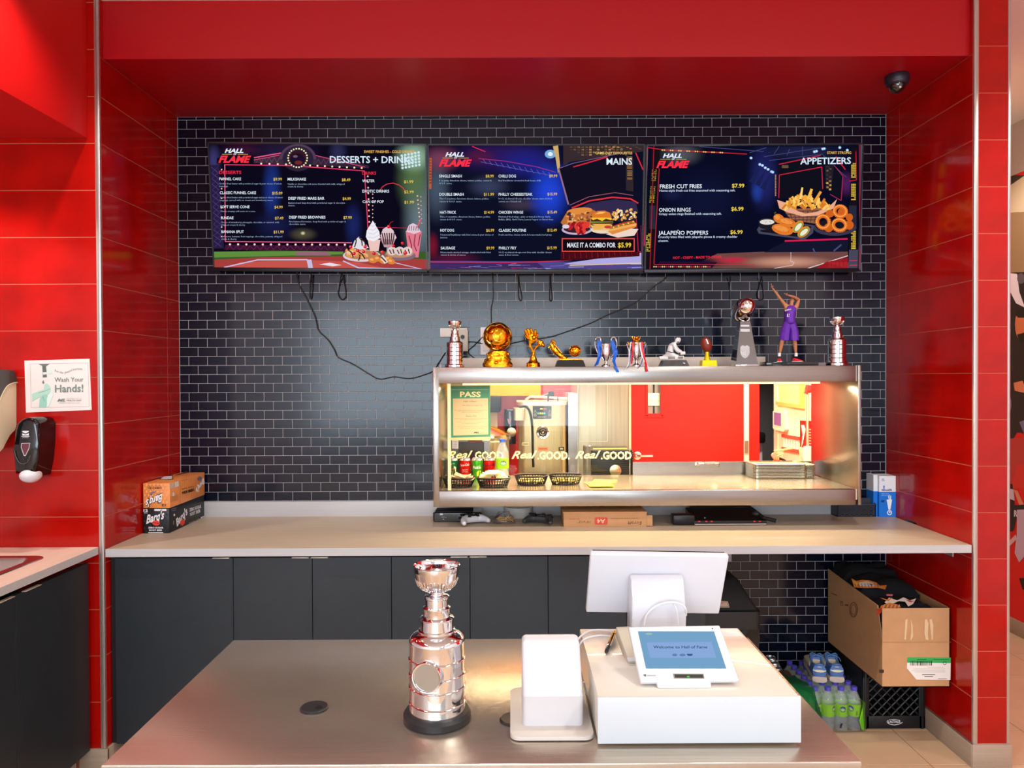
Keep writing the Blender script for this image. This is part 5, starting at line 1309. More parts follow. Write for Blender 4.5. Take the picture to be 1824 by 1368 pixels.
for i in range(7):
    for j in range(6):
        if 250 < 250+i*64+(j % 2)*32-8 < 670: ar.poly([(245+i*64+(j % 2)*32, 396+j*60), (262+i*64+(j % 2)*32, 426+j*60), (245+i*64+(j % 2)*32, 456+j*60), (228+i*64+(j % 2)*32, 426+j*60)], OR2, up=(i+j == 0))
ar.text("Barq's", 580, 580, 140, (60, 34, 24), x1=290, yb1=690, flip=True, bold=.1, shear=.25); ar.text("Barq's", 580, 580, 140, WT, x1=290, yb1=690, flip=True, bold=.03, shear=.25)
ar.ell(410, 560, 60, 16, (120, 110, 130), rot=-16); ar.text('CREME SODA', 566, 470, 26, (60, 34, 24), x1=322, flip=True, bold=.04); ar.text('French Vanilla', 560, 440, 20, (110, 60, 40), x1=330, flip=True); ar.text('12', 636, 762, 40, (60, 34, 24), x1=568, flip=True, bold=.03); ar.text('355 mL CANS', 570, 390, 10, (110, 60, 40), x1=330, flip=True, res=1)
ar.build('front_print', t2)
ar = Art(V(x1, yb0, CT), V(0, 1, 0), V(0, 0, 1), (230, 820, 170/1661), lift=.0008); ar.set()
ar.text("Barq's", 812, 1170, 150, WT, x1=1012, yb1=930, bold=.04, shear=-.3); ar.ell(925, 1080, 40, 56, (228, 60, 40), rot=20); ar.text('ZERO SUGAR', 1046, 892, 56, WT, x1=1252, yb1=824, bold=.03, shear=-.2); ar.text('ROOT BEER', 1056, 968, 56, WT, x1=1240, yb1=900, bold=.03, shear=-.2)
ar.text('SANS SUCRE', 1034, 1100, 14, WT, x1=1142, yb1=1060); ar.text('12 x 355', 1164, 1045, 14, WT, x1=1222, yb1=1022); ar.text('zero', 1240, 1012, 32, WT, x1=1302, yb1=985, bold=.05); ar.text('CAFFEINE', 716, 862, 18, (150, 160, 200), x1=822, yb1=835); ar.text('FREE', 740, 886, 14, (150, 160, 200), x1=812, yb1=868)
ar.ell(782, 950, 14, 22, WT); ar.line([(770, 1050), (770, 1120)], 16, (120, 120, 126)); ar.build('side_print', t1)
ar = Art(V(x1+.004, yb0, CT), V(0, 1, 0), V(0, 0, 1), (230, 820, 170/1661), lift=.0008); ar.set()
for i in range(11):
    ar.line([(900+i*40, 300-i*9), (900+i*40, 700-i*17)], 5, OR2)
ar.poly([(786, 378), (856, 360), (862, 450), (790, 470)], (226, 226, 226)); ar.poly([(700, 405), (772, 385), (776, 480), (706, 500)], (210, 190, 170)); ar.poly([(750, 562), (782, 556), (782, 620), (752, 628)], (226, 226, 226))
for i in range(5): ar.line([(712, 640+i*22), (850, 600+i*20)], 5, (150, 90, 56))
ar.text('CREME SODA', 1130, 488, 44, (40, 22, 16), x1=912, yb1=550, flip=True, bold=.05, shear=-.2); ar.text('French Vanilla', 1124, 440, 28, (110, 60, 40), x1=912, yb1=490, flip=True, shear=-.2); ar.text("Barq's", 1310, 280, 110, WT, x1=1156, yb1=500, flip=True, bold=.06, shear=-.5); ar.text('355 mL', 1015, 322, 14, (110, 60, 40), x1=905, yb1=348, flip=True)
ar.ell(1222, 318, 40, 34, (120, 110, 130), rot=-40)
ar.line([(884, 340), (884, 752)], 3, (190, 110, 56)); ar.build('side_print', t2)
zt_ = CT+hb*2+.001; ar = Art(V(x1, yb0, zt_), V(1, 0, 0), V(0, 1, 0), (230, 820, 170/1661), lift=.0008); ar.set()
ar.poly([(520, 325), (600, 268), (760, 262), (770, 330), (690, 345)], (70, 40, 30)); ar.poly([(545, 325), (610, 280), (750, 274), (750, 322), (680, 336)], WT); ar.line([(800, 262), (1020, 215)], 14, (110, 60, 40)); ar.line([(850, 240), (1020, 205)], 8, (110, 60, 40)); ar.build('top_print', t2)
# ================================================================== kitchen seen through the case
KW = mt('kitchen_cream_wall', (244, 232, 190), .6)
MB().box(2.26, 5.4, KY+.0, KY+.1, 0, ZC, KW).build('wall_core', wk, smooth=False)
MB().box(-3.5, 1.0, KY, KY+.1, 0, ZC, KW).build('wall_core', wk, smooth=False)
MB().box(1.0, 2.3, KY, KY+.1, 2.15, ZC, KW).build('wall_core', wk, smooth=False)
ws = struct('wall_kitchen_side'); MB().box(2.139, 2.30, 3.972, 4.13, 0, ZC, KW).build('wall_core', ws, smooth=False); MB().box(2.20, 2.30, 4.13, KY, 0, ZC, KW).build('wall_core', ws, smooth=False)
wc = struct('wall_corridor'); MB().box(.9, 3.27, 7.1, 7.2, 0, ZC, mt('corridor_grey', (74, 76, 84), .8)).build('wall_core', wc, smooth=False)
# dark seam/upright at the far edge of the side wall
MB().tube([PX(1385, 690, 2.199), PX(1387, 850, 2.199)], .006, KW).build('wall_trim', ws)
def kx(px, y): return P(px, 700, y).x
def kz(py, y, px=1100): return P(px, py, y).z
# door
DY = KY-.06
dr_ = thing('door_4', None, None, (1.5, DY, 0)); dr_['kind'] = 'structure'
DRED = mt('gloss_red_door', (236, 14, 4), .4)
x0, x1 = kx(1124, DY), kx(1324, DY); w0, w1 = kx(1154, DY), kx(1177, DY); wz = kz(737, DY)
for q in ((x0, w0, .02, 2.12), (w1, x1, .02, 2.12), (w0, w1, .02, wz), (w0, w1, 1.98, 2.12)): MB().box(q[0], q[1], DY, DY+.045, q[2], q[3], DRED).build('door_leaf', dr_, smooth=False)
MB().box(w0-.03, w1+.03, DY-.008, DY, wz-.03, wz-.012, DRED).box(w0-.018, w0, DY-.008, DY, wz-.02, 2.0, DRED).box(w1, w1+.018, DY-.008, DY, wz-.02, 2.0, DRED).build('glazing_bead', dr_, smooth=False)
MB().box(w0, w1, DY+.02, DY+.024, wz, 1.98, mt('grey_vision_glass', (128, 128, 118), .2)).build('glass_pane', dr_, smooth=False)
MB().box((w0+w1)/2-.006, (w0+w1)/2+.006, DY+.016, DY+.02, wz, 1.98, BLACK).build('glass_bar', dr_, smooth=False)
MB().box(x1+.004, x1+.045, DY-.004, DY+.05, 0, 2.2, mt('peach_frame', (246, 214, 180), .5)).box(x1+.045, x1+.125, DY-.02, DY+.09, 0, 2.2, DRED).build('door_frame', dr_, smooth=False)
MB().box(x0-.035, x0-.004, DY-.004, DY+.05, 0, 2.2, mt('peach_frame', (246, 214, 180), .5)).build('door_frame', dr_, smooth=False)
MB().box(x1+.008, x1+.038, DY-.012, DY-.004, kz(808, DY), kz(786, DY), mt('strike_plate', (140, 134, 116), .4, .8)).build('strike_plate', dr_, smooth=False)
hp = P(1136, 812, DY-.03)
b = MB(); b.lathe(hp+V(0, .03, 0), [(0, 0), (.035, 0), (.034, .012), (.02, .016), (.014, .03), (0, .03)], CHROME, 20, M4=Matrix.Rotation(PI/2, 4, 'X')); b.tube([hp, hp+V(.02, -.02, 0), hp+V(.12, -.02, 0)], .010, CHROME); b.build('door_handle', dr_)
ar = Art(V(w0, DY+.015, wz), V(1, 0, 0), V(0, 0, 1), (1120, 640, .2412), lift=.0); ar.set(); ar.rect(140, 250, 228, 342, (242, 236, 196)); ar.text('Staff Only', 148, 312, 14, (110, 110, 104), x1=224)
o = ar.build('door_sign', None); tag(o, 'small cream STAFF ONLY paper sign in the red door window', 'sign')
# yellow board
YY = KY-.66
o = MB().box(kx(845, YY), kx(963, YY), YY-.02, YY, kz(704, YY), kz(704, YY)+.42, mt('amber_yellow_board', (250, 178, 12), .5, var=.06)).build('wall_board', None); tag(o, 'large amber yellow board hung on the red kitchen wall', 'board')
# towel dispenser in the kitchen
RW = KY-.607-.008
t = thing('towel_dispenser', 'black paper towel dispenser on the red kitchen wall beside PASS notice', 'dispenser', (kx(878, RW), RW, 1.5))
MB().box(kx(850, RW), kx(893, RW), RW-.16, RW, kz(732, RW), kz(703, RW), BLACK, bev=.02).build('casing', t); MB().box(kx(858, RW), kx(886, RW), RW-.10, RW-.02, kz(768, RW), kz(732, RW), mt('hanging_towel', (240, 214, 160), .8), bev=.004).build('paper_towel', t)
# soap dispenser in the kitchen
t = thing('soap_dispenser', 'black soap dispenser on the red kitchen wall beside the steel machine', 'dispenser', (kx(907, RW), RW, 1.4))
MB().rbox(kx(898, RW), kx(919, RW), RW-.10, RW, kz(788, RW), kz(727, RW), .02, BLACKG, bev=.02).build('casing', t)
MB().ell(P(911, 770, RW-.10), (.035, .03, .035), mt('soap_lever', (224, 208, 170), .5)).build('push_lever', t)
ar = Art(V(0, RW-.1006, 1.4), V(1, 0, 0), V(0, 0, 1), (870, 680, 1/6.756)); ar.set(); ar.poly([(224, 446), (278, 446), (262, 500), (250, 510), (240, 500)], (170, 140, 150)); ar.build('window', t)
# steel mixing machine
MY = 4.95
KST = mt('kitchen_steel', (190, 176, 142), .38, .8, var=.08, vs=4, bump=.05, bs=8, stretch=(40, 1, 1))
x0, x1 = kx(922, MY), kx(1010, MY); zt = kz(721, MY)
t = thing('steel_machine', 'tall steel kitchen machine with round port and coloured control panel', 'kitchen machine', ((x0+x1)/2, MY+.2, 0))
MB().rbox(x0, x1, MY, MY+.4, .1, zt, .05, KST).build('body', t); MB().rbox(x0-.005, x1+.005, MY-.006, MY+.406, zt, zt+.022, .05, mt('pale_steel_lid', (236, 226, 196), .3, .8), bev=.004).build('lid', t)
MB().rbox(x0+.03, x1-.03, MY+.03, MY+.37, 0, .1, .04, BLACKM).build('plinth', t)
pc2 = P(967, 770, MY-.004)
b = MB(); R_ = Matrix.Rotation(PI/2, 4, 'X')
b.lathe(pc2, [(.028, -.0), (.030, .01), (.040, .012), (.0445, .008), (.045, 0), (.045, -.004)], CHROME, 28, M4=R_); b.build('port_rim', t)
b = MB(); b.lathe(pc2, [(0, .002), (.028, .002)], mt('dark_port', (52, 46, 34), .3, .6), 24, M4=R_); b.lathe(pc2, [(0, .012), (.007, .010), (.008, .002)], CHROME, 14, M4=R_); b.lathe(pc2, [(.017, .006), (.019, .007), (.021, .002)], CHROME, 20, M4=R_); b.build('port', t)
ar = Art(V(x0, MY-.001, 1), V(1, 0, 0), V(0, 0, 1), (870, 680, 1/6.756), lift=.002); ar.set()
ar.poly([(525, 285), (768, 285), (768, 440), (755, 456), (680, 458), (680, 490), (655, 504), (625, 495), (612, 458), (540, 456), (525, 440)], (226, 214, 180)); ar.poly([(533, 293), (760, 293), (760, 440), (750, 448), (543, 448), (533, 440)], (40, 46, 52))
ar.rect(620, 318, 655, 334, (240, 220, 40)); ar.rect(660, 320, 695, 334, (230, 90, 50)); ar.ell(598, 380, 11, 13, (80, 210, 210)); ar.ell(624, 380, 11, 13, (236, 220, 60)); ar.ell(648, 380, 11, 13, (236, 220, 60)); ar.ell(674, 380, 11, 13, (80, 210, 210))
for cx2 in (562, 738): ar.line([(cx2-16, 375), (cx2, 340), (cx2+16, 375)], 4, (220, 210, 170)); ar.ring(cx2, 400, 14, 14, 5, (220, 210, 170), n=10)
ar.line([(592, 424.0), (690, 424.0)], 6.0, (230, 224, 200)); ar.build('control_panel', t)
ar.set(); ar.poly([(594, 785), (716, 785), (716, 828), (594, 828)], (240, 150, 110)); ar.line([(604, 806), (706, 806)], 8, (180, 60, 50)); ar.rect(845, 786, 912, 830, (60, 56, 46)); ar.rect(862, 796, 898, 816, (200, 192, 150)); ar.rect(404, 730, 486, 766, (234, 224, 180)); ar.line([(412, 749.0), (478, 749.0)], 9.0, (90, 84, 70)); ar.build('stickers', t)
b = MB(); b.rbox(kx(915, MY-.08), kx(934, MY-.08), MY-.09, MY-.001, kz(748, MY-.08), kz(726, MY-.08), .012, KST, bev=.01); b.build('side_canister', t)
MB().tube([P(924, 726, MY-.06), P(936, 724, MY-.05), P(944, 735, MY-.03), P(948, 760, MY-.01), P(949, 800, MY-.01), P(950, 832, MY-.01)], .008, BLACK, k=4).build('hose', t)
b = MB(); b.tube([P(936, 712, MY+.1), P(945, 706, MY+.1), P(1010, 710, MY+.1)], .008, mt('pale_steel_lid', (236, 226, 196), .3, .8)); b.build('top_rail', t)
b = MB(); b.box(kx(978, MY), kx(989, MY), MY+.1, MY+.16, zt+.03, kz(697, MY), BLACK, bev=.004); b.box(kx(976, MY), kx(979, MY), MY+.08, MY+.1, zt+.02, kz(703, MY), BLACK); b.box(kx(994, MY), kx(996, MY), MY+.08, MY+.1, zt+.02, kz(707, MY), BLACK); b.tube([P(952, 710, MY+.12), P(978, 702, MY+.12)], .008, mt('grey_plastic', (110, 110, 104), .4)); b.build('clamps', t, kind='stuff')
# refrigerator side panels
RY = 5.0
t = thing('steel_refrigerator', 'tall brushed steel refrigerator side panel between the machine and the red door', 'refrigerator', (kx(1074, RY), RY+.3, 0))
KST2 = mt('refrigerator_steel', (176, 170, 152), .42, .75, var=.1, vs=2.2, bump=.04, bs=8, stretch=(40, 1, 1))
MB().box(kx(1030, RY), kx(1120, RY), RY, RY+.62, 0, 2.1, KST2, bev=.004).build('body', t)
ar = Art(V(0, RY, 1), V(1, 0, 0), V(0, 0, 1), (960, 680, 400/1824), lift=.001); ar.set(); ar.line([(556, 0), (556, 484)], 4, (236, 232, 216)); ar.line([(330, 482), (556, 484)], 4, (230, 224, 200)); ar.build('corner_trim', t)
MB().box(kx(1120, RY), kx(1124, RY), RY-.004, RY+.02, 0, 2.1, mt('door_gasket', (236, 216, 160), .6)).build('door_gasket', t, smooth=False)
t = thing('grey_side_panel', 'narrow grey steel panel between the machine and the refrigerator', 'panel', (kx(1020, RY), RY, 0))
MB().box(kx(1012, RY-.03), kx(1028.5, RY-.03), RY-.03, RY+.3, 0, kz(700, RY-.03), mt('blue_grey_steel', (168, 168, 178), .35, .8)).build('panel', t, smooth=False)
# prep counter right behind the opening with black ribbed radio-like toaster
PT = 1.055
kc = thing('prep_counter', 'steel kitchen prep counter just behind the case glass', 'counter', (.2, 4.45, 0))
MB().box(-.6, .72, 4.20, 4.75, PT-.04, PT, KST, bev=.003).build('top', kc)
for x in (-.55, .66):
    for y in (4.24, 4.70): MB().cyl(V(x, y, 0), .02, 0, PT-.04, KST).build('leg', kc)
t = thing('ribbed_black_box', 'black ribbed appliance with round silver dial behind the case glass', 'appliance', (kx(1085, 4.4), 4.5, PT))
x0, x1 = kx(1048, 4.38), kx(1127, 4.38); z1 = kz(801, 4.38)
MB().box(x0, x1, 4.38, 4.62, PT, z1, BLACK, bev=.008).build('casing', t)
b = MB()
for k in range(16): b.box(x0+.02, x1+.003, 4.374, 4.381, PT+.01+k*(z1-PT-.02)/16, PT+.017+k*(z1-PT-.02)/16, mt('dark_rib', (44, 42, 34), .3, .4))
b.build('ribs', t, smooth=False, kind='stuff')
b = MB(); b.lathe(P(1096, 838, 4.365), [(0, .012), (.020, .012), (.034, .010), (.038, 0), (.038, -.01)], mt('silver_dial', (220, 210, 160), .25, 1), 24, M4=R_); b.build('dial', t)
MB().box(x0+.03, x1-.03, 4.40, 4.42, z1, z1+.006, mt('yellow_lid_trim', (232, 204, 60), .4)).build('lid_trim', t)
o = MB().cyl(V(kx(1046, 4.34), 4.36, PT), .024, 0, kz(793, 4.34)-PT, mt('grey_tumbler', (112, 112, 104), .35, .4), bev=.006).build('tumbler', None); tag(o, 'tall grey tumbler standing left of the ribbed black appliance', 'tumbler')
# lidded steel warmer behind the cans
t = thing('soup_warmer', 'round steel lidded warmer behind the drink cans and bottle', 'warmer', (kx(850, 4.5), 4.52, PT))
cxw = kx(853, 4.5)
MB().lathe(V(cxw, 4.5, PT), [(0, 0), (.17, 0), (.18, .02), (.18, kz(786, 4.4)-PT), (.19, kz(783, 4.4)-PT), (.19, kz(778, 4.4)-PT)], mt('warmer_steel', (190, 186, 170), .22, 1), 36).build('pot', t)
MB().lathe(V(cxw, 4.5, PT), [(.19, kz(778, 4.4)-PT), (.185, kz(774, 4.4)-PT), (.12, kz(768, 4.4)-PT+.01), (0, kz(760, 4.4)-PT+.02)], mt('warmer_lid', (120, 104, 70), .15, 1), 36).build('lid', t)
t = thing('oven_front', 'dark glass-fronted steel appliance behind the drink cans', 'appliance', (kx(820, 4.25), 4.3, PT))
MB().box(kx(802, 4.24), kx(872, 4.24), 4.235, 4.30, PT, kz(783, 4.24), mt('appliance_grey', (120, 124, 134), .35, .5), bev=.004).build('body', t); MB().box(kx(816, 4.23), kx(862, 4.23), 4.228, 4.236, kz(846, 4.23), kz(786, 4.23), mt('dark_glass', (48, 48, 54), .12)).build('window', t, smooth=False)
ar = Art(V(0, 4.227, 1), V(1, 0, 0), V(0, 0, 1), (780, 680, 1/6.84), lift=.0005); ar.set(); ar.rect(365, 712, 540, 738, (104, 34, 30)); ar.rect(172, 712, 250, 815, (206, 212, 224))
for i in range(5): ar.rect(196+(i % 2)*12, 728+i*16, 232, 733+i*16, (150, 156, 180))
ar.build('labels', t)
# side wall things
SXW = 2.199
def sd_(px, py): return PX(px, py, SXW)
t = thing('notice_board', 'tan cork notice board with wooden frame on the cream kitchen side wall', 'notice board', sd_(1410, 690))
def sq(b, pts, th, m):
    b.ext([sd_(*p) for p in pts], (-th, 0, 0), m); return b
sq(MB(), [(1390, 640), (1432, 634), (1432, 726), (1390, 720)], .012, mt('cork', (240, 204, 130), .8, var=.05)).build('cork_panel', t, smooth=False)
sq(MB(), [(1386, 715), (1433, 721), (1433, 728), (1386, 721)], .02, mt('pale_wood_frame', (226, 180, 90), .5)).build('frame', t, smooth=False); sq(MB(), [(1429, 634), (1434, 634), (1434, 728), (1429, 726)], .02, mt('pale_wood_frame', (226, 180, 90), .5)).build('frame', t, smooth=False)
t = thing('wall_control', 'white wall control unit with purple landscape screen', 'control panel', sd_(1395, 750))
sq(MB(), [(1383, 733), (1385, 731), (1402, 731), (1405, 735), (1405, 765), (1402, 769), (1385, 765), (1383, 762)], .03, mt('cream_plastic', (240, 228, 190), .5)).build('casing', t, smooth=False)
b = MB(); b.ext([sd_(*p)-V(.031, 0, 0) for p in ((1385.5, 734), (1398, 736), (1398, 759), (1385.5, 756))], (-.001, 0, 0), mt('lit_screen', (120, 80, 130), .4, emit=(150, 100, 130), es=.5)); b.build('screen', t, smooth=False)
t = thing('tool_rack', 'small white slatted rack with red-brown rails on the cream wall', 'rack', sd_(1410, 790))
RB = mt('red_brown_rail', (168, 78, 60), .5)
for y0_ in (773, 796): sq(MB(), [(1396, y0_), (1425, y0_+5), (1425, y0_+11), (1396, y0_+5.5)], .02, RB).build('rail', t, smooth=False)
for i in range(6):
    x_ = 1397.5+i*4.6; sq(MB(), [(x_, 778+i*.8), (x_+3, 778.5+i*.8), (x_+3, 798+i*.8), (x_, 797.5+i*.8)], .012, mt('cream_slat', (250, 244, 224), .5)).build('slat', t, smooth=False)
t = thing('red_safety_poster', 'red and white safety poster on the cream wall behind the pole', 'poster', sd_(1440, 775))
sq(MB(), [(1425.5, 749), (1449.5, 750), (1449.5, 799), (1425.5, 796)], .003, mt('poster_red', (226, 24, 20), .5)).build('sheet', t, smooth=False)
b = MB(); b.ext([sd_(*p)-V(.004, 0, 0) for p in ((1428, 757), (1433, 757), (1436, 765), (1431, 790), (1428, 797), (1431, 775))], (-.001, 0, 0), ink((244, 236, 210)))
for i in range(7): b.ext([sd_(*p)-V(.004, 0, 0) for p in ((1442, 764+i*5), (1449, 764.5+i*5), (1449, 766.5+i*5), (1442, 766+i*5))], (-.001, 0, 0), ink((244, 190, 160)))
b.build('printing', t, smooth=False, kind='stuff')
o = sq(MB(), [(1427, 799), (1439, 800), (1438, 819), (1430, 818)], .02, mt('info_card', (240, 206, 160), .6)).build('wall_card', None, smooth=False); tag(o, 'small tan card pinned under the red safety poster', 'card')
t = thing('mop_pole', 'steel pole with red clamp head standing against the cream wall', 'pole', (2.12, 5.45, 0))
px_ = 1438; A = P(px_, 640, 5.45); B = P(px_+.5, 795, 5.45)
MB().tube([V(B.x, 5.45, .02), B, A], .011, mt('pole_steel', (214, 206, 168), .3, .8)).build('pole', t)
b = MB(); RC = mt('red_clamp', (206, 44, 36), .4); b.tube([P(1441, 686, 5.44), P(1440, 697, 5.44)], [.022, .026], RC, n=10); b.tube([P(1438, 695, 5.43), P(1435, 701, 5.43)], [.014, .016], RC, n=8); b.tube([P(1442, 695, 5.43), P(1444, 699, 5.43)], [.012, .012], RC, n=8); b.build('clamp', t)
MB().box(B.x-.03, B.x+.03, 5.42, 5.46, 0, B.z-.0, mt('cream_plastic', (240, 228, 190), .5), bev=.006).build('lower_sleeve', t)
t = thing('fire_extinguisher', 'red fire extinguisher with pale valve and lever, seen above the steel trays', 'fire extinguisher', (P(1383, 820, 5.6).x, 5.6, 0))
ec = P(1384, 822, 5.6); ER = mt('extinguisher_red', (226, 60, 40), .3)
MB().lathe(V(ec.x, 5.6, 0), [(0, .62), (.075, .62), (.078, .64), (.078, ec.z-.06), (.06, ec.z-.02), (.03, ec.z+.0), (.025, ec.z+.015), (0, ec.z+.015)], ER, 24).build('cylinder', t)
b = MB(); BRS = mt('pale_brass', (224, 206, 150), .3, .8); b.tube([V(ec.x, 5.6, ec.z+.01), V(ec.x, 5.6, ec.z+.06)], .018, BRS); b.tube([V(ec.x-.04, 5.58, ec.z+.03), V(ec.x+.04, 5.58, ec.z+.06)], .008, BRS); b.tube([V(ec.x-.03, 5.58, ec.z+.08), V(ec.x+.11, 5.58, ec.z+.10)], .008, BRS); b.tube([V(ec.x, 5.6, ec.z+.03), V(ec.x+.08, 5.58, ec.z-.03), V(ec.x+.10, 5.58, ec.z-.3)], .009, BLACK, k=3); b.build('valve', t)
b = MB(); b.lathe(V(ec.x-.035, 5.56, ec.z+.05), [(0, .01), (.02, .01), (.02, -.01), (0, -.01)], mt('gauge_pink', (226, 150, 120), .4), 12, M4=R_); b.build('gauge', t)
MB().box(ec.x-.09, ec.x+.09, 5.51, 5.68, 0, .62, BLACK, bev=.01).build('stand', t)
# rolling stand in the dark corridor
CY_ = 6.85
t = thing('corridor_trolley', 'black trolley with pale leg in the dark corridor doorway', 'trolley', (P(1350, 780, CY_).x, CY_, 0))
x0, x1 = P(1336, 780, CY_).x, P(1358, 780, CY_).x
MB().box(x0, x1, CY_-.1, CY_+.1, P(1350, 788, CY_).z, P(1350, 769, CY_).z, BLACK, bev=.02).build('head', t); MB().box(P(1352, 780, CY_).x, P(1356.5, 780, CY_).x, CY_-.02, CY_+.02, 0, P(1350, 789, CY_).z, mt('pale_leg', (196, 186, 200), .5)).build('leg', t)
ar = Art(V(x0, CY_-.101, 1), V(1, 0, 0), V(0, 0, 1), (1330, 680, 1/6.84), lift=.002); ar.set(); ar.line([(66, 669.0), (140, 669.0)], 7.0, (230, 150, 160)); ar.line([(80, 693.0), (130, 693.0)], 7.0, (230, 150, 160)); ar.build('lettering', t)
o = MB().box(P(1338, 760, CY_).x, P(1348, 760, CY_).x, CY_-.04, CY_+.04, P(1345, 768.8, CY_).z, P(1345, 752, CY_).z, mt('blue_box', (40, 110, 170), .5)).build('blue_box', None, smooth=False); tag(o, 'small blue box on top of the black corridor trolley', 'box')

# ================================================================== floor things at the right
PKX = (1.445, 1.508, 1.571, 1.634); PKY = [3.555+.064*i for i in range(6)]
t = thing('water_bottle_pack', 'shrink-wrapped pack of water bottles on the floor under the shoes', 'bottle pack', (1.54, 3.7, 0))
proto = thing('bottle', None, None); 
MBp = MB()
def bparts(par, c_, art):
    MB().lathe(c_, [(0, .006), (.022, .002), (.030, .006), (.0305, .03), (.029, .036), (.0305, .042), (.029, .05), (.0305, .058), (.0305, .075), (.030, .125), (.0305, .135), (.027, .155), (.018, .175), (.0125, .185), (.0125, .192)], PET, 14).build('bottle_body', par)
# each bottle is one part (shared mesh), cap and label are its sub-parts
me_b = MB().lathe(V(0, 0, 0), [(0, .006), (.022, .002), (.030, .006), (.0305, .03), (.029, .036), (.0305, .042), (.029, .05), (.0305, .058), (.0305, .075), (.030, .125), (.0305, .135), (.027, .155), (.018, .175), (.0125, .185), (.0125, .192)], PET, 14)
ob = me_b.build('bottle', None); mb_me = ob.data; bpy.data.objects.remove(ob); bpy.data.objects.remove(proto)
ob = MB().cyl(V(0, 0, 0), .0145, .188, .206, mt('indigo_cap', (86, 80, 200), .4), 14, bev=.001).build('cap', None); cap_me = ob.data; bpy.data.objects.remove(ob)
ob = MB().lathe(V(0, 0, 0), [(.0308, .072), (.0308, .128)], mt('lime_label', (156, 226, 30), .45), 16).build('label', None); lab_me = ob.data; bpy.data.objects.remove(ob)
for j, y in enumerate(PKY):
    for x in PKX:
        o = link_mesh('bottle', mb_me, t, V(x-1.54, y-3.7, 0)); o.rotation_euler = (0, 0, random.uniform(0, 6))
        link_mesh('cap', cap_me, o)
        link_mesh('label', lab_me, o)
        if j == 0:
            b = MB(); b.rec = False; c_ = V(x, y, 0)
            cyl = lambda u, v: V(c_.x+.0314*math.sin(u), c_.y-.0314*math.cos(u), v); c3 = lambda u, v: cyl(u, v)+V(math.sin(u), -math.cos(u), 0)*.0004
            u0 = {1.445: .2, 1.508: .75, 1.571: -.1, 1.634: -.9}[x]
            b.poly([cyl(u0+.45*math.cos(q*PI/6), .108+.014*math.sin(q*PI/6)) for q in range(12)], ink((28, 66, 150))); ctext(b, c3, .0314, 'Nestle', u0, .103, .010, W_, .022, bold=.03)
            for q in range(5): b.poly([cyl(u0+.75+q*.05, .08), cyl(u0+.77+q*.05, .08), cyl(u0+.77+q*.05, .1), cyl(u0+.75+q*.05, .1)], ink((30, 60, 90)))
            b.build('label_print', t, smooth=False)
b = MB(); r_ = random.Random(4); FILM = thin_glass('shrink_film', (236, 240, 244), .05)
x0, x1, y0, y1 = 1.41, 1.670, 3.518, 3.91
n = 26; vs = []; fs = []
per = [(x0+(x1-x0)*i/8, y0) for i in range(8)]+[(x1, y0+(y1-y0)*i/5) for i in range(5)]+[(x1-(x1-x0)*i/8, y1) for i in range(8)]+[(x0, y1-(y1-y0)*i/5) for i in range(5)]
for j, z in enumerate((.004, .05, .09, .14)):
    for (x, y) in per: vs.append(V(x+r_.uniform(-.004, .004), y+r_.uniform(-.004, .004)-(.0 if j else 0), z))
n = len(per)
for j in range(3):
    for i in range(n): fs.append((j*n+i, j*n+(i+1) % n, (j+1)*n+(i+1) % n, (j+1)*n+i))
b.add(vs, fs, FILM); b.build('film', t)
b = MB(); b.add([V(1.655, 3.520, .012), V(1.671, 3.53, .008), V(1.672, 3.545, .14), V(1.655, 3.515, .12), V(1.640, 3.514, .06)], [(0, 1, 2, 3, 4)], mt('lime_film', (120, 222, 20), .35)); b.build('film_corner', t, smooth=False)
ar = Art(V(1.54, 3.513, .05), V(1, 0, 0), V(0, 0, 1), (1440, 1120, 280/1741), lift=.001); ar.set(); ar.poly([(350, 1062), (368, 1046), (380, 1046), (372, 1070), (366, 1100), (346, 1100)], (22, 18, 44)); ar.build('film_print', t)
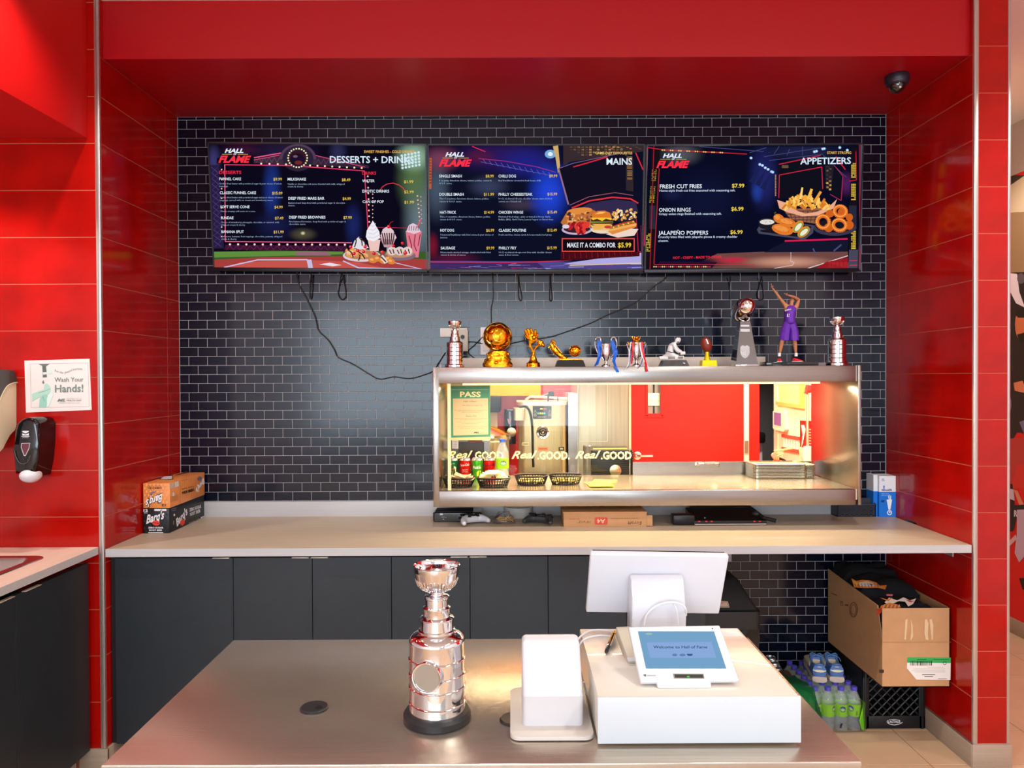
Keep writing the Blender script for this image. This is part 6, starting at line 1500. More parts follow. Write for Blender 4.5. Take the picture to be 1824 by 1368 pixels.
# shoes
SHB = mt('shoe_blue', (78, 116, 176), .6, var=.05); SHC = mt('shoe_cream', (232, 222, 190), .6); SOLE = mt('shoe_sole', (206, 190, 176), .6); LACE = mt('shoe_lace', (84, 128, 176), .7)
def shoe(label, x, yb_, rz, z):
    t = thing('shoe', label, 'shoe', (x, yb_, z), rz, 'pair of blue sneakers on the bottles')
    R = Matrix.Translation(V(x, yb_, z)) @ Matrix.Rotation(rz, 4, 'Z')
    def loft(sec, m, name, cap=True, close_top=False, par=t):
        b = MB(); N = 20; vs = []; fs = []
        for (y, w, z0_, z1_, p_) in sec:
            for i in range(N):
                a = 2*PI*i/N; cx_ = math.cos(a); sx_ = math.sin(a)
                vs.append(R @ V(w*(abs(cx_)**p_)*(1 if cx_ > 0 else -1), y, (z0_+z1_)/2+(z1_-z0_)/2*(abs(sx_)**p_)*(1 if sx_ > 0 else -1)))
        for j in range(len(sec)-1):
            for i in range(N): fs.append((j*N+i, j*N+(i+1) % N, (j+1)*N+(i+1) % N, (j+1)*N+i))
        fs += [tuple(range(N)), tuple((len(sec)-1)*N+i for i in range(N))]
        b.add(vs, fs, m); return b.build(name, par)
    loft([(-.004, .026, 0, .024, .5), (.0, .034, 0, .027, .5), (.03, .038, 0, .027, .6), (.10, .037, 0, .024, .6), (.19, .047, 0, .024, .6), (.25, .042, .002, .024, .6), (.28, .022, .006, .022, .7)], SOLE, 'sole')
    loft([(.0, .024, .022, .068, .7), (.004, .031, .022, .080, .7), (.014, .033, .022, .074, .7)], SHB, 'heel')
    loft([(.10, .034, .022, .074, .8), (.14, .038, .022, .078, .8), (.19, .043, .022, .060, .8), (.24, .040, .022, .046, .8), (.27, .022, .022, .034, .8)], SHC, 'toe_box')
    for s in (-1, 1):   # side walls around the opening
        b = MB()
        for k in range(7):
            f = k/6; y = .006+f*.115; w = .030+.005*f; zt_ = .082-.014*math.sin(f*PI)+.006*f
            b.add([R @ V(s*w, y, .024), R @ V(s*w, y+.0195, .024), R @ V(s*(w-.008), y+.0195, zt_), R @ V(s*(w-.008), y, zt_), R @ V(s*(w-.004), y, .024), R @ V(s*(w-.004), y+.0195, .024), R @ V(s*(w-.0125), y+.0195, zt_), R @ V(s*(w-.0125), y, zt_)], [(0, 1, 2, 3), (4, 5, 6, 7), (3, 2, 6, 7), (0, 3, 7, 4), (1, 2, 6, 5)], SHB)
        b.build('quarter', t, angle=60)
    MB().tube([R @ V(-.0235, .12, .082), R @ V(-.024, .06, .062), R @ V(-.022, .022, .074), R @ V(0, .010, .084), R @ V(.022, .022, .074), R @ V(.024, .06, .062), R @ V(.0235, .12, .082)], .0055, SHB, k=4).build('collar', t)
    loft([(.006, .0315, .052, .064, .8), (.0015, .029, .051, .062, .8), (-.001, .020, .049, .060, .8)], SHC, 'heel_stripe')
    b = MB(); b.box(-.020, .020, .105, .16, .060, .084, SHB, bev=.006, M4=R); b.build('tongue', t)
    b = MB()
    for k in range(4): b.tube([R @ V(-.026, .115+.016*k, .080-.006*k), R @ V(0, .12+.016*k, .090-.006*k), R @ V(.026, .118+.016*k, .080-.006*k)], .0026, LACE, n=6)
    b.tube([R @ V(0, .12, .090), R @ V(-.016, .115, .102), R @ V(-.028, .125, .090), R @ V(-.01, .125, .090)], .0024, LACE, k=4); b.tube([R @ V(0, .12, .090), R @ V(.018, .11, .102), R @ V(.03, .12, .088), R @ V(.01, .125, .090)], .0024, LACE, k=4); b.tube([R @ V(.01, .12, .090), R @ V(.034, .11, .082), R @ V(.042, .10, .066)], .0022, LACE, k=4)
    b.build('laces', t)
    b = MB(); b.box(-.022, .022, .012, .10, .03, .034, mt('shoe_insole', (20, 20, 28), .8), M4=R); b.build('insole', t)
    vs_, fs_, a_, c_ = textgeo('NIKE', .02, 0, 1); k = .017/(c_-a_)
    b = MB(); b.rec = False; b.add([R @ V((v.x-a_)*k-.0085, -.0005, .0735+v.y*.008-.002) for v in vs_], fs_, SHC); b.build('heel_lettering', t, smooth=False)
sz = .2065
shoe('left blue and cream sneaker standing on the water bottle pack, seen from the heel', P(1460, 1215, 3.60).x, 3.60, -.24, sz)
shoe('right blue and cream sneaker nearest the cardboard box, seen from the heel', P(1491, 1215, 3.60).x, 3.60, -.17, sz)
# milk crate
CRT = mt('crate_black', (20, 21, 24), .45)
t = thing('milk_crate', 'black plastic milk crate with diamond lattice on the floor under the cardboard box', 'crate', (1.83, 3.72, 0))
x0, x1, y0, y1, hc = 1.678, 1.976, 3.556, 3.90, .282
b = MB()
for x in (x0, x1-.03): b.box(x, x+.03, y0, y0+.012, 0, hc, CRT, bev=.003)
for x in (x0+.006, x1-.02): b.box(x, x+.012, y0-.004, y0+.001, .0, hc, CRT, bev=.002)
b.box(x0, x1, y0, y0+.012, 0, .062, CRT, bev=.003); b.box(x0, x1, y0, y0+.012, hc-.04, hc, CRT, bev=.003)
b.build('front_frame', t)
b = MB(); L = x1-x0-.06; z0_, z1_ = .062, hc-.04
def dline(b, s, sgn):
    # clip a 45 degree line to the panel
    pts = []
    for k in range(0, 61):
        z = z0_+(z1_-z0_)*k/60; x = s+sgn*(z-z0_)
        if 0 <= x <= L: pts.append((x, z))
    if len(pts) > 3: b.tube([V(x0+.03+pts[0][0], y0+.006, pts[0][1]), V(x0+.03+pts[-1][0], y0+.006, pts[-1][1])], .0042, CRT, n=6)
k = -.2
while k < L+.2:
    dline(b, k, 1); dline(b, k, -1); k += .044
b.build('lattice', t, kind='stuff')
b = MB(); b.box(x0, x0+.01, y0+.012, y1, 0, .05, CRT); b.box(x0, x0+.01, y0+.012, y1, hc-.09, hc, CRT)
for i in range(9): b.box(x0, x0+.01, y0+.012+.04*i, y0+.022+.04*i, .05, hc-.09, CRT)
b.box(x1-.01, x1, y0+.012, y1, 0, hc, CRT); b.box(x0, x1, y1-.01, y1, 0, hc, CRT); b.box(x0, x1, y0+.012, y1, 0, .01, CRT)
b.build('sides', t, smooth=False, kind='stuff')
ar = Art(V(x0, y0, 0), V(1, 0, 0), V(0, 0, 1), (1440, 1120, 280/1741), lift=.0015); ar.set(); ar.text('LACTALIS', 884, 1040, 26, (222, 222, 226), x1=1016, bold=.03); ar.line([(878, 1012), (868, 1030), (890, 1052), (950, 1064), (1010, 1052), (1040, 1034)], 7, (222, 222, 226)); ar.line([(890, 1008), (950, 1002), (1012, 1012)], 5, (222, 222, 226)); ar.build('logo', t)
# cardboard box full of shirts
bx0, bx1, by0, by1, bz0, bz1 = 1.668, 1.974, 3.352, 3.93, .285, .642
t = thing('cardboard_box', 'large open brown cardboard box of black shirts on the milk crate', 'box', ((bx0+bx1)/2, (by0+by1)/2, bz0))
T_ = .004
MB().box(bx0, bx1, by0, by0+T_, bz0, bz1, CARD).build('front_wall', t, smooth=False)
MB().ext([V(bx0, by0+T_, bz0), V(bx0, by1, bz0), V(bx0, by1, bz1+.03), V(bx0, by0+.045, bz1), V(bx0, by0+T_, bz0+.215)], (T_, 0, 0), CARD).build('left_wall', t, smooth=False)
MB().box(bx1-T_, bx1, by0, by1, bz0, bz1, CARD).build('right_wall', t, smooth=False); MB().box(bx0, bx1, by1-T_, by1, bz0, bz1, CARD).build('back_wall', t, smooth=False); MB().box(bx0, bx1, by0, by1, bz0, bz0+T_, CARD).build('bottom', t, smooth=False)
MB().box(bx0+.002, bx0+.05, by1-.06, by1-.055, bz1, bz1+.02, CARD).build('rear_flap', t, smooth=False)
ar = Art(V(bx0, by0, bz0), V(1, 0, 0), V(0, 0, 1), (1320, 980, .28363), lift=.0012); ar.set()
TAPE = mt('parcel_tape', (220, 190, 150), .2)
for pts in ([(1030, 438), (1046, 430), (1040, 500), (1034, 562), (1024, 560)], [(1066, 432), (1076, 470), (1080, 540), (1066, 566), (1062, 560), (1068, 510)], [(1152, 436), (1166, 432), (1176, 460), (1172, 530), (1176, 565), (1158, 560), (1150, 520)], [(1182, 436), (1196, 432), (1206, 470), (1204, 560), (1196, 562)]): ar.poly(pts, TAPE)
ar.line([(890, 578), (1318, 576)], 2, (160, 112, 74)); ar.rect(866, 750, 896, 770, (48, 30, 24)); ar.build('tape_marks', t)
ar.set(); ar.poly([(1044, 672), (1316, 674), (1314, 814), (1100, 812), (1040, 740)], (232, 228, 222)); ar.poly([(1044, 672), (1316, 674), (1316, 708), (1042, 706)], (48, 168, 84))
xx = 1060; r_ = random.Random(2)
while xx < 1198:
    w = r_.choice((2, 3, 5)); ar.rect(xx, 694, xx+w, 724, (26, 30, 26), up=False); xx += w+r_.choice((2, 3, 4))
ar.d += .0001; ar.ring(1278, 708, 10, 10, 3, (30, 60, 40), n=12); ar.line([(1302, 685.5), (1205, 685.5)], 3.5, (20, 90, 44)); ar.line([(1162, 686.0), (1104, 686.0)], 4.0, (16, 60, 30))
for y_, a_, b_ in ((734, 1270, 1170), (744, 1280, 1080), (756, 1280, 1072), (764, 1280, 1090)): ar.line([(a_, y_), (b_, y_)], 1.6, (150, 150, 150), up=False)
ar.line([(1218, 780.5), (1136, 780.5)], 4.5, (60, 60, 60)); ar.line([(1204, 792.5), (1150, 792.5)], 4.5, (60, 60, 60)); ar.line([(1292, 807.5), (1236, 807.5)], 3.5, (90, 90, 90)); ar.build('shipping_label', t)
ar = Art(V(bx0-.001, by0, bz0), V(0, 1, 0), V(0, 0, 1), (1320, 980, .28363), lift=.0012); ar.set(); ar.ring(708, 374, 24, 46, 4, (120, 84, 56)); ar.ring(708, 374, 16, 32, 3, (120, 84, 56), n=14); ar.rect(654, 340, 676, 350, (120, 84, 56)); ar.text('75', 624, 350, 34, (120, 84, 56), x1=644); ar.line([(566, 268), (604, 286)], 5, (120, 84, 56)); ar.build('side_print', t)
# folded shirts
SHK = mt('black_tshirt', (10, 10, 14), .9, bump=.4, bs=40)
def cloth(b, x0, x1, y0, y1, z0, z1, m, seed, amp=.008, nx=12, ny=12):
    r_ = random.Random(seed); ph = [r_.uniform(0, 6) for _ in range(4)]; vs = []; fs = []
    for j in range(ny+1):
        for i in range(nx+1):
            u, v = i/nx, j/ny; e = min(u, 1-u, v, 1-v)*6; e = min(1, e)
            vs.append(V(x0+(x1-x0)*u, y0+(y1-y0)*v, z0+(z1-z0)*(1-(1-e)**2)+amp*e*(math.sin(u*9+ph[0]+v*3)+math.sin(v*11+ph[1]-u*4))))
    n = nx+1
    for j in range(ny):
        for i in range(nx): fs.append((j*n+i, j*n+i+1, (j+1)*n+i+1, (j+1)*n+i))
    k = len(vs); per = [i for i in range(n)]+[(j+1)*n-1 for j in range(1, ny+1)]+[ny*n+i for i in range(n-2, -1, -1)]+[j*n for j in range(ny-1, 0, -1)]
    vs += [V(vs[i].x, vs[i].y, z0-.02) for i in per]
    for i in range(len(per)): fs.append((per[i], per[(i+1) % len(per)], k+(i+1) % len(per), k+i))
    fs.append(tuple(k+i for i in range(len(per)))[::-1])
    return b.add(vs, fs, m)
for i, (ya, yb3, z0_, z1_, lab, prs) in enumerate(((3.40, 3.60, .585, .630, 'black folded shirt with orange flame print, front of the cardboard box', [(850, 290, 1110, 400)]), (3.58, 3.78, .635, .685, 'black folded shirt with orange and white print, middle of the cardboard box', [(690, 180, 915, 250)]), (3.76, 3.92, .66, .715, 'plain black folded shirt at the back of the cardboard box', []))):
    t2_ = thing('folded_shirt', lab, 'shirt', (1.82, (ya+yb3)/2, z0_)); b = MB(); cloth(b, bx0+.012, bx1-.012, ya, yb3, z0_, z1_, SHK, i+3, .006); b.build('cloth', t2_)
    if prs:
        pr0 = V(1.82, ya+.07, z1_+.018); ar = Art(pr0, V(1, 0, 0), V(0, 1, .25), (1320, 980, .28363), lift=.002); ar.set()
        A_, B_, C_ = (236, 140, 60), (240, 222, 204), (190, 70, 40)
        if i == 0:
            ar.poly([(900, 330), (930, 300), (980, 318), (1020, 298), (1060, 318), (1100, 305), (1080, 340), (1050, 356), (1030, 326), (990, 322), (950, 340), (925, 345)], B_); ar.poly([(880, 350), (930, 332), (990, 345), (1005, 362), (920, 372), (860, 385)], A_); ar.poly([(852, 372), (880, 362), (890, 380), (872, 402), (850, 412)], C_); ar.poly([(1030, 312), (1090, 322), (1062, 330)], (210, 60, 70)); ar.poly([(870, 300), (915, 312), (950, 300), (925, 325)], A_); ar.poly([(912, 278), (954, 280), (950, 292), (914, 290)], (226, 120, 130))
            for q in range(9): ar.line([(900+q*12, 345), (892+q*12, 366)], 3, (80, 30, 20) if q % 2 else B_, up=False)
        else:
            ar.poly([(692, 178), (722, 195), (760, 188), (800, 190), (850, 205), (870, 225), (915, 222), (905, 250), (860, 238), (780, 240), (710, 236)], A_); ar.poly([(740, 205), (790, 196), (830, 210), (850, 230), (780, 232), (745, 226)], B_); ar.poly([(700, 190), (740, 210), (720, 228)], (250, 190, 90)); ar.poly([(800, 212), (830, 216), (820, 228)], C_)
            for q in range(8): ar.line([(715+q*20, 212), (722+q*20, 234)], 3, (60, 30, 24), up=False)
        ar.build('chest_print', t2_)
# green bag and drink cans left of the bottles
t = thing('green_plastic_bag', 'crumpled dark green plastic bag slumped against the water bottles', 'bag', (1.3, 3.7, 0))
GRN = mt('green_plastic', (12, 92, 48), .28, var=.2, vs=14, bump=.5, bs=14)
b = rock(V(1.282, 3.41, 0), .128, .20, .27, GRN, 21, n=34, rows=9, jag=.12, top=.72); b.build('bag_body', t, angle=70)
o = MB().box(1.24, 1.335, 3.34, 3.60, .10, .268, mt('brown_paper_bag', (70, 44, 28), .8), bev=.006).build('paper_sack', None); tag(o, 'dark brown paper sack standing in the green bag beside silver cans', 'sack')
cr = thing('low_black_crate', 'low black carton holding silver drink cans beside the bin', 'carton', (1.30, 3.82, 0)); MB().box(1.17, 1.405, 3.72, 3.94, 0, .125, BLACKM, bev=.003).build('box', cr)
def art_sil(b, cyl, r, h): ctext(b, cyl, r, 'DIET', 0, .07, .012, ink((40, 40, 44)), .03); cpatch(b, cyl, [(-.5, .05), (.5, .055), (.5, .06), (-.5, .055)], ink((60, 60, 66)))
for i, (px, py) in enumerate(((1372.5, 1170), (1378, 1178.5), (1382.5, 1188))):
    q = PZ(px, py, .125+.122); can('drink_can', ('silver drink can farthest back beside the black bin', 'silver drink can in the middle of the floor row', 'silver drink can nearest the green bag')[i], px, (178, 176, 178), art_sil, y=q.y, z=.125, group='silver drink cans on the floor')
# bin
t = thing('waste_bin', 'black waste bin with domed lid and bag under the worktop', 'bin', (1.04, 3.62, 0))
bx0, bx1, by0, by1 = .885, 1.14, 3.46, 3.86
BM = mt('bin_black', (20, 20, 21), .45)
b = MB(); b.add([V(bx0+.03, by0+.03, 0), V(bx1-.03, by0+.03, 0), V(bx1-.03, by1-.03, 0), V(bx0+.03, by1-.03, 0), V(bx0, by0, .48), V(bx1, by0, .48), V(bx1, by1, .48), V(bx0, by1, .48)], [(0, 1, 2, 3), (0, 1, 5, 4), (1, 2, 6, 5), (2, 3, 7, 6), (3, 0, 4, 7)], BM); b.build('body', t, smooth=False)
MB().rbox(bx0-.02, bx1+.015, by0-.02, by1+.02, .52, .60, .03, mt('bin_lid_black', (28, 28, 29), .5), bev=.006).build('lid_skirt', t)
b = bmesh.new(); v0 = [b.verts.new(p) for p in ((bx0-.012, by0-.012, .60), (bx1+.006, by0-.012, .60), (bx1+.006, by1, .60), (bx0-.012, by1, .60))]; v1 = [b.verts.new(p) for p in ((bx0+.06, by0+.08, .735), (bx1-.07, by0+.08, .735), (bx1-.07, by1-.06, .735), (bx0+.06, by1-.06, .735))]
b.faces.new(v0); b.faces.new(v1)
for i in range(4): b.faces.new((v0[i], v0[(i+1) % 4], v1[(i+1) % 4], v1[i]))
bmesh.ops.bevel(b, geom=list(b.edges), offset=.014, segments=3, profile=.5, affect='EDGES'); mm = MB(); mm.bm(b, BLACKM); mm.build('lid_dome', t)
b = MB(); n = 40; vs = []; fs = []; r_ = random.Random(8)
for j, z in enumerate((.53, .47, .40, .33, .24)):
    for i in range(n):
        s = i/n*4; k = int(s); f = s-k; P4 = [(bx0-.008, by0-.01), (bx1+.006, by0-.01), (bx1+.006, by1), (bx0-.008, by1)]; p, q = P4[k], P4[(k+1) % 4]; w = r_.uniform(-.012, .012)*(1 if j else 0); vs.append(V(p[0]+(q[0]-p[0])*f+w, p[1]+(q[1]-p[1])*f+w, z))
for j in range(4):
    for i in range(n): fs.append((j*n+i, j*n+(i+1) % n, (j+1)*n+(i+1) % n, (j+1)*n+i))
b.add(vs, fs, mt('bin_liner', (10, 10, 11), .22)); b.build('bin_liner', t, angle=20)
pl = (V(0, by0-.012, .60), V(0, by0+.08, .735)); ar = Art(V(1.1, by0-.012, .60), V(1, 0, 0), (pl[1]-pl[0]), (890, 970, .3125), lift=.002); ar.set()
ar.poly([(1240, 320), (1300, 324), (1310, 360), (1240, 360)], (170, 144, 124)); ar.line([(1240, 326), (1296, 329), (1304, 355), (1240, 355)], 2, (30, 26, 24)); ar.line([(1250, 334), (1274, 335)], 5, (190, 70, 60)); ar.build('lid_label', t)

# ================================================================== left wall things
# towel dispenser (cut by the frame edge)
t = thing('towel_dispenser', 'cream and dark grey paper towel dispenser cut off at the left edge', 'dispenser', (P(-25, 750, 3.2).x, YF, 1.6))
TWX = P(29.5, 720, YF).x
def dp(x, y): return PX(x*60/456, 640+y*180/1368, TWX)
CRMP = mt('dispenser_cream', (226, 210, 178), .4); DGR = mt('dispenser_grey', (64, 62, 58), .3)
b = MB(); b.ext([dp(x, y) for x, y in ((222, 318), (170, 322), (90, 360), (30, 450), (-20, 560), (-60, 760), (-60, 1000), (-20, 1270), (40, 1210), (90, 1110), (140, 1020), (200, 960), (222, 900))], (-.28, 0, 0), CRMP); b.build('housing', t, angle=30)
b = MB(); b.ext([dp(x, y)+V(.003, 0, 0) for x, y in ((222, 316), (215, 240), (195, 170), (150, 148), (-60, 130), (-240, 170), (-300, 400), (-280, 900), (-160, 1200), (-62, 1000), (-62, 760), (-22, 560), (28, 448), (88, 358), (168, 320))], (-.286, 0, 0), DGR); b.build('cover', t, angle=30)
MB().tube([dp(x, y)+V(.004, 0, 0) for x, y in ((222, 317), (170, 321), (90, 359), (30, 449), (-20, 560))], .0026, CRMP, k=4).build('trim_line', t)
# soap dispenser
t = thing('soap_dispenser', 'glossy black soap dispenser with white lever on the red tiled wall', 'dispenser', (P(62, 800, 3.2).x, YF, 1.35))
ys_ = YF-.10
def sp(x, y, yy): return P(x*200/1052, 620+y*260/1368, yy)
out = [(150, 760), (185, 700), (240, 662), (300, 650), (360, 652), (410, 672), (440, 710), (436, 900), (420, 1050), (380, 1210), (330, 1170), (260, 1130), (200, 1130), (150, 1180), (140, 960)]
c2_ = [sp(138+(x-140)*.78, y, ys_) for x, y in out]; cx_ = sum(p.x for p in c2_)/len(c2_)
b = bmesh.new(); fr = [b.verts.new((p.x, YF-.11, p.z)) for p in c2_]; bk = [b.verts.new((p.x+(0.006 if p.x > cx_ else 0), YF-.001, p.z)) for p in c2_]; b.faces.new(fr); b.faces.new(bk[::-1])
for i in range(len(fr)): b.faces.new((fr[i], bk[i], bk[(i+1) % len(fr)], fr[(i+1) % len(fr)]))
ff = [e for e in b.edges if abs(e.verts[0].co.y-(YF-.11)) < 1e-5 and abs(e.verts[1].co.y-(YF-.11)) < 1e-5]
bmesh.ops.bevel(b, geom=ff, offset=.016, segments=4, profile=.5, affect='EDGES'); mm = MB(); mm.bm(b, BLACKG); mm.build('housing', t, angle=40)
lv = sp(252, 1200, ys_-.01)
MB().ell(V(lv.x, YF-.085, lv.z), (.040, .045, .030), mt('soap_lever_white', (214, 212, 218), .35), n=24, k=14).build('push_lever', t)
ar = Art(V(0, YF-.1115, 1.3), V(1, 0, 0), V(0, 0, 1), (0, 620, 200/1052), lift=.0006); ar.set()
ar.poly([(200, 890), (284, 888), (276, 940), (240, 1012), (224, 1010), (196, 930)], (196, 190, 196)); ar.poly([(206, 896), (278, 894), (270, 938), (238, 1004), (228, 1002), (202, 930)], (104, 48, 60)); ar.build('level_window', t)
ar.set(); ar.rect(210, 776, 272, 818, (226, 226, 230)); ar.poly([(210, 786), (240, 800), (272, 784), (272, 796), (240, 810), (210, 798)], (20, 20, 24)); ar.line([(203, 827.0), (278, 827.0)], 5.0, (226, 226, 230)); ar.line([(212, 839.0), (268, 839.0)], 3.0, (226, 226, 230)); ar.ell(224, 1044, 4, 4, (70, 70, 76)); ar.ell(260, 1044, 4, 4, (70, 70, 76)); ar.build('logo', t)
MB().tube([V(sp(x, y, ys_).x, YF-.112, sp(x, y, ys_).z) for x, y in ((155, 960), (165, 1010), (200, 1070), (240, 1082), (280, 1060), (305, 1000))], .0012, mt('grey_line', (90, 90, 94), .3), n=5, k=4).build('moulding_line', t)
# wash hands sign
t = thing('hand_washing_sign', 'white laminated hand washing sign on the red tiled wall', 'sign', (P(103, 687, YF).x, YF, 1.65))
ar = Art(V(0, YF-.002, 1.6), V(1, 0, 0), V(0, 0, 1), (0, 620, 200/1052), lift=.0); b = ar.set()
q = [ar.q(*p) for p in ((228, 118), (838, 100), (858, 580), (244, 604))]; b = MB(); b.ext(q, (0, .0016, 0), mt('laminated_paper', (226, 216, 212), .25, coat=.3)); b.build('sheet', t, smooth=False)
ar.set(); ar.d = .0006
GT = (112, 134, 128); LG = (168, 206, 190)
ar.line([(284, 148), (824, 140), (836, 548), (294, 558)], 1.6, (120, 124, 120), closed=True)
ar.poly([(360, 150), (466, 148), (440, 166), (400, 168)], (96, 106, 104)); ar.poly([(396, 166), (432, 166), (440, 272), (402, 276)], (90, 98, 98)); ar.poly([(402, 228), (436, 226), (438, 246), (404, 250)], (206, 214, 210))
ar.poly([(300, 430), (360, 404), (410, 388), (420, 340), (440, 330), (470, 360), (476, 410), (440, 440), (400, 450), (350, 470), (302, 500)], LG); ar.poly([(366, 556), (372, 480), (400, 440), (440, 430), (452, 470), (430, 556)], (146, 196, 178)); ar.poly([(394, 320), (410, 300), (418, 330), (404, 336)], (110, 120, 116)); ar.poly([(440, 470), (490, 380), (500, 440), (460, 540), (440, 554)], (206, 226, 218)); ar.line([(360, 420), (430, 400), (470, 380)], 3, (90, 130, 116)); ar.line([(400, 452), (420, 500)], 3, (100, 140, 124)); ar.poly([(436, 196), (480, 210), (494, 240), (450, 240)], (196, 220, 212))
ar.build('picture', t)
ar.set()
for i, w_ in enumerate(('For', 'the', 'good', 'of', 'your', 'home')):
    x_ = (516, 560, 606, 656, 684, 728)[i]; ar.text(w_, x_, (222, 236, 238, 222, 208, 204)[i], 24, GT, x1=x_+(38, 36, 44, 22, 40, 44)[i], yb1=(232, 240, 228, 214, 204, 206)[i])
ar.text('Wash Your', 512, 316, 42, GT, x1=784, yb1=312, bold=.012); ar.text('Hands!', 516, 414, 72, GT, x1=782, yb1=408, bold=.02); ar.text('ML', 536, 500, 26, GT, x1=616, bold=.04, shear=.4); ar.text('MIDDLESEX-LONDON', 624, 474, 7, GT, x1=764, res=1); ar.text('HEALTH UNIT', 624, 496, 14, GT, x1=766, bold=.02); ar.text('www.healthunit.com', 552, 518, 9, GT, x1=752, res=1); ar.build('lettering', t)

# ================================================================== security camera
c_ = P(1598, 140, 3.62); SCY = 3.50
c_ = None
for k in range(60):
    yy = 3.3+k*.01; q = P(1598, 137, yy)
    if q.z < ZS-.004: 
        pass
q = PZ(1598, 134, ZS); t = thing('security_camera', 'small black dome security camera under the red soffit', 'camera', q)
DKP = mt('dark_violet_plastic', (34, 30, 44), .4)
MB().lathe(q, [(0, 0), (.050, 0), (.052, -.004), (.053, -.03), (.045, -.045), (.034, -.047), (0, -.047)], DKP, 32).build('base', t)
b = MB(); prf = [(.036*math.cos(a), -.046-.036*math.sin(a)) for a in [PI/2*i/8 for i in range(9)]]; b.lathe(q, prf, mt('smoked_dome', (24, 20, 18), .04, trans=0, coat=1), 28); b.build('dome', t)
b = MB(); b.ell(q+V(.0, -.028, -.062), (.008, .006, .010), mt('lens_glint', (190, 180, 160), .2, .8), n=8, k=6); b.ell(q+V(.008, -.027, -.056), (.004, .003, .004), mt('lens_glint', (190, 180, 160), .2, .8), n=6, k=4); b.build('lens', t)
ar = Art(q+V(0, -.053, 0), V(1, 0, 0), V(0, 0, 1), (1560, 80, 220/1824), lift=.0012); ar.set(); ar.line([(262, 524), (396, 500)], 9, (110, 106, 120)); ar.build('marking', t)

# ================================================================== cords on the black tiled wall
CB = mt('black_cable', (8, 8, 9), .4)
def wp(px, py, d=.006): return P(px, py, YB-d)
def cord(label, runs, r=.0035):
    t = thing('hanging_cord', label, 'cord', wp(*runs[0][0][:2]))
    for rn in runs: MB().tube([wp(*p) for p in rn], r, CB, n=6, k=6).build('cable', t)
    return t
def cr2(x, y): return (540+x*360/1824, 470+y*360/1824)
cord('long black cord sagging from the left television to the steel case', [[(528, 478, .03), (531, 500), (538, 518)]+[cr2(*p) for p in ((0, 250), (60, 370), (110, 480), (140, 600), (220, 680), (280, 770), (320, 845), (450, 905), (580, 985), (690, 1040), (820, 1020), (960, 1035), (1100, 1000), (1180, 960), (1225, 890))]], .0035)
cord('twisted black cord ending in a knot below the left television', [[cr2(70, 80)+(.03,), cr2(64, 180), cr2(62, 300), cr2(76, 305), cr2(86, 200), cr2(72, 90)+(.03,)]], .0032)
cord('hanging loop of black cord below the left television', [[cr2(346, 90)+(.03,), cr2(330, 190), cr2(318, 270), cr2(350, 322), cr2(388, 290), cr2(378, 200), cr2(352, 90)+(.03,)]], .0035)
cord('black cord dropping from the middle television to the golden football trophy', [[(876.5, 484, .03), (878, 500), (878.5, 530), (875, 550), (875, 575), (872, 596)]], .0032)
def cr3(x, y): return (860+x*400/1824, 470+y*400/1824)
cord('short loop of black cord under the middle television, left one', [[cr3(288, 85)+(.03,), cr3(290, 180), cr3(292, 270), cr3(308, 298), cr3(318, 270), cr3(300, 180), cr3(292, 85)+(.03,)]], .0032)
cord('short loop of black cord under the middle television, right one', [[cr3(548, 90)+(.03,), cr3(545, 190), cr3(543, 280), cr3(552, 302), cr3(563, 280), cr3(556, 190), cr3(552, 90)+(.03,)]], .0032)
cord('long black cord running diagonally up to the right television', [[(1190, 488, .03)]+[cr3(*p) for p in ((1470, 130), (1380, 190), (1290, 275), (1230, 320), (1130, 365), (980, 430), (880, 480), (700, 545), (560, 590), (440, 610), (330, 625), (240, 645))]+[(905, 614), (890, 622)]], .0035)
def cr7(x, y): return (1150+x*390/1824, 490+y*390/1824)
cord('faint black cord under the right television beside the silver football trophy', [[cr7(705, 10)+(.03,), cr7(703, 100), cr7(706, 205)]], .003)
cord('hanging loop of black cord left of the basketball statue', [[cr7(965, 10)+(.03,), cr7(950, 80), cr7(930, 160), cr7(950, 205), cr7(985, 190), cr7(975, 90), cr7(968, 10)+(.03,)]], .0028)
cord('tangle of black cords behind the golden football trophy', [[cr2(1450, 705), cr2(1540, 705), cr2(1620, 722)], [cr2(1620, 660), cr2(1540, 740), cr2(1490, 790), cr2(1530, 840), cr2(1620, 880)], [cr2(1510, 850), cr2(1530, 900), cr2(1600, 920)], [cr2(1285, 800), cr2(1240, 870), cr2(1200, 940)]], .0035)
# outlets and adapters behind the small trophy
OUT = mt('outlet_cream', (206, 200, 192), .5)
t = thing('wall_outlet', 'pale wall outlet plate behind the leftmost small trophy', 'outlet', wp(800, 595)); a, c = wp(784, 600), wp(832, 584)
MB().box(a.x, c.x, YB-.006, YB-.0005, a.z, c.z, OUT, bev=.001).build('plate', t)
t = thing('power_adapter', 'pale grey power adapter box plugged in right of the leftmost small trophy', 'adapter', wp(826, 612)); a, c = wp(817, 626), wp(834, 588)
MB().box(a.x, c.x, YB-.035, YB-.006, a.z, c.z, mt('adapter_grey', (190, 182, 170), .5), bev=.004).build('casing', t)
b = MB(); p = wp(824, 600, .036); b.lathe(p, [(0, .006), (.010, .006), (.011, 0)], BLACK, 14, M4=R_); b.build('plug', t)
t = thing('wall_outlet', 'white double outlet plate half hidden behind the golden football trophy', 'outlet', wp(862, 608)); a, c = wp(856, 632), wp(872, 583)
MB().box(a.x, c.x, YB-.008, YB-.0005, a.z, c.z, mt('outlet_white', (214, 210, 212), .5), bev=.002).build('plate', t); b = MB(); b.box(a.x+.012, c.x, YB-.011, YB-.008, a.z+.02, c.z-.02, OUT, bev=.001); b.build('rocker', t)

